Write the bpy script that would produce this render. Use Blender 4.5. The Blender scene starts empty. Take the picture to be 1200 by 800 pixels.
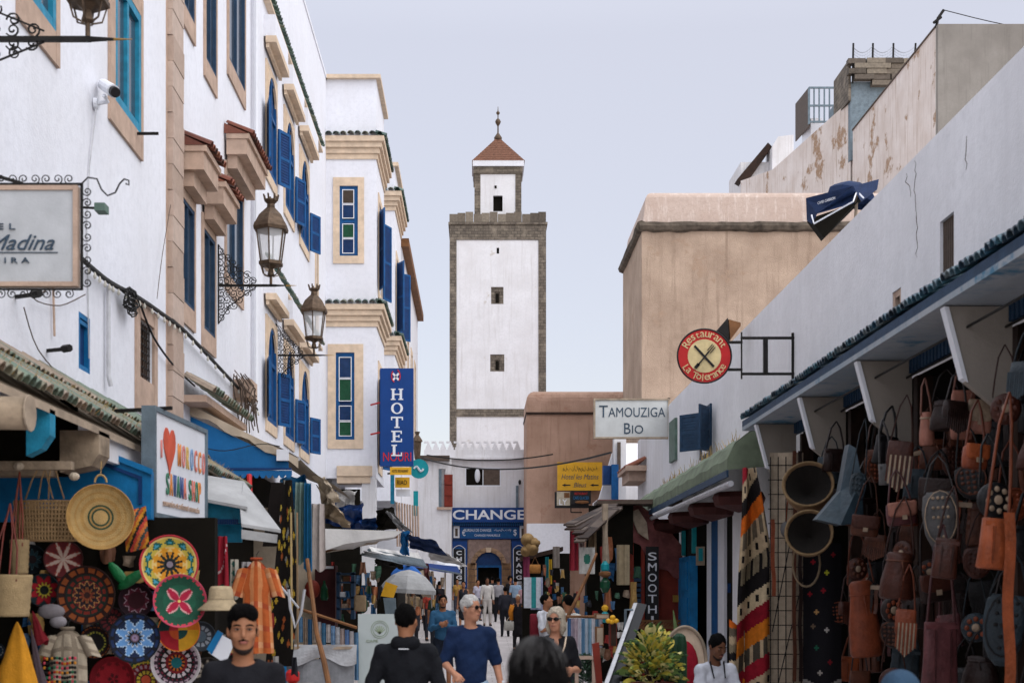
import bpy, math, random
import numpy as np
from mathutils import Vector, Matrix
rnd = random.Random(7)
SC = bpy.context.scene
COL = SC.collection
PI = math.pi
# ------------------------------------------------------------------ camera
# street runs along +Y; eye height 1.75 m; level camera with a rising shift (verticals stay vertical)
FPX, CX, HY, EYE = 1600.0, 560.0, 700.0, 1.75
cam_d = bpy.data.cameras.new('camera'); cam = bpy.data.objects.new('camera', cam_d); COL.objects.link(cam)
cam.location = (0, 0, EYE); cam.rotation_euler = (PI/2, 0, 0)
cam_d.sensor_width = 36; cam_d.lens = 36*FPX/1200
cam_d.shift_x = (600-CX)/1200; cam_d.shift_y = (HY-400)/1200
cam_d.clip_start = .1; cam_d.clip_end = 3000
cam_d.dof.use_dof = True; cam_d.dof.focus_distance = 48; cam_d.dof.aperture_fstop = 4.0
SC.camera = cam
# ------------------------------------------------------------------ sky and light (bright overcast)
W = bpy.data.worlds.new('World'); SC.world = W; W.use_nodes = True
nt = W.node_tree; nt.nodes.clear()
out = nt.nodes.new('ShaderNodeOutputWorld')
sky = nt.nodes.new('ShaderNodeTexSky'); sky.sky_type = 'NISHITA'; sky.sun_disc = False
SUN_EL, SUN_AZ = math.radians(42), math.radians(130)      # from the right, behind the camera
sky.sun_elevation = SUN_EL; sky.sun_rotation = SUN_AZ
b1 = nt.nodes.new('ShaderNodeBackground'); b1.inputs[1].default_value = .05
nt.links.new(sky.outputs[0], b1.inputs[0])
b2 = nt.nodes.new('ShaderNodeBackground')                 # cloud layer
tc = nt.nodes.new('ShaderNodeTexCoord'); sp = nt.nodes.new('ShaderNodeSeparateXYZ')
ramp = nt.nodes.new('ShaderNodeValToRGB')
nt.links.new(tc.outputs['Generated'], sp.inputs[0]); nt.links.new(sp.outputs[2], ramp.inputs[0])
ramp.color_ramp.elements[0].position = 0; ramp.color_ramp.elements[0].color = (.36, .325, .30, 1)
ramp.color_ramp.elements[1].position = 1; ramp.color_ramp.elements[1].color = (1.25, 1.29, 1.34, 1)   # overcast: brighter towards the zenith, raised further to light the right wall
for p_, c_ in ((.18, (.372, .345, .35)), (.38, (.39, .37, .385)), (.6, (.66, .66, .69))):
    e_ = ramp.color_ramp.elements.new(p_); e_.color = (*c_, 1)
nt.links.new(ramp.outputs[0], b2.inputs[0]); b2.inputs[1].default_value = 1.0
ad = nt.nodes.new('ShaderNodeAddShader')
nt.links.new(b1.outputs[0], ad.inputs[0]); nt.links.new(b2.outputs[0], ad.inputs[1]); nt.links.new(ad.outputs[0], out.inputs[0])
sun_d = bpy.data.lights.new('sun', 'SUN'); sun = bpy.data.objects.new('sun', sun_d); COL.objects.link(sun)
sun_d.energy = 1.45; sun_d.angle = math.radians(85); sun_d.color = (1, .975, .95)
sdir = Vector((math.sin(SUN_AZ)*math.cos(SUN_EL), math.cos(SUN_AZ)*math.cos(SUN_EL), math.sin(SUN_EL)))
sun.rotation_euler = sdir.to_track_quat('Z', 'Y').to_euler(); sun.location = (20, -20, 40)
SC.view_settings.view_transform = 'Standard'; SC.view_settings.look = 'None'
SC.view_settings.exposure = .53; SC.view_settings.gamma = 1
SC.render.engine = 'CYCLES'
SC.cycles.use_denoising = True
SC.cycles.max_bounces = 6

# ------------------------------------------------------------------ helpers
def P(px, py, Y): return ((px-CX)*Y/FPX, Y, EYE+(HY-py)*Y/FPX)
def XX(px, Y): return (px-CX)*Y/FPX
def ZZ(py, Y): return EYE+(HY-py)*Y/FPX
def gz(Y):                                   # the street climbs a little beyond 26 m
    if Y < 24: return 0.0
    if Y > 64: return 1.0
    t = (Y-24)/40; return t*t*(3-2*t)*1.0 if t < 1 else 1.0
def H(h):
    c = [int(h[i:i+2], 16)/255 for i in (0, 2, 4)]
    return tuple(x/12.92 if x <= .04045 else ((x+.055)/1.055)**2.4 for x in c)
class Fr:
    """local frame of a facade: u along, v up, w outwards"""
    def __init__(s, o, U, V, W_): s.o, s.U, s.V, s.W = map(Vector, (o, U, V, W_))
    def pt(s, u, v, w=0): return s.o+s.U*u+s.V*v+s.W*w
def FL(c): return Fr((c, 0, 0), (0, 1, 0), (0, 0, 1), (1, 0, 0))      # left wall, looks to +X
def FRt(c): return Fr((c, 0, 0), (0, 1, 0), (0, 0, 1), (-1, 0, 0))    # right wall, looks to -X
def FF(y): return Fr((0, y, 0), (1, 0, 0), (0, 0, 1), (0, -1, 0))     # faces the camera
class MB:
    def __init__(s): s.v = []; s.f = []; s.c = []; s.col = None
    def add(s, vs, fs, col=None):
        n = len(s.v); s.v += [tuple(p) for p in vs]
        c = col or s.col
        for f in fs: s.f.append(tuple(i+n for i in f)); s.c.append(c)
        return s
    def quad(s, a, b, c, d, col=None): return s.add([a, b, c, d], [(0, 1, 2, 3)], col)
    def fbox(s, F, u0, u1, v0, v1, w0, w1, col=None):
        ps = [F.pt(u, v, w) for w in (w0, w1) for v in (v0, v1) for u in (u0, u1)]
        return s.add(ps, [(0, 2, 3, 1), (4, 5, 7, 6), (0, 1, 5, 4), (2, 6, 7, 3), (0, 4, 6, 2), (1, 3, 7, 5)], col)
    def box(s, x0, x1, y0, y1, z0, z1, col=None):
        return s.fbox(Fr((0, 0, 0), (1, 0, 0), (0, 0, 1), (0, 1, 0)), x0, x1, z0, z1, y0, y1, col)
    def prism(s, pts, vec, col=None):
        n = len(pts); a = [Vector(p) for p in pts]; b = [p+Vector(vec) for p in a]
        fs = [tuple(range(n)), tuple(range(2*n-1, n-1, -1))]+[(i, i+n, (i+1) % n+n, (i+1) % n) for i in range(n)]
        return s.add(a+b, fs, col)
    def bar(s, a, b, w, t=None, up=(0, 0, 1), col=None):
        a, b = Vector(a), Vector(b); t = t or w; d = (b-a).normalized(); up = Vector(up)
        if abs(d.dot(up)) > .95: up = Vector((1, 0, 0))
        sd = d.cross(up).normalized(); u2 = sd.cross(d)
        ps = [q+sd*i*w/2+u2*j*t/2 for q in (a, b) for j in (-1, 1) for i in (-1, 1)]
        return s.add(ps, [(0, 2, 3, 1), (4, 5, 7, 6), (0, 1, 5, 4), (2, 6, 7, 3), (0, 4, 6, 2), (1, 3, 7, 5)], col)
    def tube(s, pts, r, n=6, col=None, cap=True):
        pts = [Vector(p) for p in pts]; m = len(pts); rs = r if isinstance(r, (list, tuple)) else [r]*m
        vs = []; prev = None
        for i, p in enumerate(pts):
            d = (pts[min(i+1, m-1)]-pts[max(i-1, 0)])
            d = d.normalized() if d.length > 1e-9 else Vector((0, 0, 1))
            if prev is None: prev = d.orthogonal().normalized()
            prev = (prev-d*prev.dot(d))
            prev = prev.normalized() if prev.length > 1e-6 else d.orthogonal().normalized()
            q = d.cross(prev)
            for k in range(n):
                a = 2*PI*k/n; vs.append(p+(prev*math.cos(a)+q*math.sin(a))*rs[i])
        fs = [(i*n+k, i*n+(k+1) % n, (i+1)*n+(k+1) % n, (i+1)*n+k) for i in range(m-1) for k in range(n)]
        if cap: fs += [tuple(range(n-1, -1, -1)), tuple(range((m-1)*n, m*n))]
        return s.add(vs, fs, col)
    def lathe(s, prof, c=(0, 0, 0), n=16, rot0=0, col=None, sx=1, sy=1, M=None):
        vs = []; c = Vector(c)
        for r, z in prof:
            for k in range(n):
                a = rot0+2*PI*k/n; p = Vector((r*math.cos(a)*sx, r*math.sin(a)*sy, z))
                vs.append((M @ p if M else p)+c)
        m = len(prof)
        fs = [(i*n+k, i*n+(k+1) % n, (i+1)*n+(k+1) % n, (i+1)*n+k) for i in range(m-1) for k in range(n)]
        fs += [tuple(range(n-1, -1, -1)), tuple(range((m-1)*n, m*n))]
        return s.add(vs, fs, col)
    def ell(s, c, r, nu=12, nv=8, M=None, col=None):
        prof = [(max(1e-4, math.sin(PI*i/nv)), -math.cos(PI*i/nv)) for i in range(nv+1)]
        T = Matrix.Diagonal(Vector(r)); T = (M @ T) if M else T
        return s.lathe(prof, c, nu, M=T, col=col)
    def grid(s, fn, nu, nv, colf=None, wrap=False):
        """fn(u,v)->point, u,v in 0..1; colf(u,v)->linear colour per face"""
        n = len(s.v)
        for j in range(nv+1):
            for i in range(nu+1): s.v.append(tuple(fn(i/nu, j/nv)))
        for j in range(nv):
            for i in range(nu):
                a = n+j*(nu+1)+i; s.f.append((a, a+1, a+nu+2, a+nu+1))
                s.c.append(colf((i+.5)/nu, (j+.5)/nv) if colf else s.col)
        return s
    def mesh(s, name, mat, org=(0, 0, 0), smooth=False):
        me = bpy.data.meshes.new(name); o = Vector(org)
        me.from_pydata([(p[0]-o[0], p[1]-o[1], p[2]-o[2]) for p in s.v], [], s.f)
        if mat: me.materials.append(mat)
        if any(c is not None for c in s.c):
            at = me.color_attributes.new('Col', 'FLOAT_COLOR', 'CORNER')
            buf = []
            for f, c in zip(s.f, s.c):
                c = c or (.5, .5, .5); buf += [c[0], c[1], c[2], 1]*len(f)
            at.data.foreach_set('color', buf)
        if smooth: me.shade_smooth()
        me.update(); return me
    def build(s, name, mat, parent=None, smooth=False, org=None, kind=None):
        wo = wloc(parent)
        o_ = Vector(org) if org is not None else (wo if parent else Vector((0, 0, 0)))
        ob = bpy.data.objects.new(name, s.mesh(name, mat, o_, smooth)); COL.objects.link(ob)
        if parent: ob.parent = parent; ob.location = o_-wo
        else: ob.location = o_
        if kind: ob['kind'] = kind
        return ob
def wloc(o):
    v = Vector((0, 0, 0))
    while o: v = v+o.location; o = o.parent
    return v
def thing(name, label, cat, loc=(0, 0, 0), group=None):
    o = bpy.data.objects.new(name, None); COL.objects.link(o); o.location = loc; o.empty_display_size = .1
    return tag(o, label, cat, group)
def tag(o, label, cat, group=None):
    o['label'] = label; o['category'] = cat
    if group: o['group'] = group
    return o
def struct(o): o['kind'] = 'structure'; return o
def inst(name, me, parent, M=None, loc=None):
    """another object sharing mesh data, placed by a world matrix"""
    o = bpy.data.objects.new(name, me); COL.objects.link(o)
    if M is None: M = Matrix.Translation(Vector(loc))
    if parent: o.parent = parent; M = Matrix.Translation(-wloc(parent)) @ M
    o.matrix_local = M
    return o
def copy_tree(o, parent=None):
    c = o.copy(); COL.objects.link(c); c.parent = parent
    for ch in list(o.children): copy_tree(ch, c)
    return c
def wall_holes(mb, F, u0, u1, v0, v1, holes, depth=.15, col=None, w=0):
    us = sorted({u0, u1, *[min(max(x, u0), u1) for h in holes for x in h[:2]]})
    vs = sorted({v0, v1, *[min(max(x, v0), v1) for h in holes for x in h[2:4]]})
    for a, b in zip(us, us[1:]):
        for c, d in zip(vs, vs[1:]):
            m, n = (a+b)/2, (c+d)/2
            if any(h[0] < m < h[1] and h[2] < n < h[3] for h in holes): continue
            mb.quad(F.pt(a, c, w), F.pt(b, c, w), F.pt(b, d, w), F.pt(a, d, w), col)
    for a, b, c, d in [h[:4] for h in holes]:
        for q in (((a, c), (b, c)), ((b, c), (b, d)), ((b, d), (a, d)), ((a, d), (a, c))):
            (p, r), (s_, t) = q
            mb.quad(F.pt(p, r, w), F.pt(s_, t, w), F.pt(s_, t, w-depth), F.pt(p, r, w-depth), col)
_ft = {}
def text(s, F, u, v, w, width, height, mat, parent, name='lettering', depth=.008, shear=0, off=0, spacing=1, rot=0):
    """lettering centred on (u,v) of frame F, stretched to width x height"""
    cu = bpy.data.curves.new('t', 'FONT'); cu.body = s; cu.shear = shear; cu.offset = off; cu.extrude = .02; cu.space_character = spacing
    cu.resolution_u = 4
    cu.align_x = 'CENTER'
    ob = bpy.data.objects.new('t', cu); COL.objects.link(ob)
    dg = bpy.context.evaluated_depsgraph_get(); me = bpy.data.meshes.new_from_object(ob.evaluated_get(dg))
    bpy.data.objects.remove(ob); bpy.data.curves.remove(cu)
    vs = [q.co.copy() for q in me.vertices]
    if not vs: return None
    x0, x1 = min(q.x for q in vs), max(q.x for q in vs); y0, y1 = min(q.y for q in vs), max(q.y for q in vs)
    o = wloc(parent); cs, sn = math.cos(rot), math.sin(rot)
    kx = width/(x1-x0) if width else height/(y1-y0)
    ky = height/(y1-y0) if height else kx
    for q, c in zip(me.vertices, vs):
        a = (c.x-(x0+x1)/2)*kx; b = (c.y-(y0+y1)/2)*ky
        q.co = F.pt(u+a*cs-b*sn, v+a*sn+b*cs, w+depth*(.5+.5*(1 if c.z > 0 else -1)))-o
    me.materials.clear(); me.materials.append(mat)
    r = bpy.data.objects.new(name, me); COL.objects.link(r)
    if parent: r.parent = parent
    return r

# ------------------------------------------------------------------ materials
def _nodes(name):
    m = bpy.data.materials.new(name); m.use_nodes = True; n = m.node_tree; b = n.nodes['Principled BSDF']
    return m, n, b
def _noise(n, scale, detail=4, vec=None, rough=.6):
    t = n.nodes.new('ShaderNodeTexNoise'); t.inputs['Scale'].default_value = scale; t.inputs['Detail'].default_value = detail
    t.inputs['Roughness'].default_value = rough
    if vec: n.links.new(vec, t.inputs['Vector'])
    return t.outputs['Fac']
def _pos(n, sc=(1, 1, 1)):
    g = n.nodes.new('ShaderNodeNewGeometry'); mp = n.nodes.new('ShaderNodeMapping'); mp.inputs['Scale'].default_value = sc
    n.links.new(g.outputs['Position'], mp.inputs['Vector']); return mp.outputs['Vector']
def _mix(n, fac, a, b, mode='MIX'):
    x = n.nodes.new('ShaderNodeMix'); x.data_type = 'RGBA'; x.blend_type = mode
    for sk, v in ((x.inputs[0], fac), (x.inputs[6], a), (x.inputs[7], b)):
        if hasattr(v, 'links') or isinstance(v, bpy.types.NodeSocket): n.links.new(v, sk)
        elif isinstance(v, (int, float)): sk.default_value = v
        else: sk.default_value = (*v[:3], 1)
    return x.outputs[2]
def _ramp(n, fac, a, b, ca=(0, 0, 0), cb=(1, 1, 1)):
    r = n.nodes.new('ShaderNodeValToRGB'); n.links.new(fac, r.inputs[0])
    r.color_ramp.elements[0].position = a; r.color_ramp.elements[1].position = b
    r.color_ramp.elements[0].color = (*ca, 1); r.color_ramp.elements[1].color = (*cb, 1); return r.outputs[0]
def _bump(n, b, h, st, dist=.02):
    u = n.nodes.new('ShaderNodeBump'); u.inputs['Strength'].default_value = st; u.inputs['Distance'].default_value = dist
    n.links.new(h, u.inputs['Height']); n.links.new(u.outputs[0], b.inputs['Normal'])
def mat(name, col, rough=.7, metal=0, var=.25, scale=6, bump=.15, bscale=60, spec=.22):
    if isinstance(col, str): col = H(col)
    m, n, b = _nodes(name); p = _pos(n)
    c = _mix(n, _ramp(n, _noise(n, scale, 5, p), .3, .7), tuple(x*(1-var) for x in col), tuple(min(1, x*(1+var*.5)) for x in col))
    n.links.new(c, b.inputs['Base Color']); b.inputs['Roughness'].default_value = rough; b.inputs['Metallic'].default_value = metal
    b.inputs['Specular IOR Level'].default_value = spec
    if bump: _bump(n, b, _noise(n, bscale, 3, p), bump)
    return m
def plaster(name, col, dirt, amt=.35, streak=.4, patch=None, pamt=.6, bump=.14, hi=.72):
    """rendered wall: soft mottling, vertical rain streaks, optional bare patches"""
    col, dirt = H(col), H(dirt); m, n, b = _nodes(name)
    p = _pos(n); c = _mix(n, _ramp(n, _noise(n, .7, 6, p), .35, .75), col, tuple(x*(1-amt)+y*amt for x, y in zip(col, dirt)))
    ps = _pos(n, (3.2, 3.2, .18)); f = _ramp(n, _noise(n, 1.6, 6, ps, .7), .52, hi)
    fm = n.nodes.new('ShaderNodeMath'); fm.operation = 'MULTIPLY'; fm.inputs[1].default_value = streak; n.links.new(f, fm.inputs[0])
    c = _mix(n, fm.outputs[0], c, dirt)
    if patch:
        f2 = _ramp(n, _noise(n, .55, 8, p, .65), pamt, pamt+.04); c = _mix(n, f2, c, H(patch))
    f3 = _ramp(n, _noise(n, 9, 6, p), .45, .9); c = _mix(n, f3, c, tuple(x*.82 for x in col))
    n.links.new(c, b.inputs['Base Color']); b.inputs['Roughness'].default_value = .88; b.inputs['Specular IOR Level'].default_value = .25
    mx = n.nodes.new('ShaderNodeMath'); mx.operation = 'ADD'
    n.links.new(_noise(n, 2.2, 6, p), mx.inputs[0]); n.links.new(_noise(n, 28, 4, p), mx.inputs[1])
    _bump(n, b, mx.outputs[0], bump, .035)
    return m
def stone(name, a, b_, mortar, sx, sz, bump=.5, mort=.02):
    """rubble or ashlar courses in world space on both wall directions"""
    m, n, b = _nodes(name)
    g = n.nodes.new('ShaderNodeNewGeometry'); s = n.nodes.new('ShaderNodeSeparateXYZ'); n.links.new(g.outputs['Position'], s.inputs[0])
    ad_ = n.nodes.new('ShaderNodeMath'); n.links.new(s.outputs[0], ad_.inputs[0]); n.links.new(s.outputs[1], ad_.inputs[1])
    cb = n.nodes.new('ShaderNodeCombineXYZ'); n.links.new(ad_.outputs[0], cb.inputs[0]); n.links.new(s.outputs[2], cb.inputs[1])
    br = n.nodes.new('ShaderNodeTexBrick'); n.links.new(cb.outputs[0], br.inputs['Vector']); br.inputs['Scale'].default_value = 1
    br.inputs['Brick Width'].default_value = sx; br.inputs['Row Height'].default_value = sz; br.inputs['Mortar Size'].default_value = mort
    br.inputs['Color1'].default_value = (*H(a), 1); br.inputs['Color2'].default_value = (*H(b_), 1); br.inputs['Mortar'].default_value = (*H(mortar), 1)
    p = _pos(n); c = _mix(n, _ramp(n, _noise(n, 3.5, 6, p), .3, .8), br.outputs[0], tuple(x*.45 for x in H(a)))
    c = _mix(n, _ramp(n, _noise(n, 1.1, 6, p), .5, .8), c, tuple(min(1, x*1.4) for x in H(b_)))
    n.links.new(c, b.inputs['Base Color']); b.inputs['Roughness'].default_value = .92
    mu = n.nodes.new('ShaderNodeMath'); mu.operation = 'ADD'; n.links.new(_noise(n, 12, 4, p), mu.inputs[0]); n.links.new(br.outputs['Fac'], mu.inputs[1])
    mu2 = n.nodes.new('ShaderNodeMath'); mu2.operation = 'SUBTRACT'; mu2.inputs[0].default_value = 1; n.links.new(mu.outputs[0], mu2.inputs[1])
    _bump(n, b, mu2.outputs[0], bump, .04); return m
def painted(name, rough=.75, var=.3, bump=.2, bscale=90, metal=0, scale=14, spec=.2):
    """colour comes from the Col attribute: printed, woven or painted pattern"""
    m, n, b = _nodes(name); a = n.nodes.new('ShaderNodeAttribute'); a.attribute_name = 'Col'; p = _pos(n)
    f = _ramp(n, _noise(n, scale, 5, p), .3, .75, (1-var,)*3, (1.05,)*3)
    n.links.new(_mix(n, 1.0, a.outputs['Color'], f, 'MULTIPLY'), b.inputs['Base Color'])
    b.inputs['Roughness'].default_value = rough; b.inputs['Metallic'].default_value = metal; b.inputs['Specular IOR Level'].default_value = spec
    if bump: _bump(n, b, _noise(n, bscale, 3, p), bump)
    return m
def objcol(name, cols, rough=.5, var=.3, scale=8, bump=.3, bscale=50, spec=.5):
    """one of a few colours per object, so that copies of a mesh differ"""
    m, n, b = _nodes(name); oi = n.nodes.new('ShaderNodeObjectInfo'); r = n.nodes.new('ShaderNodeValToRGB'); r.color_ramp.interpolation = 'CONSTANT'
    n.links.new(oi.outputs['Random'], r.inputs[0]); e = r.color_ramp.elements; e[0].color = (*H(cols[0]), 1); e[0].position = 0
    e[1].color = (*H(cols[1]), 1); e[1].position = 1/len(cols)
    for i, c in enumerate(cols[2:], 2): q = e.new(i/len(cols)); q.color = (*H(c), 1)
    p = _pos(n); f = _ramp(n, _noise(n, scale, 5, p), .3, .75, (1-var,)*3, (1.05,)*3)
    n.links.new(_mix(n, 1.0, r.outputs[0], f, 'MULTIPLY'), b.inputs['Base Color']); b.inputs['Roughness'].default_value = rough
    b.inputs['Specular IOR Level'].default_value = spec
    _bump(n, b, _noise(n, bscale, 3, p), bump); return m
M = {}
M['white'] = plaster('white_plaster', 'e0e1e8', 'aaa49f', .22, .2, hi=.9)
M['limewash'] = plaster('weathered_limewash', 'e2e1e4', 'a39b93', .28, .5, 'c4bdb6', .62, hi=.82)
M['worn_beige'] = mat('worn_beige_canvas', '94836f', .8, var=.55, scale=5, bump=.5, bscale=14)
M['white_old'] = plaster('old_white_plaster', 'dedde0', '9e958c', .35, .45, 'a38d78', .66)
M['white_right'] = plaster('grey_white_plaster', 'e6e6ea', 'a8a6a8', .3, .25, hi=.85)
M['peeling'] = plaster('peeling_plaster', 'e6dcd6', 'b19986', .5, .8, 'a08063', .57, hi=.66)
M['concrete'] = plaster('raw_concrete', '938d86', '66605a', .6, .5)
M['tan'] = plaster('tan_render', 'bda591', '86705f', .8, .75, 'a68c77', .6, bump=1.0)
M['tan_top'] = plaster('tan_parapet', 'b9a396', 'dccfc6', .3, .9, bump=.5)
M['rose'] = plaster('rose_render', 'b99885', '82634f', .75, .8, 'a17d69', .6, bump=1.0)
M['cream'] = mat('cream_stone', 'd2bca4', .85, var=.2, scale=5, bump=.3)
M['sand'] = mat('sand_stone', 'b59c8b', .85, var=.22, scale=5, bump=.3)
M['rubble'] = stone('dark_rubble', '6b6157', '857a6c', '4a433b', .42, .21)
M['ashlar'] = stone('ashlar', 'b08f70', 'a5866a', '7b634e', .5, .26, .3, .03)
M['blue'] = mat('blue_paint', '0e4d82', .5, var=.3, scale=7, bump=.1)
M['blue_dark'] = mat('dark_blue_paint', '0f3566', .5, var=.3)
M['blue_bright'] = mat('bright_blue_paint', '0f6ba0', .5, var=.3)
M['teal_blue'] = mat('teal_blue_paint', '2383a3', .5, var=.35, scale=9)
M['navy'] = mat('navy_enamel', '0f3b7a', .4, var=.1, scale=3, bump=.05)
M['signwhite'] = mat('sign_white', 'd8dae0', .5, var=.06, bump=0)
M['signred'] = mat('sign_red', 'bb2626', .45, var=.1, bump=0)
M['signyellow'] = mat('sign_yellow', 'd9a42a', .5, var=.12, bump=0)
M['signblack'] = mat('sign_black', '1d1c1e', .5, var=.1, bump=0)
M['teal'] = mat('teal_enamel', '1b8f98', .4, var=.15, bump=0)
M['iron'] = mat('black_iron', '2a2827', .55, .6, var=.3, bump=.2)
M['bronze'] = mat('old_bronze', '5e4e40', .55, .55, var=.45, scale=14, bump=.3)
M['gold'] = mat('dull_gold', 'a5803f', .4, .7, var=.3)
M['wood_dark'] = mat('dark_wood', '33231b', .7, var=.5, scale=5)
M['wood'] = mat('brown_wood', '7a5334', .7, var=.4, scale=5)
M['wood_red'] = mat('red_brown_wood', '7a2d20', .6, var=.35, scale=4)
M['wood_pale'] = mat('pale_wood', 'a3927f', .75, var=.35, scale=6)
M['cable'] = mat('black_cable', '232323', .6, bump=0)
M['pipe'] = mat('pvc_pipe', 'b9b9bd', .5, bump=0)
M['dark'] = mat('dark_interior', '17140f', .9, var=.3, spec=.1)  # near-black; also carries the painted shade of the shop fronts
M['louvre'] = mat('brown_louvre', '584b42', .7, var=.3)
M['grass'] = mat('straw', 'b59a63', .8, var=.3)
M['tarp'] = mat('pale_tarp', '9c9c9c', .6, var=.25, scale=3, bump=.4, bscale=12)
M['tarp_beige'] = mat('beige_tarp', 'b7a894', .75, var=.25, scale=3, bump=.4, bscale=12)
M['awning_blue'] = mat('blue_canvas', '18629a', .7, var=.25, scale=2, bump=.3, bscale=12)
M['canvas_green'] = mat('green_canvas', '6f7a66', .8, var=.35, scale=3, bump=.4, bscale=12)
M['fascia_red'] = mat('dusty_red_fascia', '7d4a48', .75, var=.5, scale=5, bump=.4)
M['steel'] = mat('grey_steel', '6d7b84', .5, .3, var=.3)
M['parasol_navy'] = mat('navy_canvas', '1d2f52', .75, var=.3)
M['greyboard'] = mat('blue_grey_board', '76848d', .7, var=.3)
M['skin'] = mat('skin', '96664a', .55, var=.12, scale=20, bump=.1)
M['skin_fair'] = mat('fair_skin', 'b98469', .55, var=.15, scale=20, bump=.1)
M['skin_dark'] = mat('dark_skin', '6a4633', .55, var=.12, scale=20, bump=.1)
M['hair_black'] = mat('black_hair', '0c0a0a', .95, var=.5, scale=60, bump=1, bscale=140, spec=.08)
M['hair_white'] = mat('grey_hair', 'c2bfbb', .8, var=.3, scale=60, bump=.8, bscale=140)
M['hair_blond'] = mat('ash_blond_hair', 'b9ac9a', .7, var=.4, scale=50, bump=.8, bscale=120)
M['paint'] = painted('painted_pattern')
M['weave'] = painted('woven_pattern', .9, .35, .6, 160)
M['leather_paint'] = painted('stained_leather', .45, .5, .4, 40, scale=9, spec=.3)
M['cloth_paint'] = painted('dyed_cloth', .9, .25, .3, 60, spec=.2)
M['straw'] = painted('plaited_straw', .85, .3, .8, 120)
M['tile_green'] = objcol('green_glazed_tile', ['2c4b41', '3d5a4a', '274038', '4c6355', '6b6f5a'], .35, .4)
M['tile_old'] = objcol('old_tile', ['6a7866', '7d7a66', '8d7a66', '5d6b5a', '9a8978', '647566'], .6, .45)
M['tile_red'] = objcol('red_clay_tile', ['7a4230', '8d5039', '6b3a2c', '9a6248', '54372d'], .75, .4)
M['tile_blue'] = objcol('blue_glazed_tile', ['2f5468', '34495a', '48707f', '2a3a46', '5d7884', '7a868a'], .4, .45)
M['block'] = objcol('stone_block', ['b59f91', 'ab9586', 'bba698', 'ae9889'], .85, .2)
M['rub_block'] = objcol('dark_stone_block', ['7b7063', '6a6056', '8c8172', '5d544a', '756a5d'], .9, .4)
def glassm():
    m, n, b = _nodes('window_glass'); b.inputs['Base Color'].default_value = (*H('39424e'), 1); b.inputs['Roughness'].default_value = .12
    b.inputs['Specular IOR Level'].default_value = .8; p = _pos(n); _bump(n, b, _noise(n, 2, 2, p), .05); return m
M['glass'] = glassm()
def lampglass():
    m, n, b = _nodes('lantern_glass'); b.inputs['Base Color'].default_value = (.85, .87, .9, 1); b.inputs['Roughness'].default_value = .25
    b.inputs['Alpha'].default_value = .35; return m
M['lampglass'] = lampglass()
M['shutter_navy'] = mat('navy_shutter', '27405a', .6, var=.3); M['shutter_green'] = mat('grey_green_paint', '5d7268', .6, var=.3)
# ================================================================== GROUND
def paving():
    m, n, b = _nodes('paving'); p = _pos(n); br = n.nodes.new('ShaderNodeTexBrick'); n.links.new(p, br.inputs['Vector']); br.inputs['Scale'].default_value = 1
    br.inputs['Brick Width'].default_value = .6; br.inputs['Row Height'].default_value = .4; br.inputs['Mortar Size'].default_value = .012
    br.inputs['Color1'].default_value = (*H('c4bdbc'), 1); br.inputs['Color2'].default_value = (*H('b5adac'), 1); br.inputs['Mortar'].default_value = (*H('857e7a'), 1)
    c = _mix(n, _ramp(n, _noise(n, .8, 6, p), .35, .75), br.outputs[0], H('9d9694')); n.links.new(c, b.inputs['Base Color'])
    b.inputs['Roughness'].default_value = .75; _bump(n, b, _noise(n, 8, 5, p), .3); return m
M['paving'] = paving()
g = MB(); ys = [-60, 0, 10, 24]+[24+i*2 for i in range(1, 21)]+[80, 150, 400, 1500]
for a, c in zip(ys, ys[1:]): g.quad((-600, a, gz(a)), (600, a, gz(a)), (600, c, gz(c)), (-600, c, gz(c)))
struct(g.build('street', M['paving']))

# ================================================================== shared facade pieces
def window(parent, F, u0, u1, v0, v1, fm, depth=.12, sur=None, sm=None, fw=.06, cols=(), rows=(), glass=None, inner=None, name='window'):
    """window frame (part) with its pane, surround and sill"""
    d0, d1 = -depth, -depth+.06
    f = MB()
    f.fbox(F, u0, u0+fw, v0, v1, d0, d1); f.fbox(F, u1-fw, u1, v0, v1, d0, d1)
    f.fbox(F, u0+fw, u1-fw, v0, v0+fw, d0, d1-.003); f.fbox(F, u0+fw, u1-fw, v1-fw, v1, d0, d1-.003)
    for c in cols: x = u0+(u1-u0)*c; f.fbox(F, x-fw*.4, x+fw*.4, v0+fw, v1-fw, d0+.005, d1-.006)
    for r in rows: y = v0+(v1-v0)*r; f.fbox(F, u0+fw, u1-fw, y-fw*.4, y+fw*.4, d0+.005, d1-.009)
    w = f.build(name, fm, parent)
    MB().fbox(F, u0+.01, u1-.01, v0+.01, v1-.01, d0-.04, d0+.012).build('pane', glass or M['glass'], w)
    if sur:
        s = MB(); l, r, t, bt = sur; p = .035
        s.fbox(F, u0-l, u0, v0-bt, v1+t, .002, p); s.fbox(F, u1, u1+r, v0-bt, v1+t, .002, p)
        s.fbox(F, u0, u1, v1, v1+t, .002, p-.003); s.fbox(F, u0, u1, v0-bt, v0, .002, p-.003)
        s.build('surround', sm or M['sand'], w)
    return w
TW = {}
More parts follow.
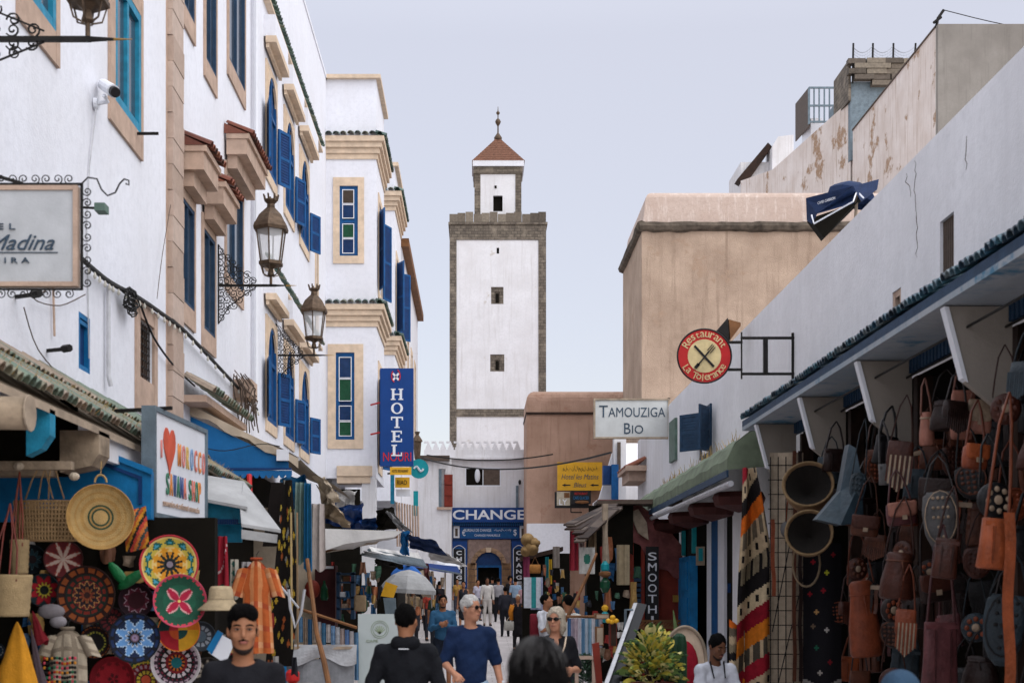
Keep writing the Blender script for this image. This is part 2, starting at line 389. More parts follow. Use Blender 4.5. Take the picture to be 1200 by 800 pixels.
def tile_mesh(L=.3, r=.075, nm='barrel', n=5):
    """half round roof tile, length along local -Y..0, convex side up, slightly tapered"""
    k = (L, r, nm)
    if k in TW: return TW[k]
    m = MB(); vs = []
    for y, s in ((0, 1), (-L, .86)):
        for rr in (1, .8):
            for i in range(n+1):
                a = PI*i/n; vs.append((math.cos(a)*r*s*rr, y, math.sin(a)*r*s*rr))
    q = n+1; fs = []
    for i in range(n):
        fs += [(i, i+1, 2*q+i+1, 2*q+i), (q+i, 3*q+i, 3*q+i+1, q+i+1), (i, q+i, q+i+1, i+1), (2*q+i, 2*q+i+1, 3*q+i+1, 3*q+i)]
    m.add(vs, fs); me = m.mesh('roof_tile', None); TW[k] = me; return me
def tiles(parent, a, b, n, out, L, r, m, jit=.04, name='roof_tile'):
    """a course of n tiles from a to b; each hangs from the line and slopes along vector out"""
    a, b = Vector(a), Vector(b); o = Vector(out).normalized(); al = (b-a).normalized(); up = al.cross(-o)
    if up.z < 0: up = -up; al = -al
    R3 = Matrix((al, o*1.0, up)).transposed()
    base = tile_mesh(L, r)
    key = (L, r, m.name)
    if key not in TW:
        c = base.copy(); c.materials.append(m); TW[key] = c
    me = TW[key]
    for i in range(n):
        p = a.lerp(b, (i+.5)/n)
        Rz = Matrix.Rotation(rnd.uniform(-jit, jit), 3, up)
        Mt = Matrix.Translation(p+o*L+up*rnd.uniform(-.01, .01)) @ (Rz @ R3).to_4x4()
        inst(name, me, parent, Mt)
def wy(px, X=-4.0): return FPX*abs(X)/abs(CX-px)
L4 = FL(-4.0)

# ================================================================== LEFT: near white house with blue windows (A)
A = thing('white_house', 'nearest white house on the left with bright blue windows, above the green tiled stall roof', 'house', (-4, 11, 0))
ho = [(11.95, 12.85, 7.07, 8.7), (14.95, 16.1, 7.2, 8.6), (13.68, 14.08, 4.05, 4.62), (16.05, 16.75, 4.35, 5.05)]
w = MB(); wall_holes(w, L4, 3, 17.55, 3.0, 17, ho); w.quad((-4, 3, 17), (-4, 17.55, 17), (-9, 17.55, 17), (-9, 3, 17)); w.quad((-4, 3, 3), (-9, 3, 3), (-9, 3, 17), (-4, 3, 17))
w.box(-9, -4.5, 3, 17.55, 2.9, 17)
w.build('wall', M['white'], A)
window(A, L4, 11.95, 12.85, 7.07, 8.7, M['teal_blue'], .03, (.14, .12, .2, .3), fw=.09, cols=(.5,))
window(A, L4, 14.95, 16.1, 7.2, 8.6, M['teal_blue'], .03, (.2, .1, .22, .28), fw=.1, cols=(.5,))
s_ = window(A, L4, 13.68, 14.08, 4.05, 4.62, M['blue_bright'], .06, fw=.05, rows=(.85,), glass=M['blue_dark'])
gw = window(A, L4, 16.05, 16.75, 4.35, 5.05, M['sand'], .12, (.15, .17, .2, .4), fw=.03, glass=M['wood'])
gr = MB()
for i in range(7): u = 16.1+i*.1; gr.fbox(L4, u-.008, u+.008, 4.37, 5.03, -.03, -.015)
for i in range(7): v = 4.43+i*.09; gr.fbox(L4, 16.07, 16.73, v-.008, v+.008, -.033, -.017)
gr.build('grille', M['iron'], gw)
# quoin strip of stone blocks at the party wall
bm_ = [MB().fbox(Fr((0, 0, 0), (0, 1, 0), (0, 0, 1), (1, 0, 0)), -.33+d, .33, 0, .325, 0, .07+d).mesh('stone_block', M['block']) for d in (0, .006, .012)]
for i in range(43): inst('stone_block', bm_[i % 3], A, loc=(-4.0, 17.9, 3.02+i*.332))
MB().fbox(L4, 17.5, 18.3, 3.0, 17, -.3, .004).build('pier', M['sand'], A)

# ================================================================== LEFT: house with tiled window hoods (B)
B = thing('tall_white_house', 'white house with narrow dark windows under red tiled stone hoods', 'house', (-4, 21, 0))
BW = [(18.42, 19.15, 9.78, 12.2), (19.95, 20.75, 9.63, 12), (21.8, 23.3, 10.36, 12.6),
      (18.36, 19.15, 5.75, 7.15), (19.8, 20.65, 5.66, 7.12), (21.6, 23.1, 6.9, 8.45)]
w = MB(); wall_holes(w, L4, 18.3, 24.55, 0, 17, BW); w.quad((-4, 18.3, 17), (-4, 24.55, 17), (-9, 24.55, 17), (-9, 18.3, 17)); w.box(-9, -4.6, 18.3, 24.5, 0, 16.9)
w.build('wall', M['white'], B)
for i, (a, b, c, d) in enumerate(BW):
    window(B, L4, a, b, c, d, M['shutter_navy'] , .035, (.07, .07, .2, .28), fw=.05, cols=(.5,) if i in (2, 5) else (.5,), rows=())
def hood(parent, ya, yb, z, proj=.33):
    h = MB(); h.fbox(L4, ya+.08, yb-.08, z-.32, z-.12, .04, proj*.55); h.fbox(L4, ya, yb, z-.12, z+.12, .04, proj); h.fbox(L4, ya-.02, yb+.02, z+.12, z+.2, .04, proj+.04)
    ob = h.build('window_hood', M['sand'], parent)
    n = max(4, int((yb-ya)/.14))
    tiles(ob, (-3.97, ya-.02, z+.38), (-3.97, yb+.02, z+.38), n, (1, 0, -.42), proj+.1, .07, M['tile_red'])
    for yy in (ya-.02, yb+.02): MB().prism([(-3.99, yy-.01, z+.2), (-3.99, yy-.01, z+.36), (-4+proj+.02, yy-.01, z+.2)], (0, .02, 0)).build('gable_end', M['tile_red'], ob)
hood(B, 18.28, 19.3, 7.6); hood(B, 19.7, 20.8, 7.55); hood(B, 21.5, 23.4, 8.85, .36)
hood(B, 21.9, 23.7, 13.6, .36)
# narrow dividing pilaster and rain pipe
MB().fbox(L4, 24.1, 24.55, 0, 17, .002, .05).build('pilaster', M['white'], B)
MB().tube([(-3.9, 24.0, 5.5), (-3.9, 24.0, 16.5)], .03, 6).build('rain_pipe', M['signwhite'], B)

# ================================================================== LEFT: hotel with arched blue windows (C) and its corner bay (D)
C_ = thing('hotel_building', 'white hotel with arched blue shuttered windows and a square corner bay', 'hotel', (-4, 30, 0))
CWn = [(25.75, 26.95), (28.15, 29.5), (30.6, 32.1)]
CH = [(a, b, z0, z1) for (a, b) in CWn for (z0, z1) in ((9.85, 11.75), (5.1, 6.95))]+[(33.6, 33.95, 8.2, 10.3)]
w = MB(); wall_holes(w, L4, 24.55, 36, 0, 15.4, CH, .2)
w.quad((-4, 24.55, 15.4), (-4, 36, 15.4), (-4.3, 36, 15.4), (-4.3, 24.55, 15.4)); w.box(-10, -4.7, 24.6, 44, 0, 15); w.box(-4.7, -4.3, 24.6, 36, 14.6, 15.4)
SPN = []
for a, b, z0, z1 in CH[:-1]:                                     # arch spandrels
    r = (b-a)/2; mid = (a+b)/2
    SPN.append((mid, r, z1))
w.build('wall', M['white'], C_)
MB().fbox(L4, 24.55, 36, 15.4, 15.5, -.35, .02).build('coping', M['white'], C_)
gm = MB().fbox(Fr((0, 0, 0), (0, 1, 0), (0, 0, 1), (1, 0, 0)), 0, .1, 0, .1, 0, 0.02).mesh('soffit_stud', M['cream'])
def shutter(parent, hinge, ang, wd, z0, z1, m=None):
    """louvred leaf hung at hinge=(x,y), ang measured from +Y towards +X"""
    d = Vector((math.sin(ang), math.cos(ang), 0)); nn = Vector((d.y, -d.x, 0))
    F = Fr((hinge[0], hinge[1], 0), d, (0, 0, 1), nn); s = MB(); t = .035
    s.fbox(F, 0, .06, z0, z1, 0, t); s.fbox(F, wd-.06, wd, z0, z1, 0, t)
    zs = [z0, (z0+z1)/2-.03, z1-.06]
    for z in zs: s.fbox(F, .06, wd-.06, z, z+.06, .002, t-.002)
    o = s.build('shutter', m or M['blue'], parent)
    l = MB(); z = z0+.09; l.fbox(F, .06, wd-.06, z0+.06, z1-.06, .012, .018)
    while z < z1-.1: l.fbox(F, .06, wd-.06, z, z+.04, .006, .026); z += .055
    l.build('louvres', m or M['blue_dark'], o); return o
for i, (a, b, z0, z1) in enumerate(CH[:-1]):
    win = window(C_, L4, a, b, z0, z1, M['blue'], .03, (.08, .08, .14, .2), M['cream'], fw=.09, cols=(.5,), rows=(.62,), glass=M['blue_dark'])
    zt = z1-(b-a)/2*1.35; mid, r, zq = SPN[i]; sp_ = MB()
    for sg in (-1, 1): sp_.prism([L4.pt(mid+sg*r, zq+.001, .05), L4.pt(mid+sg*r, zq-r*1.35, .05)]+[L4.pt(mid+sg*r*math.cos(PI/2*t/5), zq-r*1.35+r*1.35*math.sin(PI/2*t/5), .05) for t in range(1, 6)], (-.045, 0, 0))
    sp_.build('arch_surround', M['cream'], win)
    if i in (2, 3): shutter(C_, (-3.95, b), math.radians(22), .42, z0, zt)
    else:
        shutter(C_, (-3.95, a), math.radians(180-14), .5, z0+.05, zt+.1); shutter(C_, (-3.95, b), math.radians(26), .42, z0+.05, zt+.05)
    h = MB(); zc = z1+.28; h.fbox(L4, a-.24, b+.24, zc, zc+.08, .04, .1); h.fbox(L4, a-.28, b+.28, zc+.08, zc+.2, .04, .24)
    hd = h.build('window_hood', M['cream'], C_)
    MB().fbox(L4, a-.26, b+.26, zc+.2, zc+.6, .0, .22).build('hood_block', M['white'], hd)
window(C_, L4, 33.6, 33.95, 8.2, 10.3, M['sand'], .1, (.1, .1, .12, .16), M['cream'], fw=.04)
for z in (12.98, 8.02):
    lg = MB().fbox(L4, 25.3, 34.2, z-.1, z-.04, .0, .12).build('ledge', M['cream'], C_)
    tiles(lg, (-3.96, 25.3, z+.1), (-3.96, 34.2, z+.1), 60, (1, 0, -.5), .13, .055, M['tile_green'])
# bay D
YD, XD0, XD1 = 36.0, -4.3, -2.68
D = MB()
F6 = FF(YD)
dw = [(XX(398, YD), XX(419.5, YD), ZZ(300, YD), ZZ(218, YD)), (XX(393.5, YD), XX(415.5, YD), ZZ(515, YD), ZZ(413, YD))]
wall_holes(D, F6, XD0, XD1, 4.9, 15.4, dw, .15)
FX = FL(XD1); wall_holes(D, FX, YD, 39, 4.9, 15.4, [(36.7, 37.8, 10.0, 12.4), (36.7, 37.8, 5.3, 7.9)], .15)
D.quad((XD0, YD, 15.4), (XD1, YD, 15.4), (XD1, 39, 15.4), (XD0, 39, 15.4)); D.quad((XD0, YD, 4.9), (XD1, YD, 4.9), (XD1, 39, 4.9), (XD0, 39, 4.9))
D.box(XD0, XD1-.5, YD+.5, 39, 4.95, 15.3)
bay = D.build('corner_bay', M['white'], C_)
window(C_, F6, *dw[0], M['blue'], .08, (.17, .16, .22, .2), M['cream'], fw=.1, rows=(.5,), glass=M['blue_dark'])
window(C_, F6, *dw[1], M['blue'], .08, (.21, .23, .22, .24), M['cream'], fw=.1, rows=(.49,), glass=M['blue_dark'])
def lights(F, rects, org):
    for (a, b, c, d), m in rects:
        f = MB(); t = .02
        f.fbox(F, a, a+t, c, d, -.015, .002); f.fbox(F, b-t, b, c, d, -.015, .002); f.fbox(F, a+t, b-t, c, c+t, -.015, .0); f.fbox(F, a+t, b-t, d-t, d, -.015, .0)
        o = f.build('casement', M['signwhite'], C_); MB().fbox(F, a+.01, b-.01, c+.01, d-.01, -.03, -.012).build('pane', m, o)
M['glass_green'] = mat('green_glass', '1f4a34', .15, bump=0); M['glass_brown'] = mat('brown_glass', '43382f', .15, bump=0); M['glass_blue'] = mat('blue_glass', '1c3358', .15, bump=0)
R6 = lambda a, b, c, d: (XX(a, YD), XX(b, YD), ZZ(d, YD), ZZ(c, YD))
lights(F6, [(R6(401, 415, 222, 239), M['glass_brown']), (R6(401, 415, 239.5, 256), M['glass_blue']), (R6(401, 415, 262, 279), M['glass_green']), (R6(401, 415, 279.5, 297), M['glass_blue']),
            (R6(397, 412, 418, 443), M['glass_blue']), (R6(397, 412, 443.5, 470), M['glass_green']), (R6(397, 412, 475, 493), M['glass_blue']), (R6(397, 412, 493.5, 511), M['glass_green'])], None)
for z0, z1 in ((10.0, 12.4), (5.3, 7.9)):
    window(C_, FX, 36.7, 37.8, z0, z1, M['blue'], .15, (.12, .12, .2, .2), M['cream'], fw=.09, glass=M['blue_dark'])
    shutter(C_, (XD1+.05, 36.7), math.radians(160), .5, z0, z1-.3); shutter(C_, (XD1+.05, 37.8), math.radians(22), .5, z0, z1-.3)
def bay_cornice(y0, y1, x1, zt, x0, n, parent):
    """stepped cream cornice round a bay with a course of green tiles on the front and on the street side"""
    c = MB(); 
    for i, (dz, pr) in enumerate(((.0, .22), (-.14, .16), (-.28, .09), (-.42, .04))):
        c.box(x0, x1+pr, y0-pr, y1, zt+dz-.14, zt+dz)
    ob = c.build('cornice', M['cream'], parent)
    tiles(ob, (x0, y0+.02, zt+.12), (x1+.2, y0+.02, zt+.12), n, (0, -1, -.35), .3, .085, M['tile_green'])
    tiles(ob, (x1-.02, y0-.15, zt+.12), (x1-.02, y1, zt+.12), int((y1-y0)/.17), (1, 0, -.35), .3, .085, M['tile_green'])
    return ob
bay_cornice(YD, 39, XD1, ZZ(162, YD), XD0+.1, 9, C_)
bay_cornice(YD, 39, XD1, ZZ(358, YD), XD0+.1, 9, C_)
MB().box(XD0, XD1+.12, YD-.12, 39, 15.4, 15.5).build('coping', M['cream'], C_)
# arcade column and corbel under the bay
MB().box(XX(395, 36), XX(434, 36), 35.95, 36.5, ZZ(566, 36), ZZ(546, 36)).box(XX(395, 36), XX(434, 36)+.05, 35.9, 36.5, ZZ(546, 36), 4.95).build('corbel', M['cream'], C_)
MB().box(XX(424, 36), XX(440, 36), 36, 36.5, 0, 4.9).build('column', M['white_old'], C_)
MB().box(-10, -4.5, 24.6, 60, 14, 14.9).build('roof', M['white'], C_)

# ================================================================== LEFT: second bay (E) and brown corniced house (F)
E = thing('white_bay_house', 'narrow white house with a blue shuttered bay, just behind the blue hotel sign', 'house', (-3, 43, 0))
YE, XE = 43.0, -2.62
e = MB(); FE = FL(XE)
e.box(-9, XE-.2, YE+.02, 46.4, 4.8, 15.3); e.quad((-4.3, YE, 4.8), (XE, YE, 4.8), (XE, YE, 15.3), (-4.3, YE, 15.3))
wall_holes(e, FE, YE, 46.5, 4.8, 15.3, [(43.6, 44.8, 10.2, 12.6)], .12); e.quad((-9, YE, 15.3), (XE, YE, 15.3), (XE, 46.5, 15.3), (-9, 46.5, 15.3)); e.box(-9, -3.8, 39, YE, 0, 14)
e.build('wall', M['white'], E)
window(E, FE, 43.6, 44.8, 10.2, 12.6, M['blue'], .1, (.1, .1, .2, .2), M['cream'], fw=.1, glass=M['blue_dark'])
shutter(E, (XE+.05, 43.6), math.radians(150), .5, 10.2, 12.4); shutter(E, (XE+.05, 44.8), math.radians(40), .5, 10.2, 12.4)
bay_cornice(YE, 46.5, XE, ZZ(226, YE), -4.1, 8, E); bay_cornice(YE, 46.5, XE, ZZ(395, YE), -4.1, 8, E)
MB().box(-4.2, XE+.12, YE-.12, 46.5, 15.3, 15.42).build('coping', M['cream'], E)
Fh = thing('corniced_house', 'white house with a sloping brown eaves line and tan framed slit windows beyond the hotel', 'house', (-3, 52, 0))
XF = -2.6; FFx = FL(XF); hs = [(y, y+.9, 8.2, 11.2) for y in (47.4, 50.0, 52.8, 55.6)]
e = MB(); wall_holes(e, FFx, 46.6, 59, 0, 13.9, hs, .12); e.quad((XF, 46.6, 13.9), (XF, 59, 13.9), (-9, 59, 13.9), (-9, 46.6, 13.9)); e.box(-9, XF-.3, 46.7, 58.9, 0, 13.8); e.quad((-9, 59, 0), (XF, 59, 0), (XF, 59, 13.9), (-9, 59, 13.9)); e.quad((-9, 46.6, 0), (XF, 46.6, 0), (XF, 46.6, 13.9), (-9, 46.6, 13.9))
e.build('wall', M['white'], Fh)
MB().box(XF-.2, XF+.25, 46.5, 59.1, 13.7, 13.98).build('eaves', M['wood'], Fh)
for a, b, c, d in hs: window(Fh, FFx, a, b, c, d, M['wood'], .1, (.15, .15, .2, .2), M['cream'], fw=.07)
# low pale house stub beyond, on the left of the money changer
G_ = thing('pale_house', 'low pale house with a brown shuttered doorway beside the money changer building', 'house', (-3, 62, 1))
YG = 62.0
e = MB(); wall_holes(e, FF(YG), XX(470, YG), XX(529, YG), gz(YG)-1, ZZ(536, YG), [(XX(514, YG), XX(522, YG), ZZ(594, YG), ZZ(549, YG))], .2); e.box(XX(470, YG), XX(529, YG), YG+.3, 66, 0, ZZ(537, YG))
e.build('wall', M['white_old'], G_)
MB().box(XX(470, YG), XX(527, YG), YG-.25, YG+.1, ZZ(540, YG), ZZ(534, YG)).build('eaves', M['louvre'], G_)
MB().box(XX(513, YG), XX(517.5, YG), YG+.05, YG+.1, ZZ(594, YG), ZZ(549, YG)).build('jamb', M['steel'], G_)
d = MB(); dm = [ZZ(594, YG)+i*(ZZ(556, YG)-ZZ(594, YG))/3 for i in range(4)]
for a, b in zip(dm, dm[1:]): d.box(XX(521, YG), XX(530, YG), YG-.12, YG-.06, a+.04, b)
d.box(XX(520.5, YG), XX(530.5, YG), YG-.07, YG-.03, dm[0], dm[3]); d.build('open_door', M['wood_red'], G_)
MB().box(XX(512, YG), XX(530, YG), YG-.15, YG, ZZ(597, YG), ZZ(594, YG)).build('sill', M['sand'], G_)

# ================================================================== MINARET
MN = thing('minaret', 'tall square white minaret with dark rubble edges under a red pyramid roof', 'minaret', (0, 100, 0))
YM = 100.0; mx0, mx1, mt = XX(527, YM), XX(640, YM), ZZ(248, YM)
wx = mx1-mx0; F1 = FF(YM)
s = MB(); ww0, ww1 = XX(535, YM), XX(631, YM); zb = ZZ(281, YM); zc0, zc1 = ZZ(488, YM), ZZ(479, YM)
mh = [(XX(575.5, YM), XX(590, YM), ZZ(356, YM), ZZ(336, YM)), (XX(574.5, YM), XX(591, YM), ZZ(435, YM), ZZ(415, YM)), (XX(582, YM), XX(585, YM), ZZ(297, YM), ZZ(290, YM))]
wall_holes(s, F1, ww0, ww1, zc1, zb, mh, .25, w=-.05); wall_holes(s, F1, ww0, ww1, 0, zc0, [], w=-.05)
s.box(mx0+.1, mx1-.1, YM+.3, YM+wx, 0, mt-1.2); s.build('white_wall', M['limewash'], MN)
s = MB()
for x0, x1 in ((mx0, ww0), (ww1, mx1)): s.box(x0, x1, YM, YM+.6, 0, zb)
s.box(mx0, mx1, YM-.002, YM+wx, zb, ZZ(263, YM)); s.box(ww0, ww1, YM-.01, YM+.25, zc0, zc1); s.box(mx0-.02, mx0+.4, YM+.6, YM+wx, 0, zb); s.box(mx1-.4, mx1+.02, YM+.6, YM+wx, 0, zb)
s.build('stone_edging', M['rubble'], MN)
MB().box(mx0-.1, mx1+.1, YM-.1, YM+wx+.1, ZZ(263, YM), ZZ(260.5, YM)).build('string_course', M['rubble'], MN)
pm = [MB().box(0, .6-d, 0, .35, 0, .6+d*4).mesh('parapet_stone', M['rub_block']) for d in (0, .02, .04)]
n = int((wx+.1)/.57)
for i in range(n):
    inst('parapet_stone', pm[i % 3], MN, loc=(mx0-.02+i*(wx+.04)/n, YM-.03, ZZ(260.5, YM)))
    inst('parapet_stone', pm[i % 3], MN, loc=(mx0-.02+i*(wx+.04)/n, YM+wx-.3, ZZ(260.5, YM)))
for i in range(n):
    Mt = Matrix.Rotation(PI/2, 4, 'Z')
    for xx in (mx0+.35, mx1): inst('parapet_stone', pm[(i+1) % 3], MN, Matrix.Translation((xx, YM+.35+i*(wx-.6)/n, ZZ(260.5, YM))) @ Mt)
for (a, b, c, d), in [(q,) for q in mh[:2]]:
    k = MB(); k.fbox(F1, a, b, c, d, -.24, -.2); o = k.build('window', M['rubble'], MN)
    k = MB(); m_ = (a+b)/2; k.fbox(F1, m_-.12, m_+.12, c+.12, d-.45, -.2, -.17); k.build('slit', M['dark'], o)
    k = MB(); k.fbox(F1, a, m_-.2, c, d, -.2, -.12); k.fbox(F1, m_+.2, b, c, d, -.2, -.12); k.fbox(F1, m_-.2, m_+.2, d-.35, d, -.2, -.13); k.build('reveal', M['rubble'], o)
MB().fbox(F1, mh[2][0], mh[2][1], mh[2][2], mh[2][3], -.24, -.2).build('slit', M['dark'], MN)
# lantern room
YL = YM+1.6; l0, l1 = XX(556, YL), XX(611, YL); lb, lt = mt-.6, ZZ(195, YL); wl = l1-l0; li0, li1 = XX(563, YL), XX(604, YL)
s = MB(); F2 = FF(YL)
wall_holes(s, F2, li0, li1, lb, ZZ(204, YL), [(XX(578, YL), XX(589, YL), ZZ(247.5, YL), ZZ(229, YL))], .3, w=-.04); s.box(l0+.15, l1-.15, YL+.4, YL+wl-.1, lb, lt)
s.build('lantern_room', M['limewash'], MN)
MB().fbox(F2, XX(578, YL), XX(589, YL), lb, ZZ(229, YL), -.32, -.28).build('doorway', M['dark'], MN)
MB().fbox(F2, XX(579.5, YL), XX(582, YL), ZZ(220.5, YL), ZZ(217.5, YL), -.04, .01).build('vent', M['dark'], MN)
s = MB(); s.box(l0, li0, YL, YL+.5, lb, lt); s.box(li1, l1, YL, YL+.5, lb, lt); s.box(li0, li1, YL+.002, YL+.4, ZZ(204, YL), lt); s.box(l0, l0+.4, YL+.5, YL+wl, lb, lt); s.box(l1-.4, l1, YL+.5, YL+wl, lb, lt)
s.box(l0-.08, l1+.08, YL-.08, YL+wl+.08, ZZ(203, YL), ZZ(196, YL))
s.build('stone_frame', M['rubble'], MN)
e0, e1 = XX(554, YL), XX(614, YL)
MB().box(e0, e1, YL-.2, YL+wl+.2, ZZ(195.5, YL), ZZ(189, YL)).build('eaves_band', M['white'], MN)
cx_, cy_ = (e0+e1)/2, YL+wl/2; hw = (e1-e0)/2
rf = MB(); N = 12; zr0, zr1 = ZZ(189, YL), ZZ(165, YL+2)
for i in range(N):                                               # stepped courses of tiles
    t0, t1 = i/N, (i+1)/N; a = hw*(1.03-t0*.93); b = hw*(1.03-t1*.93); za = zr0+(zr1-zr0)*t0; zb_ = zr0+(zr1-zr0)*t1
    vs = [(cx_+sx*a, cy_+sy*a, za) for sx, sy in ((-1, -1), (1, -1), (1, 1), (-1, 1))]+[(cx_+sx*(b-.02), cy_+sy*(b-.02), zb_-.0) for sx, sy in ((-1, -1), (1, -1), (1, 1), (-1, 1))]
    rf.add(vs, [(0, 1, 5, 4), (1, 2, 6, 5), (2, 3, 7, 6), (3, 0, 4, 7), (4, 5, 6, 7), (0, 3, 2, 1)])
rf.build('pyramid_roof', mat('red_roof_tiles', '74503f', .85, var=.5, scale=9, bump=.8, bscale=14), MN)
MB().lathe([(.28, 0), (.3, .25), (.2, .4), (.06, .6), (.05, 1.1), (.17, 1.3), (.22, 1.45), (.15, 1.6), (.04, 1.7), (.04, 1.95), (.13, 2.05), (.14, 2.15), (.04, 2.25), (.015, 2.6)], (cx_, cy_, zr1-.1), 10).build('finial', M['bronze'], MN, smooth=True)

# ================================================================== CHANGE building
K = thing('money_changer_building', 'small white building with CHANGE signs and an arched doorway at the street end', 'building', (0, 64, 1))
YK = 64.0; FK = FF(YK); k0, k1 = XX(529, YK), XX(622, YK); kt = ZZ(533, YK)
kw = (XX(545, YK), XX(587, YK), ZZ(569.5, YK), ZZ(547.5, YK)); dr = (XX(557, YK), XX(588, YK), gz(YK), ZZ(662, YK))
s = MB(); wall_holes(s, FK, k0, k1, ZZ(630, YK), kt, [kw], .3); s.box(XX(497, YK), XX(622, YK), YK+.6, YK+6, 0, kt-.1); s.build('wall', M['white_old'], K)
w_ = window(K, FK, *kw, M['signwhite'], .06, fw=.05, cols=(.5,), glass=M['dark'])
MB().fbox(FK, XX(567, YK), XX(586, YK), ZZ(568, YK), ZZ(549, YK), -.05, -.03).build('closed_pane', M['louvre'], w_)
MB().ell((XX(559.5, YK), YK-.0, ZZ(557, YK)), (.13, .08, .33)).build('white_curtain', M['signwhite'], w_)
# merlons and wavy parapet
par = MB(); par.box(XX(497, YK), XX(620, YK), YK-.12, YK+.5, ZZ(536, YK), ZZ(527, YK)); par.box(XX(510, YK), XX(612, YK), YK-.22, YK, ZZ(538.5, YK), ZZ(536, YK)); par.build('parapet', M['white_old'], K)
mm = MB(); q = .2
for (a, b, c, d) in ((-.14, .14, 0, .12), (-.09, .09, .12, .22), (-.05, .05, .22, .32)): mm.box(a, b, 0, q, c, d)
mm.box(-.2, .02, .02, q-.02, .32, .4)
mem = mm.mesh('merlon', M['white_old'])
for i in range(13): inst('merlon', mem, K, loc=(XX(502+i*8.7, YK), YK-.1, ZZ(527, YK)))
MB().box(XX(604.5, YK), XX(607.5, YK), YK-.15, YK-.02, ZZ(595, YK), ZZ(569, YK)).build('drain_pipe', M['steel'], K)
MB().ell((XX(609, YK), YK-.15, ZZ(565, YK)), (.07, .1, .12)).build('wall_lamp', M['iron'], K)
# blue shop front: fascia, board, side boards, stone arch
def board(parent, F, a, b, c, d, m, nm='sign_board', t=.06, off=.02, rim=None):
    o = MB().fbox(F, a, b, c, d, off, off+t).build(nm, m, parent)
    if rim:
        r = MB(); q = rim[0]
        r.fbox(F, a-q, a, c-q, d+q, off-.003, off+t+.01); r.fbox(F, b, b+q, c-q, d+q, off-.003, off+t+.01); r.fbox(F, a, b, d, d+q, off-.003, off+t+.007); r.fbox(F, a, b, c-q, c, off-.003, off+t+.007)
        r.build('rim', rim[1], o)
    return o
PK = lambda a, b, c, d: (XX(a, YK), XX(b, YK), ZZ(d, YK), ZZ(c, YK))
cs = board(K, FK, *PK(527.5, 618, 595, 612), M['navy'], 'shop_fascia', .35, .02)
text('CHANGE', FK, XX(573, YK), ZZ(603.3, YK), .372, XX(615, YK)-XX(530.5, YK), .45, M['signwhite'], cs, off=.02)
MB().fbox(FK, *PK(530, 617, 612, 634), -.0, .05).build('blue_panel', M['blue_dark'], K)
dt = MB()
for i in range(34): x = XX(531, YK)+i*(XX(616, YK)-XX(531, YK))/34; dt.fbox(FK, x, x+.05, ZZ(616, YK), ZZ(612, YK), .05, .28)
dt.build('awning_fringe', M['blue'], K, kind='stuff')
b2_ = board(K, FK, *PK(540, 607, 618, 630), M['blue'], 'shop_sign', .08, .06, (.04, M['navy']))
text('BUREAU DE CHANGE', FK, XX(560, YK), ZZ(621, YK), .142, 1.25, .13, M['signwhite'], b2_)
text('\u0645\u0643\u062a\u0628 \u0627\u0644\u0635\u0631\u0641'[::-1], FK, XX(589, YK), ZZ(621, YK), .142, .8, .15, M['signwhite'], b2_)
text('CHANGE MANUELLE', FK, XX(571, YK), ZZ(627, YK), .142, 1.2, .1, M['signwhite'], b2_)
text('\u20ac', FK, XX(543.5, YK), ZZ(624, YK), .142, .16, .3, M['signwhite'], b2_); text('$', FK, XX(603.5, YK), ZZ(624, YK), .142, .15, .32, M['signwhite'], b2_)
for a, b in ((531.5, 538.5), (609, 615.5)):
    o = board(K, FK, *PK(a, b, 616, 630), M['signwhite'], 'side_panel', .05, .06); MB().fbox(FK, *PK(a+2, b-2, 619, 628), .11, .12).build('inset', M['louvre'], o)
s = MB(); a0, a1 = XX(548, YK), XX(598.5, YK); zt_ = ZZ(632, YK); r_ = (dr[1]-dr[0])/2; mc = (dr[0]+dr[1])/2; NA = 12
s.fbox(FK, a0, dr[0], gz(YK)-.3, dr[3], -.05, .06); s.fbox(FK, dr[1], a1, gz(YK)-.3, dr[3], -.05, .06)
prof = [(mc+r_*math.cos(PI*t/NA), dr[3]+r_*math.sin(PI*t/NA)*1.02) for t in range(NA+1)]
for (p, r), (p2, r2) in zip(prof, prof[1:]): s.prism([FK.pt(p, r, .06), FK.pt(p2, r2, .06), FK.pt(p2, zt_, .06), FK.pt(p, zt_, .06)], (0, .11, 0))
s.fbox(FK, a0, mc-r_, dr[3], zt_, -.05, .06); s.fbox(FK, mc+r_, a1, dr[3], zt_, -.05, .06)
s.build('doorway_wall', mat('mauve_render', '8f7a72', .9, var=.3), K)
for t in range(9):                                               # voussoirs and jamb stones
    t0, t1 = PI*(t+.04)/9, PI*(t+.96)/9; R_ = r_+.22
    pts = [FK.pt(mc+r_*math.cos(t0), dr[3]+r_*math.sin(t0), .1), FK.pt(mc+R_*math.cos(t0), dr[3]+R_*math.sin(t0), .1), FK.pt(mc+R_*math.cos(t1), dr[3]+R_*math.sin(t1), .1), FK.pt(mc+r_*math.cos(t1), dr[3]+r_*math.sin(t1), .1)]
    MB().prism(pts, (0, .03, 0)).build('arch_stone', M['ashlar'] if t != 4 else M['cream'], K)
js = MB().box(0, .4, 0, .05, 0, .27).mesh('jamb_stone', mat('jamb_ashlar', 'a88768', .9, var=.3))
z = gz(YK)
while z < dr[3]-.1:
    for x in (a0+.02, dr[0]-.41, dr[1]+.01, a1-.4): inst('jamb_stone', js, K, loc=(x+rnd.uniform(-.01, .01), YK-.1, z))
    z += .3
MB().box(dr[0], dr[1], YK+.5, YK+.58, 0, dr[3]+r_).build('shop_interior', M['dark'], K)
MB().prism([FK.pt(*p, -.08) for p in prof], (0, .05, 0)).build('fanlight', M['blue_dark'], K)
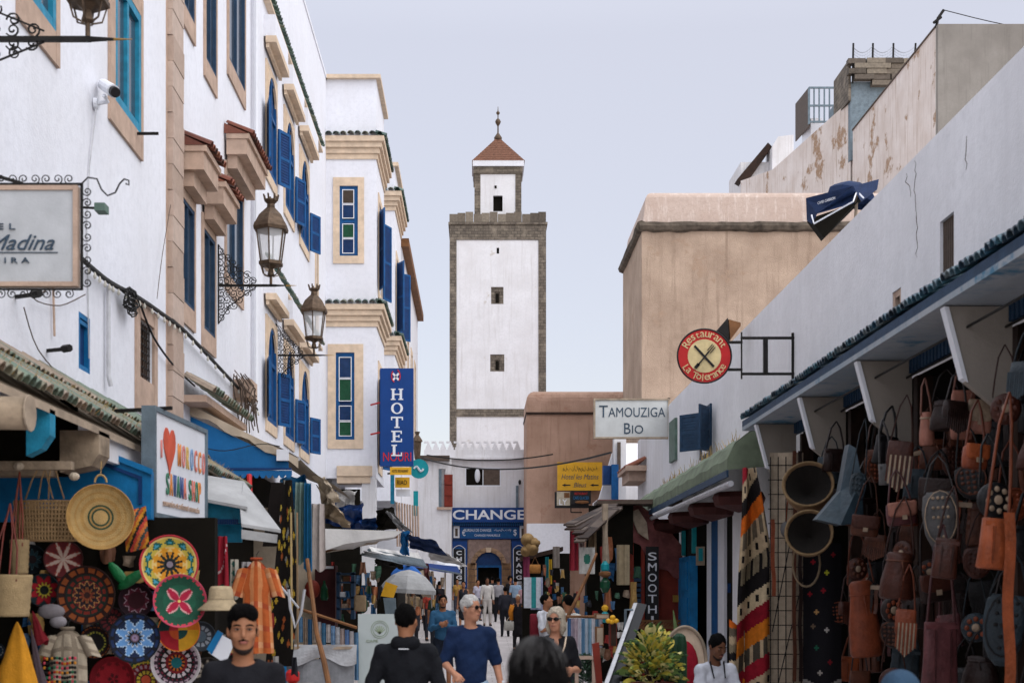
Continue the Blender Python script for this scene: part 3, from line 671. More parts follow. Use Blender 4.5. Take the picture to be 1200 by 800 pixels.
o = MB(); o.fbox(FK, dr[0], dr[0]+.12, gz(YK), dr[3], -.15, -.05); o.fbox(FK, dr[1]-.12, dr[1], gz(YK), dr[3], -.15, -.05); o.fbox(FK, dr[0]+.12, dr[1]-.12, dr[3]-.1, dr[3], -.15, -.048); o.build('door_frame', M['blue'], K)
for a, b in ((529, 547.5), (599.5, 617)):
    o = board(K, FK, *PK(a, b, 634, 689), M['navy'], 'side_board', .06, .06)
    i_ = board(o, FK, *PK(a+2.5, b-3, 643, 687), M['signblack'], 'inner_board', .02, .122, (.05, M['blue']))
    r2 = MB(); A_ = PK(a+2, b-2.5, 643, 687)
    for q in (0, 1): r2.fbox(FK, A_[q]-.015, A_[q]+.015, A_[2], A_[3], .15, .165)
    r2.fbox(FK, A_[0], A_[1], A_[2]-.02, A_[2]+.01, .15, .163); r2.tube([FK.pt(A_[0]+(A_[1]-A_[0])*t/8, A_[3]+.17*math.sin(PI*t/8), .157) for t in range(9)], .016, 5); r2.build('rim_line', M['signwhite'], o)
    for i, ch in enumerate('CHANGE'): text(ch, FK, (A_[0]+A_[1])/2, ZZ(647.5+i*7.2, YK), .15, .26, .2, M['signwhite'], i_, 'letter', off=.03)
MB().fbox(FK, *PK(496, 512, 612, 640), .05, .12).build('shop_poster', M['teal_blue'], K)

# ================================================================== FORT walls (rose and tan)
def bevel_block(mb, x0, x1, y0, y1, z0, z1, r=.4, lean=.0):
    """massive wall block with rounded top edge"""
    prof = [(0, z0), (lean, z1-r)]+[(lean+r*(1-math.cos(PI/2*t/5)), z1-r+r*math.sin(PI/2*t/5)) for t in range(1, 6)]
    rings = []
    for ins, z in prof: rings.append([(x0+ins, y0+ins, z), (x1-ins, y0+ins, z), (x1-ins, y1-ins, z), (x0+ins, y1-ins, z)])
    n = len(rings); vs = [p for r_ in rings for p in r_]
    fs = [(i*4+k, i*4+(k+1) % 4, i*4+4+(k+1) % 4, i*4+4+k) for i in range(n-1) for k in range(4)]+[(n*4-4, n*4-3, n*4-2, n*4-1)]
    mb.add(vs, fs)
Q = thing('rose_wall_block', 'low rose coloured rendered fort block carrying the yellow hotel board', 'fort wall', (4, 58, 0))
YQ = 60.0; s = MB(); zq = ZZ(457, YQ); zs = ZZ(484, YQ)
s.box(XX(617, YQ), 11.5, YQ, YQ+3.6, 0, zs-.06); bevel_block(s, XX(617, YQ), 11.5, YQ, YQ+3.6, zs+.04, zq, .45)
s.build('wall', M['rose'], Q, smooth=False)
MB().box(XX(617, YQ)-.03, 11.5, YQ-.06, YQ+3.6, zs-.06, zs+.04).build('string_course', M['wood_dark'], Q)
MB().box(XX(617, YQ), 11.5, YQ+3.65, YQ+40, 0, 6).build('rear_wall', M['rose'], Q)
MB().box(XX(618, 59), XX(668, 59), 59, 59.95, 0, ZZ(613, 59)).build('white_base', M['white'], Q)
T = thing('tan_bastion', 'massive square tan rendered bastion with a dark string course, above the restaurant sign', 'fort tower', (8, 52, 0))
YT, YT2 = 52.0, 58.7; xt0, xt1 = XX(752, YT), XX(1048, YT); ztop, zsc = ZZ(222, YT), ZZ(266, YT)
s = MB(); s.box(xt0, xt1, YT, YT2, 0, zsc-.15); s.build('wall', M['tan'], T)
s = MB(); bevel_block(s, xt0+.05, xt1, YT+.05, YT2-.05, zsc+.15, ztop, .35, .12); s.build('parapet', M['tan_top'], T)
s = MB(); n = 34
def rope(mb, a, b, r, n): mb.tube([Vector(a).lerp(Vector(b), i/n)+Vector((0, 0, rnd.uniform(-.02, .02))) for i in range(n+1)], [r*rnd.uniform(.85, 1.1) for _ in range(n+1)], 8)
rope(s, (xt0-.1, YT-.02, zsc), (xt1, YT-.02, zsc), .2, n); rope(s, (xt0-.02, YT-.1, zsc), (xt0-.02, YT2, zsc), .2, 12); s.build('string_course', mat('weathered_moulding', '5f554b', .95, var=.6, scale=3, bump=1, bscale=9), T)

# ================================================================== RIGHT: long white wall and lower houses
R4 = FRt(4.4); WR = thing('white_terrace_wall', 'long plain grey-white wall of the terrace building rising on the right above the leather stall', 'building', (4.4, 20, 0))
hr = [(12.62, 13.0, 4.72, 5.32), (14.2, 14.5, 4.56, 4.98)]
s = MB(); wall_holes(s, R4, 4, 31.4, 4.0, 6.19, hr, .12); s.quad((4.4, 4, 6.19), (4.4, 31.4, 6.19), (4.75, 31.4, 6.19), (4.75, 4, 6.19)); s.box(4.75, 4.8, 4, 31.4, 5.3, 6.19)
wall_holes(s, R4, 18.65, 31.4, 0, 4.0, [(23.6, 29.5, -1, 3.2)], .3); s.quad((4.4, 31.4, 0), (6.5, 31.4, 0), (6.5, 31.4, 6.19), (4.4, 31.4, 6.19)); s.quad((4.4, 18.65, 0), (9, 18.65, 0), (9, 18.65, 4), (4.4, 18.65, 4))
s.box(4.6, 16, 3.5, 31.2, 5.2, 5.3)
for i in range(6):                                               # wall end dips in a curve
    t = i/6; s.box(4.4, 4.74, 31.4+t*1.1, 31.4+(i+1)/6*1.1, 0, 6.17-.55*t*t)
s.build('wall', M['white_right'], WR)
for a, b, c, d in hr[:1]:
    o = window(WR, R4, a, b, c, d, M['louvre'], .09, fw=.02, glass=M['louvre'], name='louvred_opening')
    for i in range(6): x = a+.03+i*.056; MB().fbox(R4, x, x+.03, c+.02, d-.02, -.06, -.03).build('slat', M['louvre'], o)
window(WR, R4, *hr[1], M['sand'], .07, fw=.07, glass=M['steel'])
# cracks as real fine grooves are too small; hairline cracks drawn by thin dark fillings
def crack(u, v, n, dv, dr_=.03):
    pts = []; x = u; y = v
    for i in range(n): pts.append(R4.pt(x, y, .002)); x += rnd.uniform(-dr_, dr_); y += dv
    MB().tube([p+Vector((0, rnd.uniform(-.025, .025), 0)) for p in pts], [.001+.0028*math.sin(PI*(i+.5)/n) for i in range(n)], 4).build('crack', M['louvre'], WR)
crack(13.75, 6.15, 14, -.05); crack(13.7, 5.6, 10, -.05, .02); crack(12.3, 5.9, 7, -.05, .01); crack(14.0, 6.1, 8, -.04, .06)
# green slit door and shuttered window far along the wall
def leaf(F, a, b, c, d, w_, m): 
    o = MB().fbox(F, a, b, c, d, w_, w_+.04).build('shutter', m, WR); l = MB(); z = c+.05
    while z < d-.05: l.fbox(F, a+.04, b-.04, z, z+.03, w_+.04, w_+.055); z += .06
    l.build('louvres', m, o)

shutter(WR, (4.35, 26.9), math.radians(-40), .5, ZZ(531, 26.6)+.1, ZZ(481, 26.6), M['shutter_navy']); shutter(WR, (4.35, 25.6), math.radians(-150), .5, ZZ(527, 25.3), ZZ(474, 25.3), M['shutter_navy'])
window(WR, R4, 25.65, 26.85, 4.45, 5.4, M['shutter_navy'], .02, fw=.06, glass=M['dark'])
MB().fbox(R4, 30.1, 31.0, ZZ(540, 30.5), ZZ(492, 30.5), .0, .06).build('green_shutter', M['shutter_green'], WR)
# lower white houses beyond
S1 = thing('stepped_white_house', 'low white house with a stepped parapet behind the Tamouziga sign', 'house', (4.5, 36, 0))
s = MB(); s.box(4.45, 9, 32.6, 38, 0, 5.75); s.box(4.45, 6, 35.0, 38, 5.75, 6.1); s.prism([(4.45, 32.6, 5.75), (4.45, 35, 5.75), (4.45, 35, 6.2), (4.45, 34.2, 6.15)], (.4, 0, 0)); s.build('wall', M['white_old'], S1)
c = MB(); c.box(4.0, 4.45, 36.2, 37.9, ZZ(566, 37), ZZ(555, 37)); c.box(3.9, 4.45, 36.0, 38.1, ZZ(555, 37), ZZ(549, 37)); hd = c.build('window_hood', M['sand'], S1)
tiles(hd, (4.45, 36.0, ZZ(541, 37)), (4.45, 38.1, ZZ(541, 37)), 9, (-1, 0, -.5), .6, .1, M['tile_red'])
S2 = thing('small_white_house', 'small white gabled house front with a blue shutter box beside the yellow board', 'house', (4.4, 44, 0))
s = MB(); s.box(4.2, 9, 40, 50, 0, 5.2)
s.prism([(4.2, 40, 5.2), (4.2, 44, 5.2), (4.2, 42, 6.5)], (3, 0, 0)); s.box(XX(718, 40), XX(732, 40), 39.6, 40, 0, ZZ(515, 40)); s.prism([P(700, 592, 39.9), P(718, 592, 39.9), P(718, 530, 39.9)], (0, .4, 0))
s.build('wall', M['white_old'], S2)
MB().box(XX(723, 39.6), XX(727, 39.6), 39.5, 39.56, ZZ(560, 40), ZZ(520, 40)).build('grille', M['louvre'], S2)
o = MB().box(XX(706, 39.5), XX(722, 39.5), 39.3, 39.6, ZZ(568, 39.5), ZZ(546, 39.5)).build('shutter_box', M['blue_dark'], S2)
MB().box(XX(716, 39.3), XX(724, 39.3), 39.1, 39.28, ZZ(590, 39.4), ZZ(545, 39.4)).build('blue_post', M['blue'], o)

# ================================================================== RIGHT: rooftops
RB = thing('peeling_rooftop_building', 'peeling pinkish white building with a raw grey concrete end, high on the right skyline', 'building', (18, 60, 0))
zr = ZZ(32, 54); X1 = XX(1097, 54)
s = MB(); s.add([(X1, 54, 0), (X1, 66, 0), (X1, 66, zr), (X1, 54, zr)], [(0, 1, 2, 3)]); s.box(X1+.2, 40, 54.2, 66, 0, zr-.05); s.build('side_wall', M['peeling'], RB)
MB().box(X1-.02, 40, 53.7, 53.99, 0, zr).build('end_wall', M['concrete'], RB)
MB().box(X1-.05, X1+.3, 54, 66, zr, zr+.06).build('coping', M['louvre'], RB)
RC = thing('crumbling_rooftop_house', 'crumbling pale house with bare brown patches and a grey roof hut, right skyline', 'house', (17, 72, 0))
za = ZZ(117, 67); xa = XX(997, 67); pts = [(xa, 67), (XX(905, 78), 78), (XX(868, 84), 84)]
s = MB()
for (a, b), (c, d) in zip(pts, pts[1:]): s.quad((a, b, 0), (c, d, 0), (c, d, ZZ(212, 84) if d > 80 else ZZ(199, 78)), (a, b, za if b < 70 else ZZ(199, 78)))
s.box(xa+.05, 40, 67, 84, 0, za-1); s.build('wall', M['peeling'], RC)
s = MB(); hx0, hx1 = XX(996, 67), XX(1100, 67); s.box(hx0, hx1, 66.9, 71, za-3, ZZ(97, 67)); s.build('roof_hut', M['greyboard'], RC)
st = [MB().box(0, .95-k*.1, 0, .4, 0, .24).mesh('parapet_stone', M['rub_block']) for k in range(2)]
for r_ in range(4):
    for i in range(5): inst('parapet_stone', st[(i+r_) % 2], RC, loc=(hx0+i*.9-(r_ % 2)*.3+.1, 66.5+rnd.uniform(-.05, .05), ZZ(97, 67)+r_*.26))
for x_ in (1019, 1043): inst('parapet_stone', st[0], RC, loc=(XX(x_, 67), 66.55, ZZ(97, 67)-.27))
MB().box(hx0-.12, hx0-.003, 66.8, 69.6, ZZ(120, 67), ZZ(72, 67)).build('side_parapet', M['rubble'], RC)
fence = thing('wire_fence', 'thin post and drooping wire mesh fence on the stone parapet of the rooftop', 'fence', (hx0, 66.9, ZZ(72, 67)))
px_ = [999, 1022, 1046, 1072]
for a in px_: MB().tube([P(a, 98 if a < 1060 else 66, 66.6), P(a+1, 51, 66.6)], .05, 5).build('post', M['iron'], fence)
M['mesh'] = mat('pale_netting', 'a9aeb8', .9, bump=0)
for a, b in zip(px_, px_[1:]):
    k = MB(); top = [P(a+(b-a)*t/8, 55+7*math.sin(PI*t/8), 66.6) for t in range(9)]; k.tube(top, .025, 4)
    for j in range(1, 5): k.tube([P(a+(b-a)*t/8, 55+7*math.sin(PI*t/8)+(72-55)*j/5, 66.6) for t in range(9)], .008, 3)
    for t in range(0, 9): k.tube([top[t], P(a+(b-a)*t/8, 72, 66.6)], .006, 3)
    k.build('netting', M['mesh'], fence)
rail = thing('roof_railing', 'pale blue-grey vertical bar railing at the edge of the rooftop terrace', 'railing', (XX(950, 74), 74, ZZ(160, 74)))
k = MB(); a, b = P(948, 102, 74), P(977, 103, 74)
for py in (103, 124, 143): MB().bar(P(948, py, 74), P(978, py, 74), .09).build('rail', M['steel'], rail)
for i in range(6): MB().bar(P(948+i*6, 103, 74), P(948+i*6, 146-i*1.5, 74), .1 if i == 0 else .07).build('baluster', M['steel'], rail)
k = MB(); k.prism([P(932, 122, 79), P(948, 102, 74), P(948, 148, 74), P(932, 166, 79)], (.05, 0, 0)); k.build('side_screen', M['louvre'], rail)
MB().box(XX(945, 76), XX(958, 76), 75, 77, ZZ(170, 76), ZZ(146, 76)).build('plinth', M['white'], rail)
RD = thing('far_rooftop_house', 'small far rooftop house with a dark tiled eave left of the crumbling house', 'house', (16, 86, 0))
YR = 86; MB().box(XX(868, YR), XX(905, YR), YR, YR+4, 0, ZZ(190, YR)).build('wall', M['white_old'], RD)
MB().prism([P(864, 210, YR-.3), P(900, 167, YR-.3), P(905, 172, YR-.3), P(874, 216, YR-.3)], (0, 1, 0)).build('eave', M['wood_dark'], RD)
k = MB().box(XX(905, 85), XX(930, 85), 85, 87, ZZ(220, 85), ZZ(172, 85)).prism([P(905, 172, 85), P(930, 172, 85), P(930, 158, 85), P(912, 160, 85)], (0, 2, 0)); k.build('roof_block', M['white_old'], RD)
ant = thing('roof_antenna', 'bent dark antenna mast with a guy wire on the corner of the concrete end wall', 'antenna', P(1097, 32, 54))
MB().tube([P(1097, 33, 54), P(1099, 22, 54), P(1106, 12, 54)], .06, 5).tube([P(1094, 27, 54), P(1103, 20, 54)], .06, 5).build('mast', M['iron'], ant)
MB().tube([P(1106+i*18, 13+i*4.2-abs(i-2.5)*.4, 54) for i in range(6)], .018, 4).build('guy_wire', M['cable'], ant)
# ================================================================== generic street pieces
def sheet(mb, A_, B_, C__, D_, nu=8, nv=6, sag=0, wav=0, colf=None, seed=0):
    """cloth between corners A B (top) and D C (bottom); sag in z, ripple along the normal"""
    A_, B_, C__, D_ = map(Vector, (A_, B_, C__, D_)); nn = (B_-A_).cross(D_-A_).normalized(); r = random.Random(seed); ph = [r.uniform(0, 6) for _ in range(4)]
    def fn(u, v):
        p = A_*(1-u)*(1-v)+B_*u*(1-v)+C__*u*v+D_*(1-u)*v
        p = p-Vector((0, 0, 1))*sag*4*u*(1-u)*(.4+.6*v)
        return p+nn*wav*(math.sin(u*11+ph[0]+v*2)+.5*math.sin(u*23+ph[1]-v*3))*(.3+.7*v)
    return mb.grid(fn, nu, nv, colf)
def spiral(mb, F, cu, cv, r0, turns=1.6, a0=0, sg=1, rad=.006, w=0):
    pts = []; N = 16
    for i in range(N+1):
        t = i/N; a = a0+sg*t*turns*2*PI; r = r0*(1-.82*t); pts.append(F.pt(cu+r*math.cos(a), cv+r*math.sin(a), w))
    mb.tube(pts, rad, 4)
def lantern(loc, h, label, wallx, Yl, group='wrought iron street lanterns on the left wall', arm_py=None, tip=None, full=True):
    """six sided lantern standing on a wall bracket with a scrollwork triangle"""
    t = thing('street_lantern', label, 'street lamp', loc, group); x, y, z = loc; k = h/1.05; F = FF(Yl)
    def lt(prof, nm, m, par=t, n=6): return MB().lathe([(a*k, b*k) for a, b in prof], (x, y, z), n, rot0=PI/6).build(nm, m, par)
    # z = bracket bar height; lantern stands on it
    lt([(.02, 0), (.02, .1), (.05, .12), (.03, .2), (.09, .24)], 'stem', M['bronze'])
    lt([(.15, .24), (.17, .25), (.17, .29), (.14, .3)], 'bottom_ring', M['bronze'])
    fr = MB()
    for i in range(6):
        a = PI/6+i*PI/3; fr.bar((x+.145*k*math.cos(a), y+.145*k*math.sin(a), z+.29*k), (x+.205*k*math.cos(a), y+.205*k*math.sin(a), z+.72*k), .018*k)
        fr.tube([(x+.03*k*math.cos(a), y+.03*k*math.sin(a), z+.1*k), (x+.11*k*math.cos(a), y+.11*k*math.sin(a), z+.13*k), (x+.15*k*math.cos(a), y+.15*k*math.sin(a), z+.26*k)], .008*k, 4)
    fo = fr.build('frame', M['bronze'], t)
    gp = MB().lathe([(.14*k, .295*k), (.2*k, .72*k)], (x, y, z), 6, rot0=PI/6); gp.f = gp.f[:-2]; gp.c = gp.c[:-2]; gp.build('glass', M['lampglass'], fo)
    lt([(.24, .7), (.25, .74), (.23, .8), (.2, .8)], 'collar', M['bronze']); lt([(.22, .8), (.17, .9), (.07, 1.0), (.05, 1.02)], 'cap', M['bronze'])
    cr = MB(); cr.lathe([(.055*k, 1.02*k), (.05*k, 1.06*k), (.09*k, 1.1*k), (.08*k, 1.12*k)], (x, y, z), 8)
    for i in range(7):
        a = i*2*PI/7; cr.bar((x+.08*k*math.cos(a), y+.08*k*math.sin(a), z+1.1*k), (x+.1*k*math.cos(a), y+.1*k*math.sin(a), z+1.18*k), .035*k, .02*k)
    cr.build('crown', M['bronze'], t)
    br = MB(); br.bar((wallx, y, z-.02), (x+.02, y, z-.02), .035); br.tube([(x, y, z-.02), (x+.3*k, y, z-.02)], [.022, .004], 6)
    br.build('bracket', M['iron'], t)
    MB().tube([(x+.12*k, y, z-.02), (x+.34*k, y, z-.02)], [.014, .003], 6).build('spear_tip', M['gold'], t)
    sc = MB(); r = random.Random(int(x*100)); Fw = Fr((wallx, y, z), (1, 0, 0), (0, 0, 1), (0, -1, 0)); Wd = (x-wallx)*.72; Hh = .5*k*1.05
    rows = 6
    for sg in (-1, 1):
        sc.tube([Fw.pt(.01, sg*Hh), Fw.pt(Wd*.3, sg*Hh*.55), Fw.pt(Wd, sg*.04)], .009, 4)
        for i in range(rows):
            for j in range(rows-i):
                u = .05+Wd*(i/rows); v = sg*(.05+(Hh-.06)*(j/rows)); q = .045*k
                spiral(sc, Fw, u+r.uniform(-.01, .01), v, q*1.25, 1.4, r.uniform(0, 6), r.choice((-1, 1)), .0075)
    sc.bar((wallx+.01, y, z-Hh), (wallx+.01, y, z+Hh), .02); sc.build('scrollwork', M['iron'], t)
    return t
lantern((XX(103, 10), 10, ZZ(43, 10)), 1.0, 'nearest street lantern, cut by the top of the photo, on a scrollwork bracket', -4, 10)
lantern((XX(317.5, 21), 21, ZZ(333, 21)), 1.22, 'street lantern on the white house wall beside the tiled window hoods', -4, 21)
lantern((XX(368, 27), 27, ZZ(415, 27)), 1.22, 'street lantern in front of the hotel bay, lower and farther than the others', -4, 27)
lf = thing('far_lantern', 'small far lantern just right of the blue hotel sign', 'street lamp', (XX(489, 43), 43, ZZ(541, 43)))
MB().lathe([(.03, 0), (.09, .12), (.13, .62), (.17, .64), (.15, .7), (.05, .85), (.09, .95)], (XX(489, 43), 43, ZZ(541, 43)), 6).build('lantern_head', M['bronze'], lf)
MB().bar((-2.62, 43.2, ZZ(541, 43)), (XX(489, 43), 43, ZZ(541, 43)), .05).build('arm', M['iron'], lf)

# ------------------------------------------------------------------ hanging signs
def front_box(px0, px1, py0, py1, Y, t=.06): return (XX(px0, Y), XX(px1, Y), Y, Y+t, ZZ(py1, Y), ZZ(py0, Y))
# white hotel board with scroll ironwork
YS = 9.0; FS = FF(YS); hs_ = thing('hanging_hotel_board', 'weathered white hotel board in a scrolled black iron frame at the left edge', 'sign', (-2.8, YS, 4.2))
bx = (XX(-112, YS), XX(87, YS), ZZ(331, YS), ZZ(224, YS))
bd = MB().fbox(FS, *bx, -.02, .02).build('board', mat('aged_white_enamel', 'b5b7ba', .6, var=.18, scale=3, bump=.1), hs_)
fr = MB(); q = .03
fr.fbox(FS, bx[0]-q, bx[0], bx[2]-q, bx[3]+q, -.03, .035); fr.fbox(FS, bx[1], bx[1]+q, bx[2]-q, bx[3]+q, -.03, .035); fr.fbox(FS, bx[0], bx[1], bx[2]-q, bx[2], -.03, .032); fr.fbox(FS, bx[0], bx[1], bx[3], bx[3]+q, -.03, .032)
fr.build('board_rim', M['sand'], hs_)
M['sign_slate'] = mat('slate_letters', '3c4c5c', .6, bump=0)
text('HOTEL', FS, XX(-17, YS), ZZ(266.5, YS), .022, XX(19, YS)-XX(-54, YS), ZZ(263, YS)-ZZ(270, YS), M['sign_slate'], bd, spacing=1.6)
text('Al Madina', FS, XX(10, YS), ZZ(285, YS), .022, XX(65, YS)-XX(-46, YS), ZZ(274, YS)-ZZ(292, YS), M['sign_slate'], bd, shear=.45)
MB().fbox(FS, XX(-100, YS), XX(69, YS), ZZ(297.4, YS), ZZ(296.4, YS), .02, .026).build('rule', M['sign_slate'], bd)
text('ESSAOUIRA', FS, XX(-17, YS), ZZ(306, YS), .022, XX(36, YS)-XX(-70, YS), ZZ(302.5, YS)-ZZ(309, YS), M['sign_slate'], bd, spacing=1.6)
ir = MB(); zt, zb = bx[3]+q, bx[2]-q; xr = bx[1]+q
ir.bar(FS.pt(-4, zt+.015), FS.pt(xr+.02, zt+.015), .016); ir.bar(FS.pt(xr+.02, zt+.02), FS.pt(xr+.02, zb-.02), .016); ir.bar(FS.pt(-4, zb-.015), FS.pt(xr+.02, zb-.015), .012)
i = 0; x = bx[0]
while x < xr-.04:
    spiral(ir, FS, x+.035, zt+.05, .034, 1.4, -PI/2 if i % 2 else PI*1.5, 1 if i % 2 else -1, .0045); spiral(ir, FS, x+.035, zb-.045, .034, 1.4, PI/2, 1 if i % 2 else -1, .0045); x += .075; i += 1
z = zb+.03
while z < zt: spiral(ir, FS, xr+.055, z, .032, 1.4, PI, 1 if i % 2 else -1, .0045); z += .075; i += 1
ir.tube([FS.pt(xr+.02+u, zt+.02+v) for u, v in ((0, 0), (.04, .04), (.1, .03), (.13, -.04), (.17, -.08), (.22, -.06), (.25, 0), (.28, .03), (.31, .02), (.31, -.01), (.29, 0))], .006, 5)
ir.build('scroll_frame', M['iron'], hs_)
MB().bar((-4, YS, zt+.3), (-3, YS, zt+.02), .02).bar((-4, YS, zt+.015), (bx[0], YS, zt+.015), .02).build('hanger', M['iron'], hs_)
# blue hotel sign
YB = 35.2; FB = FF(YB); hb = thing('blue_hotel_sign', 'tall navy blue vertical hotel sign with white serif letters, on red brackets', 'sign', (XX(465, YB), YB, ZZ(490, YB)))
a, b, c, d = XX(445.5, YB), XX(484.5, YB), ZZ(546, YB), ZZ(431.5, YB)
pn = MB().fbox(FB, a, b, c, d, -.12, .02).build('panel', M['navy'], hb)
for py in (471, 506): MB().tube([(XX(433, YB), YB+.5, ZZ(py, YB)), (a, YB+.05, ZZ(py, YB))], .025, 5).build('bracket', M['signred'], hb)
def strokes(parent, F, rects, m, nm='letter'):
    o = MB()
    for u0, u1, v0, v1 in rects: o.fbox(F, u0, u1, v0, v1, .021, .032+rnd.random()*.001)
    return o.build(nm, m, parent)
def poly_letter(parent, F, ch, u, v, w, h, m, off=.021):
    """slab serif capitals built of strokes; (u,v) centre"""
    o = MB(); x0, x1, y0, y1 = u-w/2, u+w/2, v-h/2, v+h/2; s = w*.2; t = h*.1; k = [off]
    def bx_(a, b, c, d): k[0] += .0004; o.fbox(F, x0+a*w, x0+b*w, y0+c*h, y0+d*h, off, k[0]+.01)
    if ch == 'H':
        for q in (.18, .82): bx_(q-.1, q+.1, 0, 1); bx_(q-.2, q+.2, 0, .1); bx_(q-.2, q+.2, .9, 1)
        bx_(.28, .72, .45, .55)
    elif ch == 'T': bx_(.4, .6, 0, 1); bx_(.28, .72, 0, .1); bx_(0, 1, .88, 1); bx_(0, .1, .7, .88); bx_(.9, 1, .7, .88)
    elif ch == 'E': bx_(.15, .37, 0, 1); bx_(.02, .92, 0, .11); bx_(.02, .9, .89, 1); bx_(.37, .68, .46, .55); bx_(.82, .92, .11, .3); bx_(.8, .9, .72, .89); bx_(.62, .7, .38, .63)
    elif ch == 'L': bx_(.15, .37, 0, 1); bx_(.02, .92, 0, .11); bx_(.04, .5, .9, 1); bx_(.82, .92, .11, .32)
    elif ch == 'O':
        N = 20
        for i in range(N):
            p = []
            for rr, aa in ((1, i), (1, i+1), (0, i+1), (0, i)):
                an = 2*PI*aa/N; rx = w*.5 if rr else w*.29; ry = h*.5 if rr else h*.4
                p.append(F.pt(u+rx*math.cos(an), v+ry*math.sin(an), off+.01))
            o.prism(p, tuple(F.W*-.009))
    return o.build('letter', m, parent)
for i, ch in enumerate('HOTEL'): poly_letter(pn, FB, ch, XX(465.3, YB), ZZ(462+i*16.4, YB), XX(474, YB)-XX(460, YB), .29, M['signwhite'])
text('NOURI', FB, XX(465.5, YB), ZZ(535, YB), .021, XX(482, YB)-XX(449, YB), .23, M['signred'], pn, off=-.0)
lg = MB()
for sx, sy in ((-1, 1), (1, 1), (-1, -1), (1, -1)): lg.bar(FB.pt(XX(464, YB), ZZ(441.5, YB), .03), FB.pt(XX(464+sx*3.5, YB), ZZ(441.5-sy*4, YB), .03), .05, .01, up=(0, 1, 0))
lg.build('logo', M['signwhite'], pn)
lg = MB()
for sg in (0, PI): lg.tube([FB.pt(XX(464, YB)+.11*math.cos(a_/8*PI+sg-.8), ZZ(441.5, YB)+.17*math.sin(a_/8*PI+sg-.8)+.02, .03) for a_ in range(6)], .018, 4)
lg.build('logo_ring', M['signred'], pn)
# small signs beneath
def simple_sign(nm, label, px0, px1, py0, py1, Y, m, cat='sign', t=.05, post=None, group=None):
    a, b, y0, y1, c, d = front_box(px0, px1, py0, py1, Y, t); th = thing(nm, label, cat, ((a+b)/2, Y, (c+d)/2), group)
    o = MB().box(a, b, y0, y1, c, d).build('panel', m, th); return th, o, FF(Y)
th, o, F_ = simple_sign('yellow_sign', 'wide yellow sign directly under the blue hotel sign', 457, 482, 547, 556, 35, M['signyellow']); text('HOTEL RESTAURANT', F_, XX(469, 35), ZZ(551.5, 35), 0, .42, .07, M['signblack'], o)
th, o, F_ = simple_sign('yellow_plate', 'small yellow plate below the wide yellow sign', 463, 480, 559, 571, 36, M['signyellow']); text('RIAD', F_, XX(471, 36), ZZ(565, 36), 0, .26, .12, M['signblack'], o)
simple_sign('white_plate', 'small white plate hanging below the yellow plate', 464, 481, 573, 581, 36.2, M['signwhite'])
simple_sign('teal_banner', 'narrow teal banner left of the small yellow plate', 457.5, 462, 556, 590, 36.5, M['teal_blue'], 'banner')
simple_sign('teal_strip', 'narrow teal upright banner beside the round teal sign post', 484.5, 490, 575, 604, 40, M['teal'], 'banner')
ts = thing('round_teal_sign', 'round teal sign with a white wave, right of the hotel sign', 'sign', P(491, 549, 38))
MB().tube([P(491, 549, 38.1), P(491, 549, 37.9)], .27, 20).build('disc', M['teal'], ts); MB().tube([P(485+i*1.6, 549-3*math.sin(i*.9), 37.88) for i in range(8)], .03, 4).build('wave', M['signwhite'], ts)
MB().tube([P(491, 549, 38.05), (-2.6, 39.5, ZZ(549, 38))], .03, 5).build('arm', M['iron'], ts)
# round restaurant sign
YR_ = 19.0; FR_ = FF(YR_); rs = thing('round_restaurant_sign', 'round red sign with crossed knife and fork on a cream centre, on a black bracket', 'sign', P(825, 417, YR_))
cu, cv = XX(825, YR_), ZZ(417.5, YR_); R_ = 31.5*YR_/FPX
MB().tube([FR_.pt(cu, cv, .03), FR_.pt(cu, cv, -.03)], R_, 48).build('disc', M['signred'], rs)
k = MB(); k.tube([FR_.pt(cu+R_*math.cos(t*PI/24), cv+R_*math.sin(t*PI/24), .03) for t in range(49)], .012, 5).build('rim', M['signblack'], rs)
ct = MB().tube([FR_.pt(cu, cv, .036), FR_.pt(cu, cv, .02)], R_*.62, 36).build('centre', mat('sign_cream', 'dcc794', .5, bump=0), rs)
for i, ch in enumerate('Restaurant'):
    an = math.radians(148-i*(118/9)); text(ch, FR_, cu+R_*.8*math.cos(an), cv+R_*.8*math.sin(an), .03, None, .075 if ch not in 'R' else .1, M['sign_cream'] if 'sign_cream' in M else ct.data.materials[0], rs, 'letter', rot=an-PI/2)
for i, ch in enumerate('La Tolerance'):
    if ch == ' ': continue
    an = math.radians(212+i*(118/11)); text(ch, FR_, cu+R_*.8*math.cos(an), cv+R_*.8*math.sin(an), .03, None, .07 if ch not in 'LTl' else .095, ct.data.materials[0], rs, 'letter', rot=an+PI/2)
kn = MB(); kn.bar(FR_.pt(cu-.14, cv+.14, .045), FR_.pt(cu+.13, cv-.15, .045), .03, .012, up=(0, 1, 0)); kn.build('knife', M['signblack'], rs)
fk = MB(); fk.bar(FR_.pt(cu-.1, cv-.14, .05), FR_.pt(cu+.06, cv+.06, .05), .02, .012, up=(0, 1, 0))
for q in (-.02, 0, .02): fk.bar(FR_.pt(cu+.06+q, cv+.06-q, .05), FR_.pt(cu+.13+q, cv+.14-q, .05), .011, .012, up=(0, 1, 0))
fk.bar(FR_.pt(cu-.13, cv-.17, .05), FR_.pt(cu-.08, cv-.11, .05), .045, .012, up=(0, 1, 0)); fk.build('fork', M['signblack'], rs)
bk = MB(); Y = YR_
for py in (396, 438): bk.bar(P(868 if py < 400 else 870, py, Y), (4.4, Y, ZZ(py, Y)), .035)
bk.bar(P(869, 389, Y), P(869, 444, Y), .02); bk.bar(P(897, 396, Y), P(897, 438, Y), .06)
for py in (401, 433): bk.bar(P(850, py, Y), P(870, py, Y), .035)
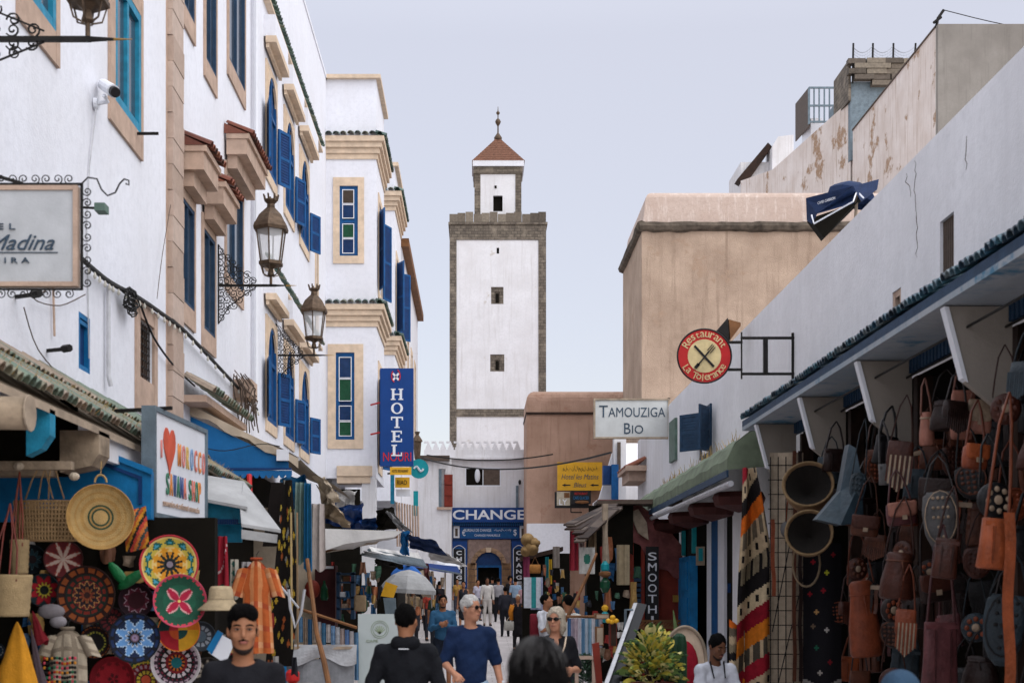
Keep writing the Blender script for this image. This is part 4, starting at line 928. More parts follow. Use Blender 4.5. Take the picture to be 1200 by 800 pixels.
bk.bar((4.38, Y, ZZ(390, Y)), (4.38, Y, ZZ(444, Y)), .03); bk.build('bracket', M['iron'], rs)
fl = thing('floodlight', 'brown square lamp box on the wall above the round restaurant sign', 'lamp', P(855, 384, 22))
MB().prism([P(841, 386, 22), P(853, 372, 22), P(855, 398, 22)], (0, .3, 0)).build('hood', M['iron'], fl); MB().prism([P(854, 374, 22), P(868, 378, 22), P(868, 382, 22), P(856, 398, 22)], (0, .3, 0)).build('housing', M['wood'], fl)
# Tamouziga board
YZ = 31.6; FZ = FF(YZ); tz = thing('white_shop_board', 'grey-white framed board reading TAMOUZIGA BIO hanging over the street', 'sign', P(740, 490, YZ))
a, b, c, d = XX(697.5, YZ), XX(782.5, YZ), ZZ(512, YZ), ZZ(469, YZ)
o = MB().fbox(FZ, a, b, c, d, -.05, .03).build('board', mat('pale_enamel', 'c3c5c4', .6, var=.12, scale=4, bump=0), tz); f = MB(); q = .04
f.fbox(FZ, a-q, a, c-q, d+q, -.05, .06); f.fbox(FZ, b, b+q, c-q, d+q, -.05, .06); f.fbox(FZ, a, b, c-q, c, -.05, .057); f.fbox(FZ, a, b, d, d+q, -.05, .057); f.build('frame', M['wood_pale'], tz)
lt_ = M['sign_slate']; text('T', FZ, XX(707, YZ), ZZ(482, YZ), .03, .2, .27, lt_, o); text('AMOUZIGA', FZ, XX(746, YZ), ZZ(483, YZ), .03, XX(779.5, YZ)-XX(713, YZ), .22, lt_, o)
text('B', FZ, XX(735, YZ), ZZ(502, YZ), .03, .15, .25, lt_, o); text('IO', FZ, XX(747, YZ), ZZ(503, YZ), .03, .26, .19, lt_, o)
bk = MB()
for py in (467, 509): bk.bar((b, YZ, ZZ(py, YZ)), (4.45, YZ, ZZ(py, YZ)), .04)
bk.build('bracket', M['iron'], tz)
# yellow hotel board and illuminated menu boards on the rose wall
YY = 59.5; FY = FF(YY); yb = thing('yellow_hotel_board', 'yellow board with dark Arabic and Latin script and two arrows on the rose wall', 'sign', P(679, 559, YY))
a, b, c, d = XX(653, YY), XX(705.5, YY), ZZ(574.5, YY), ZZ(541.5, YY); o = MB().fbox(FY, a, b, c, d, 0, .08).build('panel', M['signyellow'], yb); MB().box(a+.2, b-.2, YY, 60, c+.3, d-.3).build('fixing', M['iron'], yb)
text('\u0641\u0646\u062f\u0642 \u0644\u064a\u0645\u0627\u0644\u0627\u0646 \u0628\u0644\u0648'[::-1], FY, XX(679.5, YY), ZZ(549.5, YY), .08, 1.5, .26, M['signblack'], o)
text('Hotel les Matins', FY, XX(679.5, YY), ZZ(558.5, YY), .08, 1.62, .22, M['sign_slate'], o, shear=.3); text('Bleus', FY, XX(679.5, YY), ZZ(568, YY), .08, .55, .2, M['sign_slate'], o, shear=.3)
for px in (663.5, 696.5):
    MB().prism([P(px-5, 568, YY-.09), P(px-1, 566.3, YY-.09), P(px-1, 567.4, YY-.09), P(px+5, 567.4, YY-.09), P(px+5, 568.8, YY-.09), P(px-1, 568.8, YY-.09), P(px-1, 569.8, YY-.09)], (0, .01, 0)).build('arrow', M['signblack'], o)
YP = 58.6; th, o, F_ = simple_sign('framed_poster', 'black framed poster board reading LY below the yellow board', 650, 690, 576, 595, YP, M['signblack'])
MB().fbox(F_, *(XX(652.5, YP), XX(668, YP), ZZ(592, YP), ZZ(576, YP)), .0, .02).build('poster', mat('poster_beige', 'b5ab98', .6, bump=0), th); text('LY', F_, XX(660, YP), ZZ(588, YP), .02, .35, .24, M['signwhite'], th, off=.02)
MB().fbox(F_, XX(661, YP), XX(667.5, YP), ZZ(583, YP), ZZ(577, YP), .02, .03).build('picture', M['wood'], th)
th, o, F_ = simple_sign('dark_menu_screen', 'dark menu screen with red and blue lettering in front of the framed poster', 669.5, 692.5, 574.5, 590, YP-.4, M['signblack'])
text('RESTAURANT', F_, XX(681, YP-.4), ZZ(578, YP-.4), 0, .55, .1, M['signred'], o); text('CAFE GLACIER', F_, XX(681, YP-.4), ZZ(583, YP-.4), 0, .68, .13, M['blue_bright'], o)
MB().ell(P(682, 588, YP-.42), (.3, .05, .07)).build('picture', M['wood'], th); MB().bar(P(669, 593, YP), P(669, 600, YP), .05).bar(P(669, 600, YP), P(682, 600, YP), .05).build('bracket', M['iron'], th)
# near I-love sign: board turned along the street
pa, pb = Vector((XX(181, 11.5), 11.5, 0)), Vector((XX(240, 13.1), 13.1, 0)); U_ = (pb-pa).normalized(); FI = Fr(pa, U_, (0, 0, 1), (U_.y, -U_.x, 0)); Lw = (pb-pa).length
z0, z1 = ZZ(600, 11.5), ZZ(481, 11.5); sv = thing('souvenir_shop_sign', 'white shop sign with a red heart and multicoloured letters in a grey metal frame', 'sign', (pa.x, pa.y, z0))
o = MB().fbox(FI, 0, Lw, z0, z1, -.08, 0).build('panel', M['signwhite'], sv); q = .04; f = MB(); f.fbox(FI, -q, 0, z0-q, z1+q, -.1, .02); f.fbox(FI, Lw, Lw+q, z0-q, z1+q, -.1, .02); f.fbox(FI, 0, Lw, z1, z1+q, -.1, .017); f.fbox(FI, 0, Lw, z0-q, z0, -.1, .017); f.build('frame', M['steel'], sv)
pal = [mat('letter_%s' % n_, c_, .5, bump=0) for n_, c_ in (('orange', 'd98a4a'), ('pink', 'd9877f'), ('yellow', 'd8b26a'), ('blue', '7f9fc4'), ('coral', 'd47a6a'), ('green', '3f7a60'), ('slate', '4a5f8f'))]
hp = []
for t in range(24):
    a = 2*PI*t/24; hp.append(FI.pt(.42+.155*math.sin(a)**3*1.15, z1-.27+.17*(13*math.cos(a)-5*math.cos(2*a)-2*math.cos(3*a)-math.cos(4*a))/13*1.1, .004))
MB().prism(hp, tuple(FI.W*.006)).build('heart', mat('heart_red', 'c8553c', .5, bump=0), o)
text('I', FI, .18, z1-.3, .004, .03, .15, pal[1], o)
for i, ch in enumerate('MOROCCO'): text(ch, FI, .72+i*.135, z1-.3, .004, .085, .2, pal[i % 5], o, 'letter', off=.004)
for i, ch in enumerate('SAWANASHOP'): text(ch, FI, .36+i*.108+(.06 if i > 5 else 0), z0+.27, .004, .085, .19, pal[(5, 0, 6, 5, 6, 4, 5, 4, 5, 0)[i]], o, 'letter', off=.01)
text('souvenirs et artisanat marocain', FI, .8, z0+.1, .004, 1.15, .055, M['sand'], o)
MB().bar((-4, 12.2, z1+.05), (pa.x+.1, 11.7, z1+.05), .03).build('hanger', M['iron'], sv)

# ------------------------------------------------------------------ wall fittings on the left
cc = thing('security_camera', 'white cylindrical security camera on the near white wall below the window', 'camera', (-4, 14.0, 6.9))
Yc = 14.2; MB().tube([(-3.98, Yc, ZZ(122, Yc)), (-3.85, Yc, ZZ(119, Yc)), (XX(125, Yc), Yc-.1, ZZ(116, Yc))], .022, 6).build('arm', M['signwhite'], cc); MB().tube([(-3.99, Yc, ZZ(122, Yc)), (-3.95, Yc, ZZ(122, Yc))], .06, 10).build('wall_plate', M['signwhite'], cc)
MB().tube([P(121, 99, Yc+.15), P(133, 107, Yc-.25)], [.058, .066], 12).build('housing', M['signwhite'], cc); MB().tube([P(133, 107, Yc-.25), P(135.5, 108.5, Yc-.3)], .052, 12).build('lens', M['signblack'], cc)
tag(MB().tube([(-3.96, Yc-.02, ZZ(124, Yc)), (-3.98, 14.0, 6.2), (-3.985, 13.9, 5.6), (-3.985, 13.95, 4.9), (-3.985, 14.0, 4.2)], .008, 4).build('camera_cable', M['pipe']), 'thin pale cable running down the wall from the security camera', 'cable')
tag(MB().tube([(-3.97, 15.9, 7.15), (-3.8, 15.9, 7.15), (-3.72, 15.9, 7.15)], .018, 6).build('wall_spigot', M['iron']), 'short dark spigot sticking out under the blue window corner', 'pipe')
fl = thing('wall_floodlight', 'small dark floodlight on the wall right of the white hotel board', 'lamp', (-4, 12.8, 4.9))
MB().tube([(-3.98, 12.7, ZZ(241, 12.7)), P(113, 244, 12.7)], .012, 5).build('arm', M['iron'], fl); MB().box(XX(114, 12.7), XX(126, 12.7), 12.6, 12.75, ZZ(250, 12.7), ZZ(241, 12.7)).build('lamp_head', M['shutter_green'], fl)
tag(MB().tube([(-3.97, 12.8, ZZ(244, 12.8)), (-3.97, 12.75, 4.8), (-3.97, 12.8, 4.2)], .012, 5).build('thin_pipe', M['sand']), 'thin rusty pipe dropping from the small floodlight', 'pipe')
pp = tag(MB().tube([(-3.95, 14.6, ZZ(335, 14.6)), (-3.95, 14.6, ZZ(440, 14.6)), (-3.93, 14.62, ZZ(452, 14.6))], .028, 6).build('wall_pipe', M['pipe']), 'vertical grey service pipe between the small blue window and the grille window', 'pipe')
for i, (px, py) in enumerate(((55, 411), (18, 348))):
    Yw = wy(px); t_ = thing('wire_bracket', ('short dark wire bracket on the wall below the hotel board', 'dark cable clamp on the wall just under the hotel board')[i], 'bracket', (-4, Yw, ZZ(py, Yw))); MB().bar((-4, Yw, ZZ(py, Yw)), (-3.8, Yw-.1, ZZ(py, Yw)), .03).build('arm', M['iron'], t_); MB().tube([(-3.82, Yw-.1, ZZ(py, Yw)), (-3.74, Yw-.15, ZZ(py, Yw))], .035, 6).build('insulator', M['iron'], t_)
def wallcable(pts, r, nm, label, m=None, X=-3.93, jit=0):
    ps = []
    for px, py in pts: Y = wy(px, X); ps.append(Vector((X+rnd.uniform(0, jit), Y, ZZ(py, Y))))
    sm = []
    for i in range(len(ps)-1):
        for t in range(4):
            q = t/4; p0 = ps[max(i-1, 0)]; p1 = ps[i]; p2 = ps[i+1]; p3 = ps[min(i+2, len(ps)-1)]
            sm.append(.5*((2*p1)+(p2-p0)*q+(2*p0-5*p1+4*p2-p3)*q*q+(3*p1-p0-3*p2+p3)*q**3))
    sm.append(ps[-1]); return tag(MB().tube(sm, r, 5).build(nm, m or M['cable']), label, 'cable'), sm
cb, path = wallcable([(88, 297), (108, 316), (130, 332), (160, 348), (190, 368), (215, 388), (250, 425), (285, 462), (300, 480)], .028, 'thick_cable', 'thick black cable bundle sagging along the left wall with a string of bulbs', jit=.02)
tag(cb, cb['label'], 'cable bundle')
bulb = MB().lathe([(.006, 0), (.012, -.02), (.02, -.04), (.016, -.06), (.006, -.07)], (0, 0, 0), 6).mesh('bulb', mat('bulb_glass', 'b8b4aa', .3, bump=0))
for i in range(3, len(path)*1):
    t = i; a = path[min(int(t), len(path)-1)]; b = path[min(int(t)+1, len(path)-1)]; p = a.lerp(b, t % 1); inst('bulb', bulb, cb, loc=p+Vector((.02, rnd.uniform(-.05, .05), -.03)))
kn = MB(); r = random.Random(3)
for j in range(9):
    pts = []; c0 = Vector((-3.9, wy(152, -3.9), ZZ(345, wy(152, -3.9)))); rr = r.uniform(.06, .2)
    for t in range(13): a = 2*PI*t/12; pts.append(c0+Vector((r.uniform(-.03, .05), rr*math.cos(a)*1.5, rr*math.sin(a)*.6-.02*j)))
    kn.tube(pts, .009, 4)
tag(kn.build('cable_coil', M['cable']), 'tangled coil of spare cable halfway along the left wall cable bundle', 'cable coil')
for i, (pts, lb) in enumerate((([(163, 352), (180, 395), (205, 430), (228, 452)], 'black cable sagging from the coil down to the tiled hood'), ([(28, 360), (45, 410), (80, 450)], 'thin grey wire drooping below the hotel board'), ([(105, 470), (140, 476), (160, 492), (166, 508), (160, 524), (150, 533)], 'black cable looping over the green tiled stall roof'),
        ([(200, 240), (190, 300), (184, 350)], 'hairline wire hanging on the wall left of the stone pier'), ([(88, 300), (60, 335), (40, 350), (70, 358), (100, 345)], 'pale loose wires tangled under the hotel board'))):
    wallcable(pts, (.014, .006, .014, .005, .006)[i], 'wall_cable', lb, None if i in (0, 2) else M['louvre'])
wb = thing('wire_bundle', 'messy bundle of cables and straw around a box on the wall below the thick cable', 'cable bundle', (-3.9, 22.5, 5.2))
k = MB()
for j in range(26):
    a = Vector((-3.95+r.uniform(0, .15), 22.3+r.uniform(-.3, .5), ZZ(447, 22.3)+r.uniform(-.1, .15))); k.tube([a, a+Vector((r.uniform(0, .2), r.uniform(-.2, .4), -.2)), a+Vector((r.uniform(0, .2), r.uniform(-.2, .5), r.uniform(-.9, -.3)))], .012, 4)
k.build('wires', M['louvre'], wb, kind='stuff'); MB().box(-4, -3.7, 22.3, 22.9, ZZ(466, 22.4), ZZ(445, 22.4)).build('junction_box', M['sand'], wb)

# ------------------------------------------------------------------ long wires crossing at the end of the street
for i, (a, b, sag, lb) in enumerate((((-2.4, 58, ZZ(536, 58)), P(716, 530, 41), .5, 'dark cable crossing in front of the money changer window'), (P(500, 533, 60), P(648, 532, 59), .25, 'thin cable strung along the merloned parapet'))):
    a, b = Vector(a), Vector(b); tag(MB().tube([a.lerp(b, t/12)-Vector((0, 0, sag*4*t/12*(1-t/12))) for t in range(13)], .035, 4).build('street_cable', M['cable']), lb, 'cable')

# ------------------------------------------------------------------ hooded roof between pier and blue awning, left
h2 = thing('tiled_shop_hood', 'short mossy tiled hood on the wall beside the stone pier, above the blue awning', 'shop roof', (-4, 19, 4.6))
MB().box(-4, -3.66, 18.4, 21.6, ZZ(473, 18.6), ZZ(465, 18.6)).build('soffit', M['sand'], h2); tiles(h2, (-3.96, 18.35, ZZ(441, 18.5)), (-3.96, 21.6, ZZ(441, 18.5)), 18, (1, 0, -.55), .45, .09, M['tile_old'])

# ------------------------------------------------------------------ near left stall roof
SR = thing('green_tiled_stall_roof', 'long sloping stall roof of mossy green and brown tiles along the near left wall', 'stall roof', (-3.4, 11, 3.4))
xo, zo, zw = -2.9, 3.09, 3.78; dv = Vector((1.1, 0, zo-zw)); n = 108
top = Vector((-4, 0, zw)); 
for k_ in range(2):
    a = top+dv*(k_*.48)+Vector((0, 5, .04+.03*(1-k_))); b = a+Vector((0, 12.4, 0)); tiles(SR, a, b, n, dv, .68, .064, M['tile_old'], .09)
MB().prism([(-4, 5, zw-.02), (xo, 5, zo-.04), (xo, 5, zo-.09), (-4, 5, zw-.1)], (0, 12.4, 0)).build('roof_deck', M['wood_pale'], SR)
MB().box(xo-.1, xo-.04, 10.7, 17.4, 2.84, zo-.08).build('white_fascia', M['white_old'], SR)
rf = MB(); r = random.Random(9)
for i in range(1100): y = r.uniform(8.5, 17.3); a = Vector((xo-.05+r.uniform(-.5, .05), y, zo+.05)); a.z += (xo-a.x)*.6; rf.tube([a, a+Vector((r.uniform(-.03, .08), r.uniform(-.06, .06), r.uniform(.02, .09)))], [.004, .001], 3)
rf.build('dry_grass', M['grass'], SR, kind='stuff')
for y, m_, x0 in ((9.25, 'teal_blue', -3.06), (10.45, 'worn_beige', -3.2)):
    pts = [(x0, y, zo-.06), (xo, y, zo-.06), (xo, y, zo-.24), (xo-.06, y, zo-.33), (x0, y, zo-.38)]; MB().prism(pts, (0, .12 if m_ == 'teal_blue' else .3, 0)).build('corbel', M[m_], SR)
MB().box(-4, -3.26, 10.4, 10.6, 2.68, 2.76).box(-4, -2.95, 9.9, 9.98, 2.68, 2.74).build('cross_beam', M['worn_beige'], SR)
for px, py in ((22, 546), (87, 558)): MB().ell(P(px, py, 9.9), (.04, .04, .03), 8, 6).build('lamp_bulb', M['tarp_beige'], SR)
MB().box(-5.2, -3.15, 10.7, 10.76, 2.7, 3.3).build('dark_lining', M['dark'], SR)
ra = thing('rolled_awning', 'rolled beige canvas awning under the near left stall roof', 'awning', P(0, 482, 8.2)); MB().tube([(-5.2, 8.2, ZZ(480, 8.2)), (XX(34, 8.2), 8.2, ZZ(484, 8.2))], .1, 14).build('canvas_roll', M['worn_beige'], ra, smooth=True); MB().tube([(XX(34, 8.2), 8.2, ZZ(484, 8.2)), (XX(36, 8.2), 8.2, ZZ(484, 8.2))], .11, 14).build('end_cap', M['wood_pale'], ra)
MB().box(-5.2, -3.3, 8.25, 8.3, 2.55, 2.75).build('valance', M['navy'], ra)
bb = thing('blue_shop_front', 'bright blue panelled board over the near left souvenir stall', 'stall', (-3.3, 11.2, 2.6)); F_ = FF(11.2)
MB().prism([P(-60, 505, 11.2), P(120, 529, 11.2), P(177, 552, 11.2), P(177, 608, 11.2), P(-60, 612, 11.2)], (0, .1, 0)).build('board', M['blue_bright'], bb)
MB().prism([P(90, 521, 11.17), P(120, 526, 11.17), P(178, 549, 11.17), P(178, 556, 11.17), P(120, 533, 11.17), P(90, 528, 11.17)], (0, .04, 0)).build('moulding', M['blue_bright'], bb)
MB().prism([P(118, 540, 11.18), P(166, 558, 11.18), P(166, 590, 11.18), P(162, 590, 11.18), P(162, 561, 11.18), P(118, 544, 11.18)], (0, .03, 0)).build('trim', M['blue_dark'], bb)
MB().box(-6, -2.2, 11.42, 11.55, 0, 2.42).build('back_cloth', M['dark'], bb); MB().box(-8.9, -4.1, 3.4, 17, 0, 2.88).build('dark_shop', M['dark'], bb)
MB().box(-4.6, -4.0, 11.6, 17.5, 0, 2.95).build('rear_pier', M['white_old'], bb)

# ------------------------------------------------------------------ blue awning
BA = thing('blue_awning', 'large blue canvas awning with a scalloped valance and cream edge strip on the left', 'awning', (-3.3, 19, 3.6)); Y = 19
MB().prism([P(206, 489, Y), P(222, 487, Y), P(338, 541, Y), P(338, 550, Y), P(206, 551, Y)], (0, .05, 0)).build('side_cheek', M['awning_blue'], BA)
v = MB(); n = 18; x0, x1 = XX(206, Y), XX(342, Y)
for i in range(n):
    a = x0+(x1-x0)*i/n; b = x0+(x1-x0)*(i+1)/n; z = ZZ(551, Y); v.prism([(a, Y-.01, z), (b, Y-.01, z), (b, Y-.01, z-.06), ((a*.3+b*.7), Y-.01, z-.105), (a*.7+b*.3, Y-.01, z-.105), (a, Y-.01, z-.06)], (0, .03, 0))
v.build('scalloped_valance', M['awning_blue'], BA)
MB().fbox(FF(Y), x0, x1, ZZ(550.5, Y), ZZ(548, Y), .005, .02).build('piping', M['blue_dark'], BA)
t = MB(); Yb = 27
t.grid(lambda u, v: Vector((XX(216, Y)+(XX(350, Y)-XX(216, Y))*u, Y-.03+v*(Yb-Y), ZZ(471, Y)+(ZZ(537, Y)-ZZ(471, Y))*u+.03*math.sin(u*9+v*7))), 10, 10); t.grid(lambda u, v: Vector((XX(216, Y)+(XX(350, Y)-XX(216, Y))*u, Y-.035, ZZ(471, Y)+(ZZ(537, Y)-ZZ(471, Y))*u-.11*v*(1+.3*math.sin(u*20)))), 14, 2)
t.build('top_cloth', M['tarp_beige'], BA)
MB().tube([P(350, 537, Y), P(352, 541, 27)], .03, 6).build('front_bar', M['pipe'], BA); MB().box(XX(325, Y), XX(339, Y), Y-.08, Y-.03, ZZ(540, Y), ZZ(527, Y)).build('white_box', M['signwhite'], BA)
tag(MB().tube([P(292, 556, 18.6), P(294, 605, 18.4)], .035, 8).build('red_post', M['signred']), 'red painted post hanging below the blue awning', 'post')
MB().box(-4.3, -2.75, 23.5, 23.6, 0, 3.3).build('back_panel', M['tarp_beige'], BA)
tag(MB().tube([P(238+i*9, 524+4*math.sin(i*.6), 18.9) for i in range(11)], .008, 4).build('awning_cord', M['cable']), 'thin dark cord sagging across the blue awning', 'cord')

# ------------------------------------------------------------------ grey sheet awning and teal fascia
GS = thing('grey_sheet_awning', 'pale grey corrugated sheet awning with curled edges beside the white shop sign', 'awning', P(285, 590, 13.5))
def slab(pts, t=.03): return MB().prism(pts, (0, 0, t))
slab([P(236, 559, 14.2), P(286, 567, 14.2), P(290, 597, 13.2), P(236, 587, 13.2)]).build('upper_sheet', M['tarp'], GS)
slab([P(286, 567, 14.1), P(329, 624, 13.3), P(283, 617, 12.9), P(281, 594, 13.3)]).build('lower_sheet', M['tarp'], GS); MB().prism([P(283, 620, 12.9), P(325, 626, 13.2), P(324, 636, 13.2), P(283, 631, 12.9)], (0, .03, 0)).build('front_flap', M['tarp'], GS)
TF = thing('teal_stall_fascia', 'teal painted stall fascia with a fringed edge under the grey sheet', 'stall', P(258, 610, 13.4)); MB().box(XX(236, 13.4), XX(281, 13.4), 13.4, 13.5, ZZ(612, 13.4), ZZ(588, 13.4)).build('board', M['teal_blue'], TF)
k = MB(); 
for i in range(20): x = XX(236, 13.4)+i*(XX(280, 13.4)-XX(236, 13.4))/20; k.box(x, x+.012, 13.37, 13.4, ZZ(614, 13.4), ZZ(608, 13.4))
k.build('fringe', M['blue_dark'], TF, kind='stuff'); MB().box(XX(225, 13.5), XX(281, 13.5), 13.6, 13.65, ZZ(634, 13.4), ZZ(612, 13.4)).build('lower_board', M['teal_blue'], TF)

# ------------------------------------------------------------------ right: blue tiled canopy over the leather stall
BC = thing('blue_tiled_canopy', 'long canopy with worn blue glazed tiles and a toothed blue fringe over the leather stall', 'shop canopy', (3.8, 13, 4.1))
xo, zc = 3.6, 4.09; y0, y1 = 6.5, 18.6
MB().prism([(xo, y0, zc-.02), (4.398, y0, zc-.02), (4.398, y0, 4.45), (xo, y0, zc+.06)], (0, y1-y0, 0)).build('roof_deck', M['shutter_navy'], BC)
tiles(BC, (4.3, y0, 4.47), (4.3, y1, 4.47), 120, (-1, 0, -.38), .42, .055, M['tile_blue'], .1); tiles(BC, (3.98, y0, 4.33), (3.98, y1, 4.33), 120, (-1, 0, -.38), .43, .058, M['tile_blue'], .12)
M['soffit_paint'] = plaster('worn_blue_grey_paint', 'a3a7ac', '55798f', .6, .4, '4a7690', .56)
MB().box(xo, 4.2, y0, y1, zc-.07, zc-.02).build('soffit', M['soffit_paint'], BC)
n = 130; k = MB(); 
for i in range(n): y = y0+(y1-y0)*i/n; k.box(4.12, 4.2, y, y+.055, zc-.2, zc-.07)
k.build('toothed_fringe', M['shutter_navy'], BC, kind='stuff'); MB().box(4.2, 4.24, y0, y1, zc-.16, zc-.07).build('fringe_board', M['shutter_navy'], BC)
M['corbel_paint'] = plaster('greyish_white_paint', '968e85', '736a60', .4, .3)
for Yk_ in (8.2, 10.6, 13.05, 15.4, 17.8):
    MB().prism([(3.62, Yk_, zc-.08), (4.15, Yk_, zc-.08), (4.15, Yk_, 3.13+.0), (3.79, Yk_, 3.42), (3.74, Yk_, 3.6)], (0, .07, 0)).build('corbel', M['corbel_paint'], BC)
    MB().prism([(3.615, Yk_-.02, zc-.085), (3.65, Yk_-.02, zc-.085), (3.8, Yk_-.02, 3.42), (3.76, Yk_-.02, 3.45)], (0, .1, 0)).build('edge_strip', M['signwhite'], BC)
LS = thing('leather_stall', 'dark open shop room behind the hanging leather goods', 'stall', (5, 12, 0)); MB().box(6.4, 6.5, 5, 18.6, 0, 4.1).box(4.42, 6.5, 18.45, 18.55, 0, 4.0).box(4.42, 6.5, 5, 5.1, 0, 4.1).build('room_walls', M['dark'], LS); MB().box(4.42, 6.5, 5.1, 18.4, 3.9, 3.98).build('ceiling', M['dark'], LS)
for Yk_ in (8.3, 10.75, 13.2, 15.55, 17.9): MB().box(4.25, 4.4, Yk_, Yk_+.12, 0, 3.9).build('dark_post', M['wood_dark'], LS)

# ------------------------------------------------------------------ right: green awning, tool blades
GA = thing('green_barrel_awning', 'faded green barrel shaped awning with a blue lower edge and white pipe', 'awning', (3.8, 24, 3.8))
y0, y1 = 18.9, 31; prof = [(4.38, 4.1), (4.05, 4.12), (3.76, 4.04), (3.56, 3.88), (3.46, 3.68), (3.46, 3.52)]; k = MB()
k.grid(lambda u, v: Vector((prof[min(int(v*5+.001), 5)][0], y0+u*(y1-y0), prof[min(int(v*5+.001), 5)][1]+.015*math.sin(u*60+v*3))), 40, 5); k.prism([(a, y0, b) for a, b in prof]+[(4.38, y0, 3.6)], (0, .02, 0)); k.build('canvas', M['canvas_green'], GA)
MB().box(3.44, 3.47, y0, y1, 3.42, 3.515).build('blue_edge', M['shutter_navy'], GA); MB().tube([(3.5, y0, 3.33), (3.5, y1, 3.36)], .045, 8).build('white_pipe', M['pipe'], GA)
k = MB(); r = random.Random(4)
for i in range(170): y = r.uniform(22, 31); a = Vector((4.3-r.random()*.2, y, 4.1)); k.tube([a, a+Vector((r.uniform(-.1, .1), r.uniform(-.3, .3), r.uniform(.05, .38)))], [.012, .003], 3)
k.build('dry_twigs', M['grass'], GA, kind='stuff')
for i in range(4): y = 20.4+i*2.4; MB().lathe([(.01, 0), (.36, .1), (.4, .22), (.36, .3)], (3.9, y, 3.02), 12).build('hanging_drum_lamp', mat('maroon_shade', '43201d', .7), GA)
FB_ = thing('blue_framed_door', 'bright blue double door in a white and blue painted frame under the green awning', 'door', (4.3, 26, 0))
MB().box(4.42, 4.5, 23.6, 29.5, 0, 3.2).build('recess', M['dark'], FB_)
for a, b, m_ in ((24.1, 24.75, 'signwhite'), (24.75, 25.45, 'blue'), (25.45, 25.95, 'signwhite'), (28.9, 29.3, 'signwhite')): MB().fbox(R4, a, b, 0, 3.2, .002, .05).build('painted_post', M[m_], FB_)
for ya, yb_ in ((26.1, 27.4), (27.45, 28.8)):
    o = MB().box(4.05, 4.2, ya, yb_, 0, 2.55).build('door_leaf', M['blue_bright'], FB_)
    for z in (.3, 1.2, 1.9): MB().box(4.02, 4.05, ya+.2, yb_-.2, z, z+.55).build('panel', M['blue_bright'], o)
    MB().box(4.1, 4.18, ya, ya+.1, 2.6, 3.1).build('top_light', M['teal'], o)
MB().fbox(FF(23.9), XX(852, 23.9), XX(861, 23.9), ZZ(694, 23.9), ZZ(683, 23.9), 0, .05).build('blue_plate', M['blue_dark'], FB_)
th, o, F_ = simple_sign('gilt_picture', 'small gilt framed picture left of the white door post', 816, 826, 640, 662, 26, M['wood_pale'], 'picture'); MB().fbox(F_, XX(818.5, 26), XX(823.5, 26), ZZ(657, 26), ZZ(642, 26), .0, .02).build('print', M['teal'], th)

# ------------------------------------------------------------------ right: red fronted smoothie shop and plank canopy
RS = thing('red_shop_front', 'dark red wooden shop front with a wavy dusty red fascia board', 'shop', (3.5, 27.5, 0)); Y = 27.5
MB().prism([P(700, 585, Y), P(742, 585, Y), P(775, 610, Y), P(800, 640, Y), P(800, 680, Y), P(790, 676, Y), P(783, 668, Y), P(772, 666, Y), P(765, 655, Y), P(757, 650, Y), P(750, 638, Y), P(740, 634, Y), P(734, 622, Y), P(725, 617, Y), P(720, 604, Y), P(710, 600, Y)], (0, .08, 0)).build('wavy_fascia', M['fascia_red'], RS)
MB().prism([P(738, 600, Y-.1), P(748, 596, Y-.1), P(758, 612, Y-.1), P(760, 632, Y-.1), P(748, 624, Y-.1)], (0, .1, 0)).build('round_end', M['wood_pale'], RS)
MB().box(XX(773, Y), XX(800, Y), Y+.1, Y+.2, 0, ZZ(640, Y)).build('red_door', M['wood_red'], RS); MB().box(XX(789, Y), XX(797, Y), Y+.05, Y+.1, ZZ(705, Y), ZZ(697, Y)).build('door_plate', M['gold'], RS)
for a, b in ((739, 743), (752, 756)): MB().box(XX(a, Y), XX(b, Y), Y+.05, Y+.15, 0, ZZ(635, Y)).build('red_post', M['wood_red'], RS)
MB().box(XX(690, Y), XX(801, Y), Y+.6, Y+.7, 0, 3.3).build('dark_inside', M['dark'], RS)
for z in range(9): MB().box(XX(743, Y), XX(752, Y), Y+.08, Y+.12, ZZ(717-z*6, Y), ZZ(713-z*6, Y)).build('shutter_slat', M['shutter_navy'], RS)
k = MB(); 
for i in range(14): k.bar(P(748+i*4, 735, Y-.4), P(756+i*4, 727, Y-.4), .03)
k.bar(P(745, 735, Y-.4), P(805, 735, Y-.4), .04); k.bar(P(745, 727, Y-.4), P(805, 727, Y-.4), .04); k.build('low_grille', M['wood'], RS, kind='stuff')
Y = 27.2; th, o, F_ = simple_sign('smoothie_board', 'tall black board with white capital letters SMOOTHIE running down it', 757, 772, 640, 738, Y, M['signblack'])
for i, ch in enumerate('SMOOTHIE'): text(ch, F_, XX(764.5, Y), ZZ(651.5+i*12.4, Y), 0, .17 if ch != 'I' else .05, .16, M['signwhite'], o, 'letter', off=.005)
PC = thing('plank_canopy', 'ragged canopy of dark weathered planks over the clothes stall', 'stall roof', P(705, 600, 26))
for i in range(13):
    t = i/12; a = Vector(P(722-t*2+rnd.uniform(-4, 4), 588+t*10, 27.5-t*2)); b = Vector(P(664+t*18+rnd.uniform(-4, 6), 612+t*22+rnd.uniform(-2, 2), 25-t*1)); MB().bar(a, b, .2, .03).build('plank', M['wood_dark'] if i % 3 else M['louvre'], PC)
MB().prism([P(700, 586, 27), P(800, 584, 27), P(800, 590, 27), P(700, 590, 27)], (0, .8, 0)).build('ridge_board', M['louvre'], PC)
MB().prism([P(690, 592, 27.3), P(742, 592, 27.3), P(742, 650, 27.3), P(690, 620, 27.3)], (0, .05, 0)).build('dark_gable', M['dark'], PC)
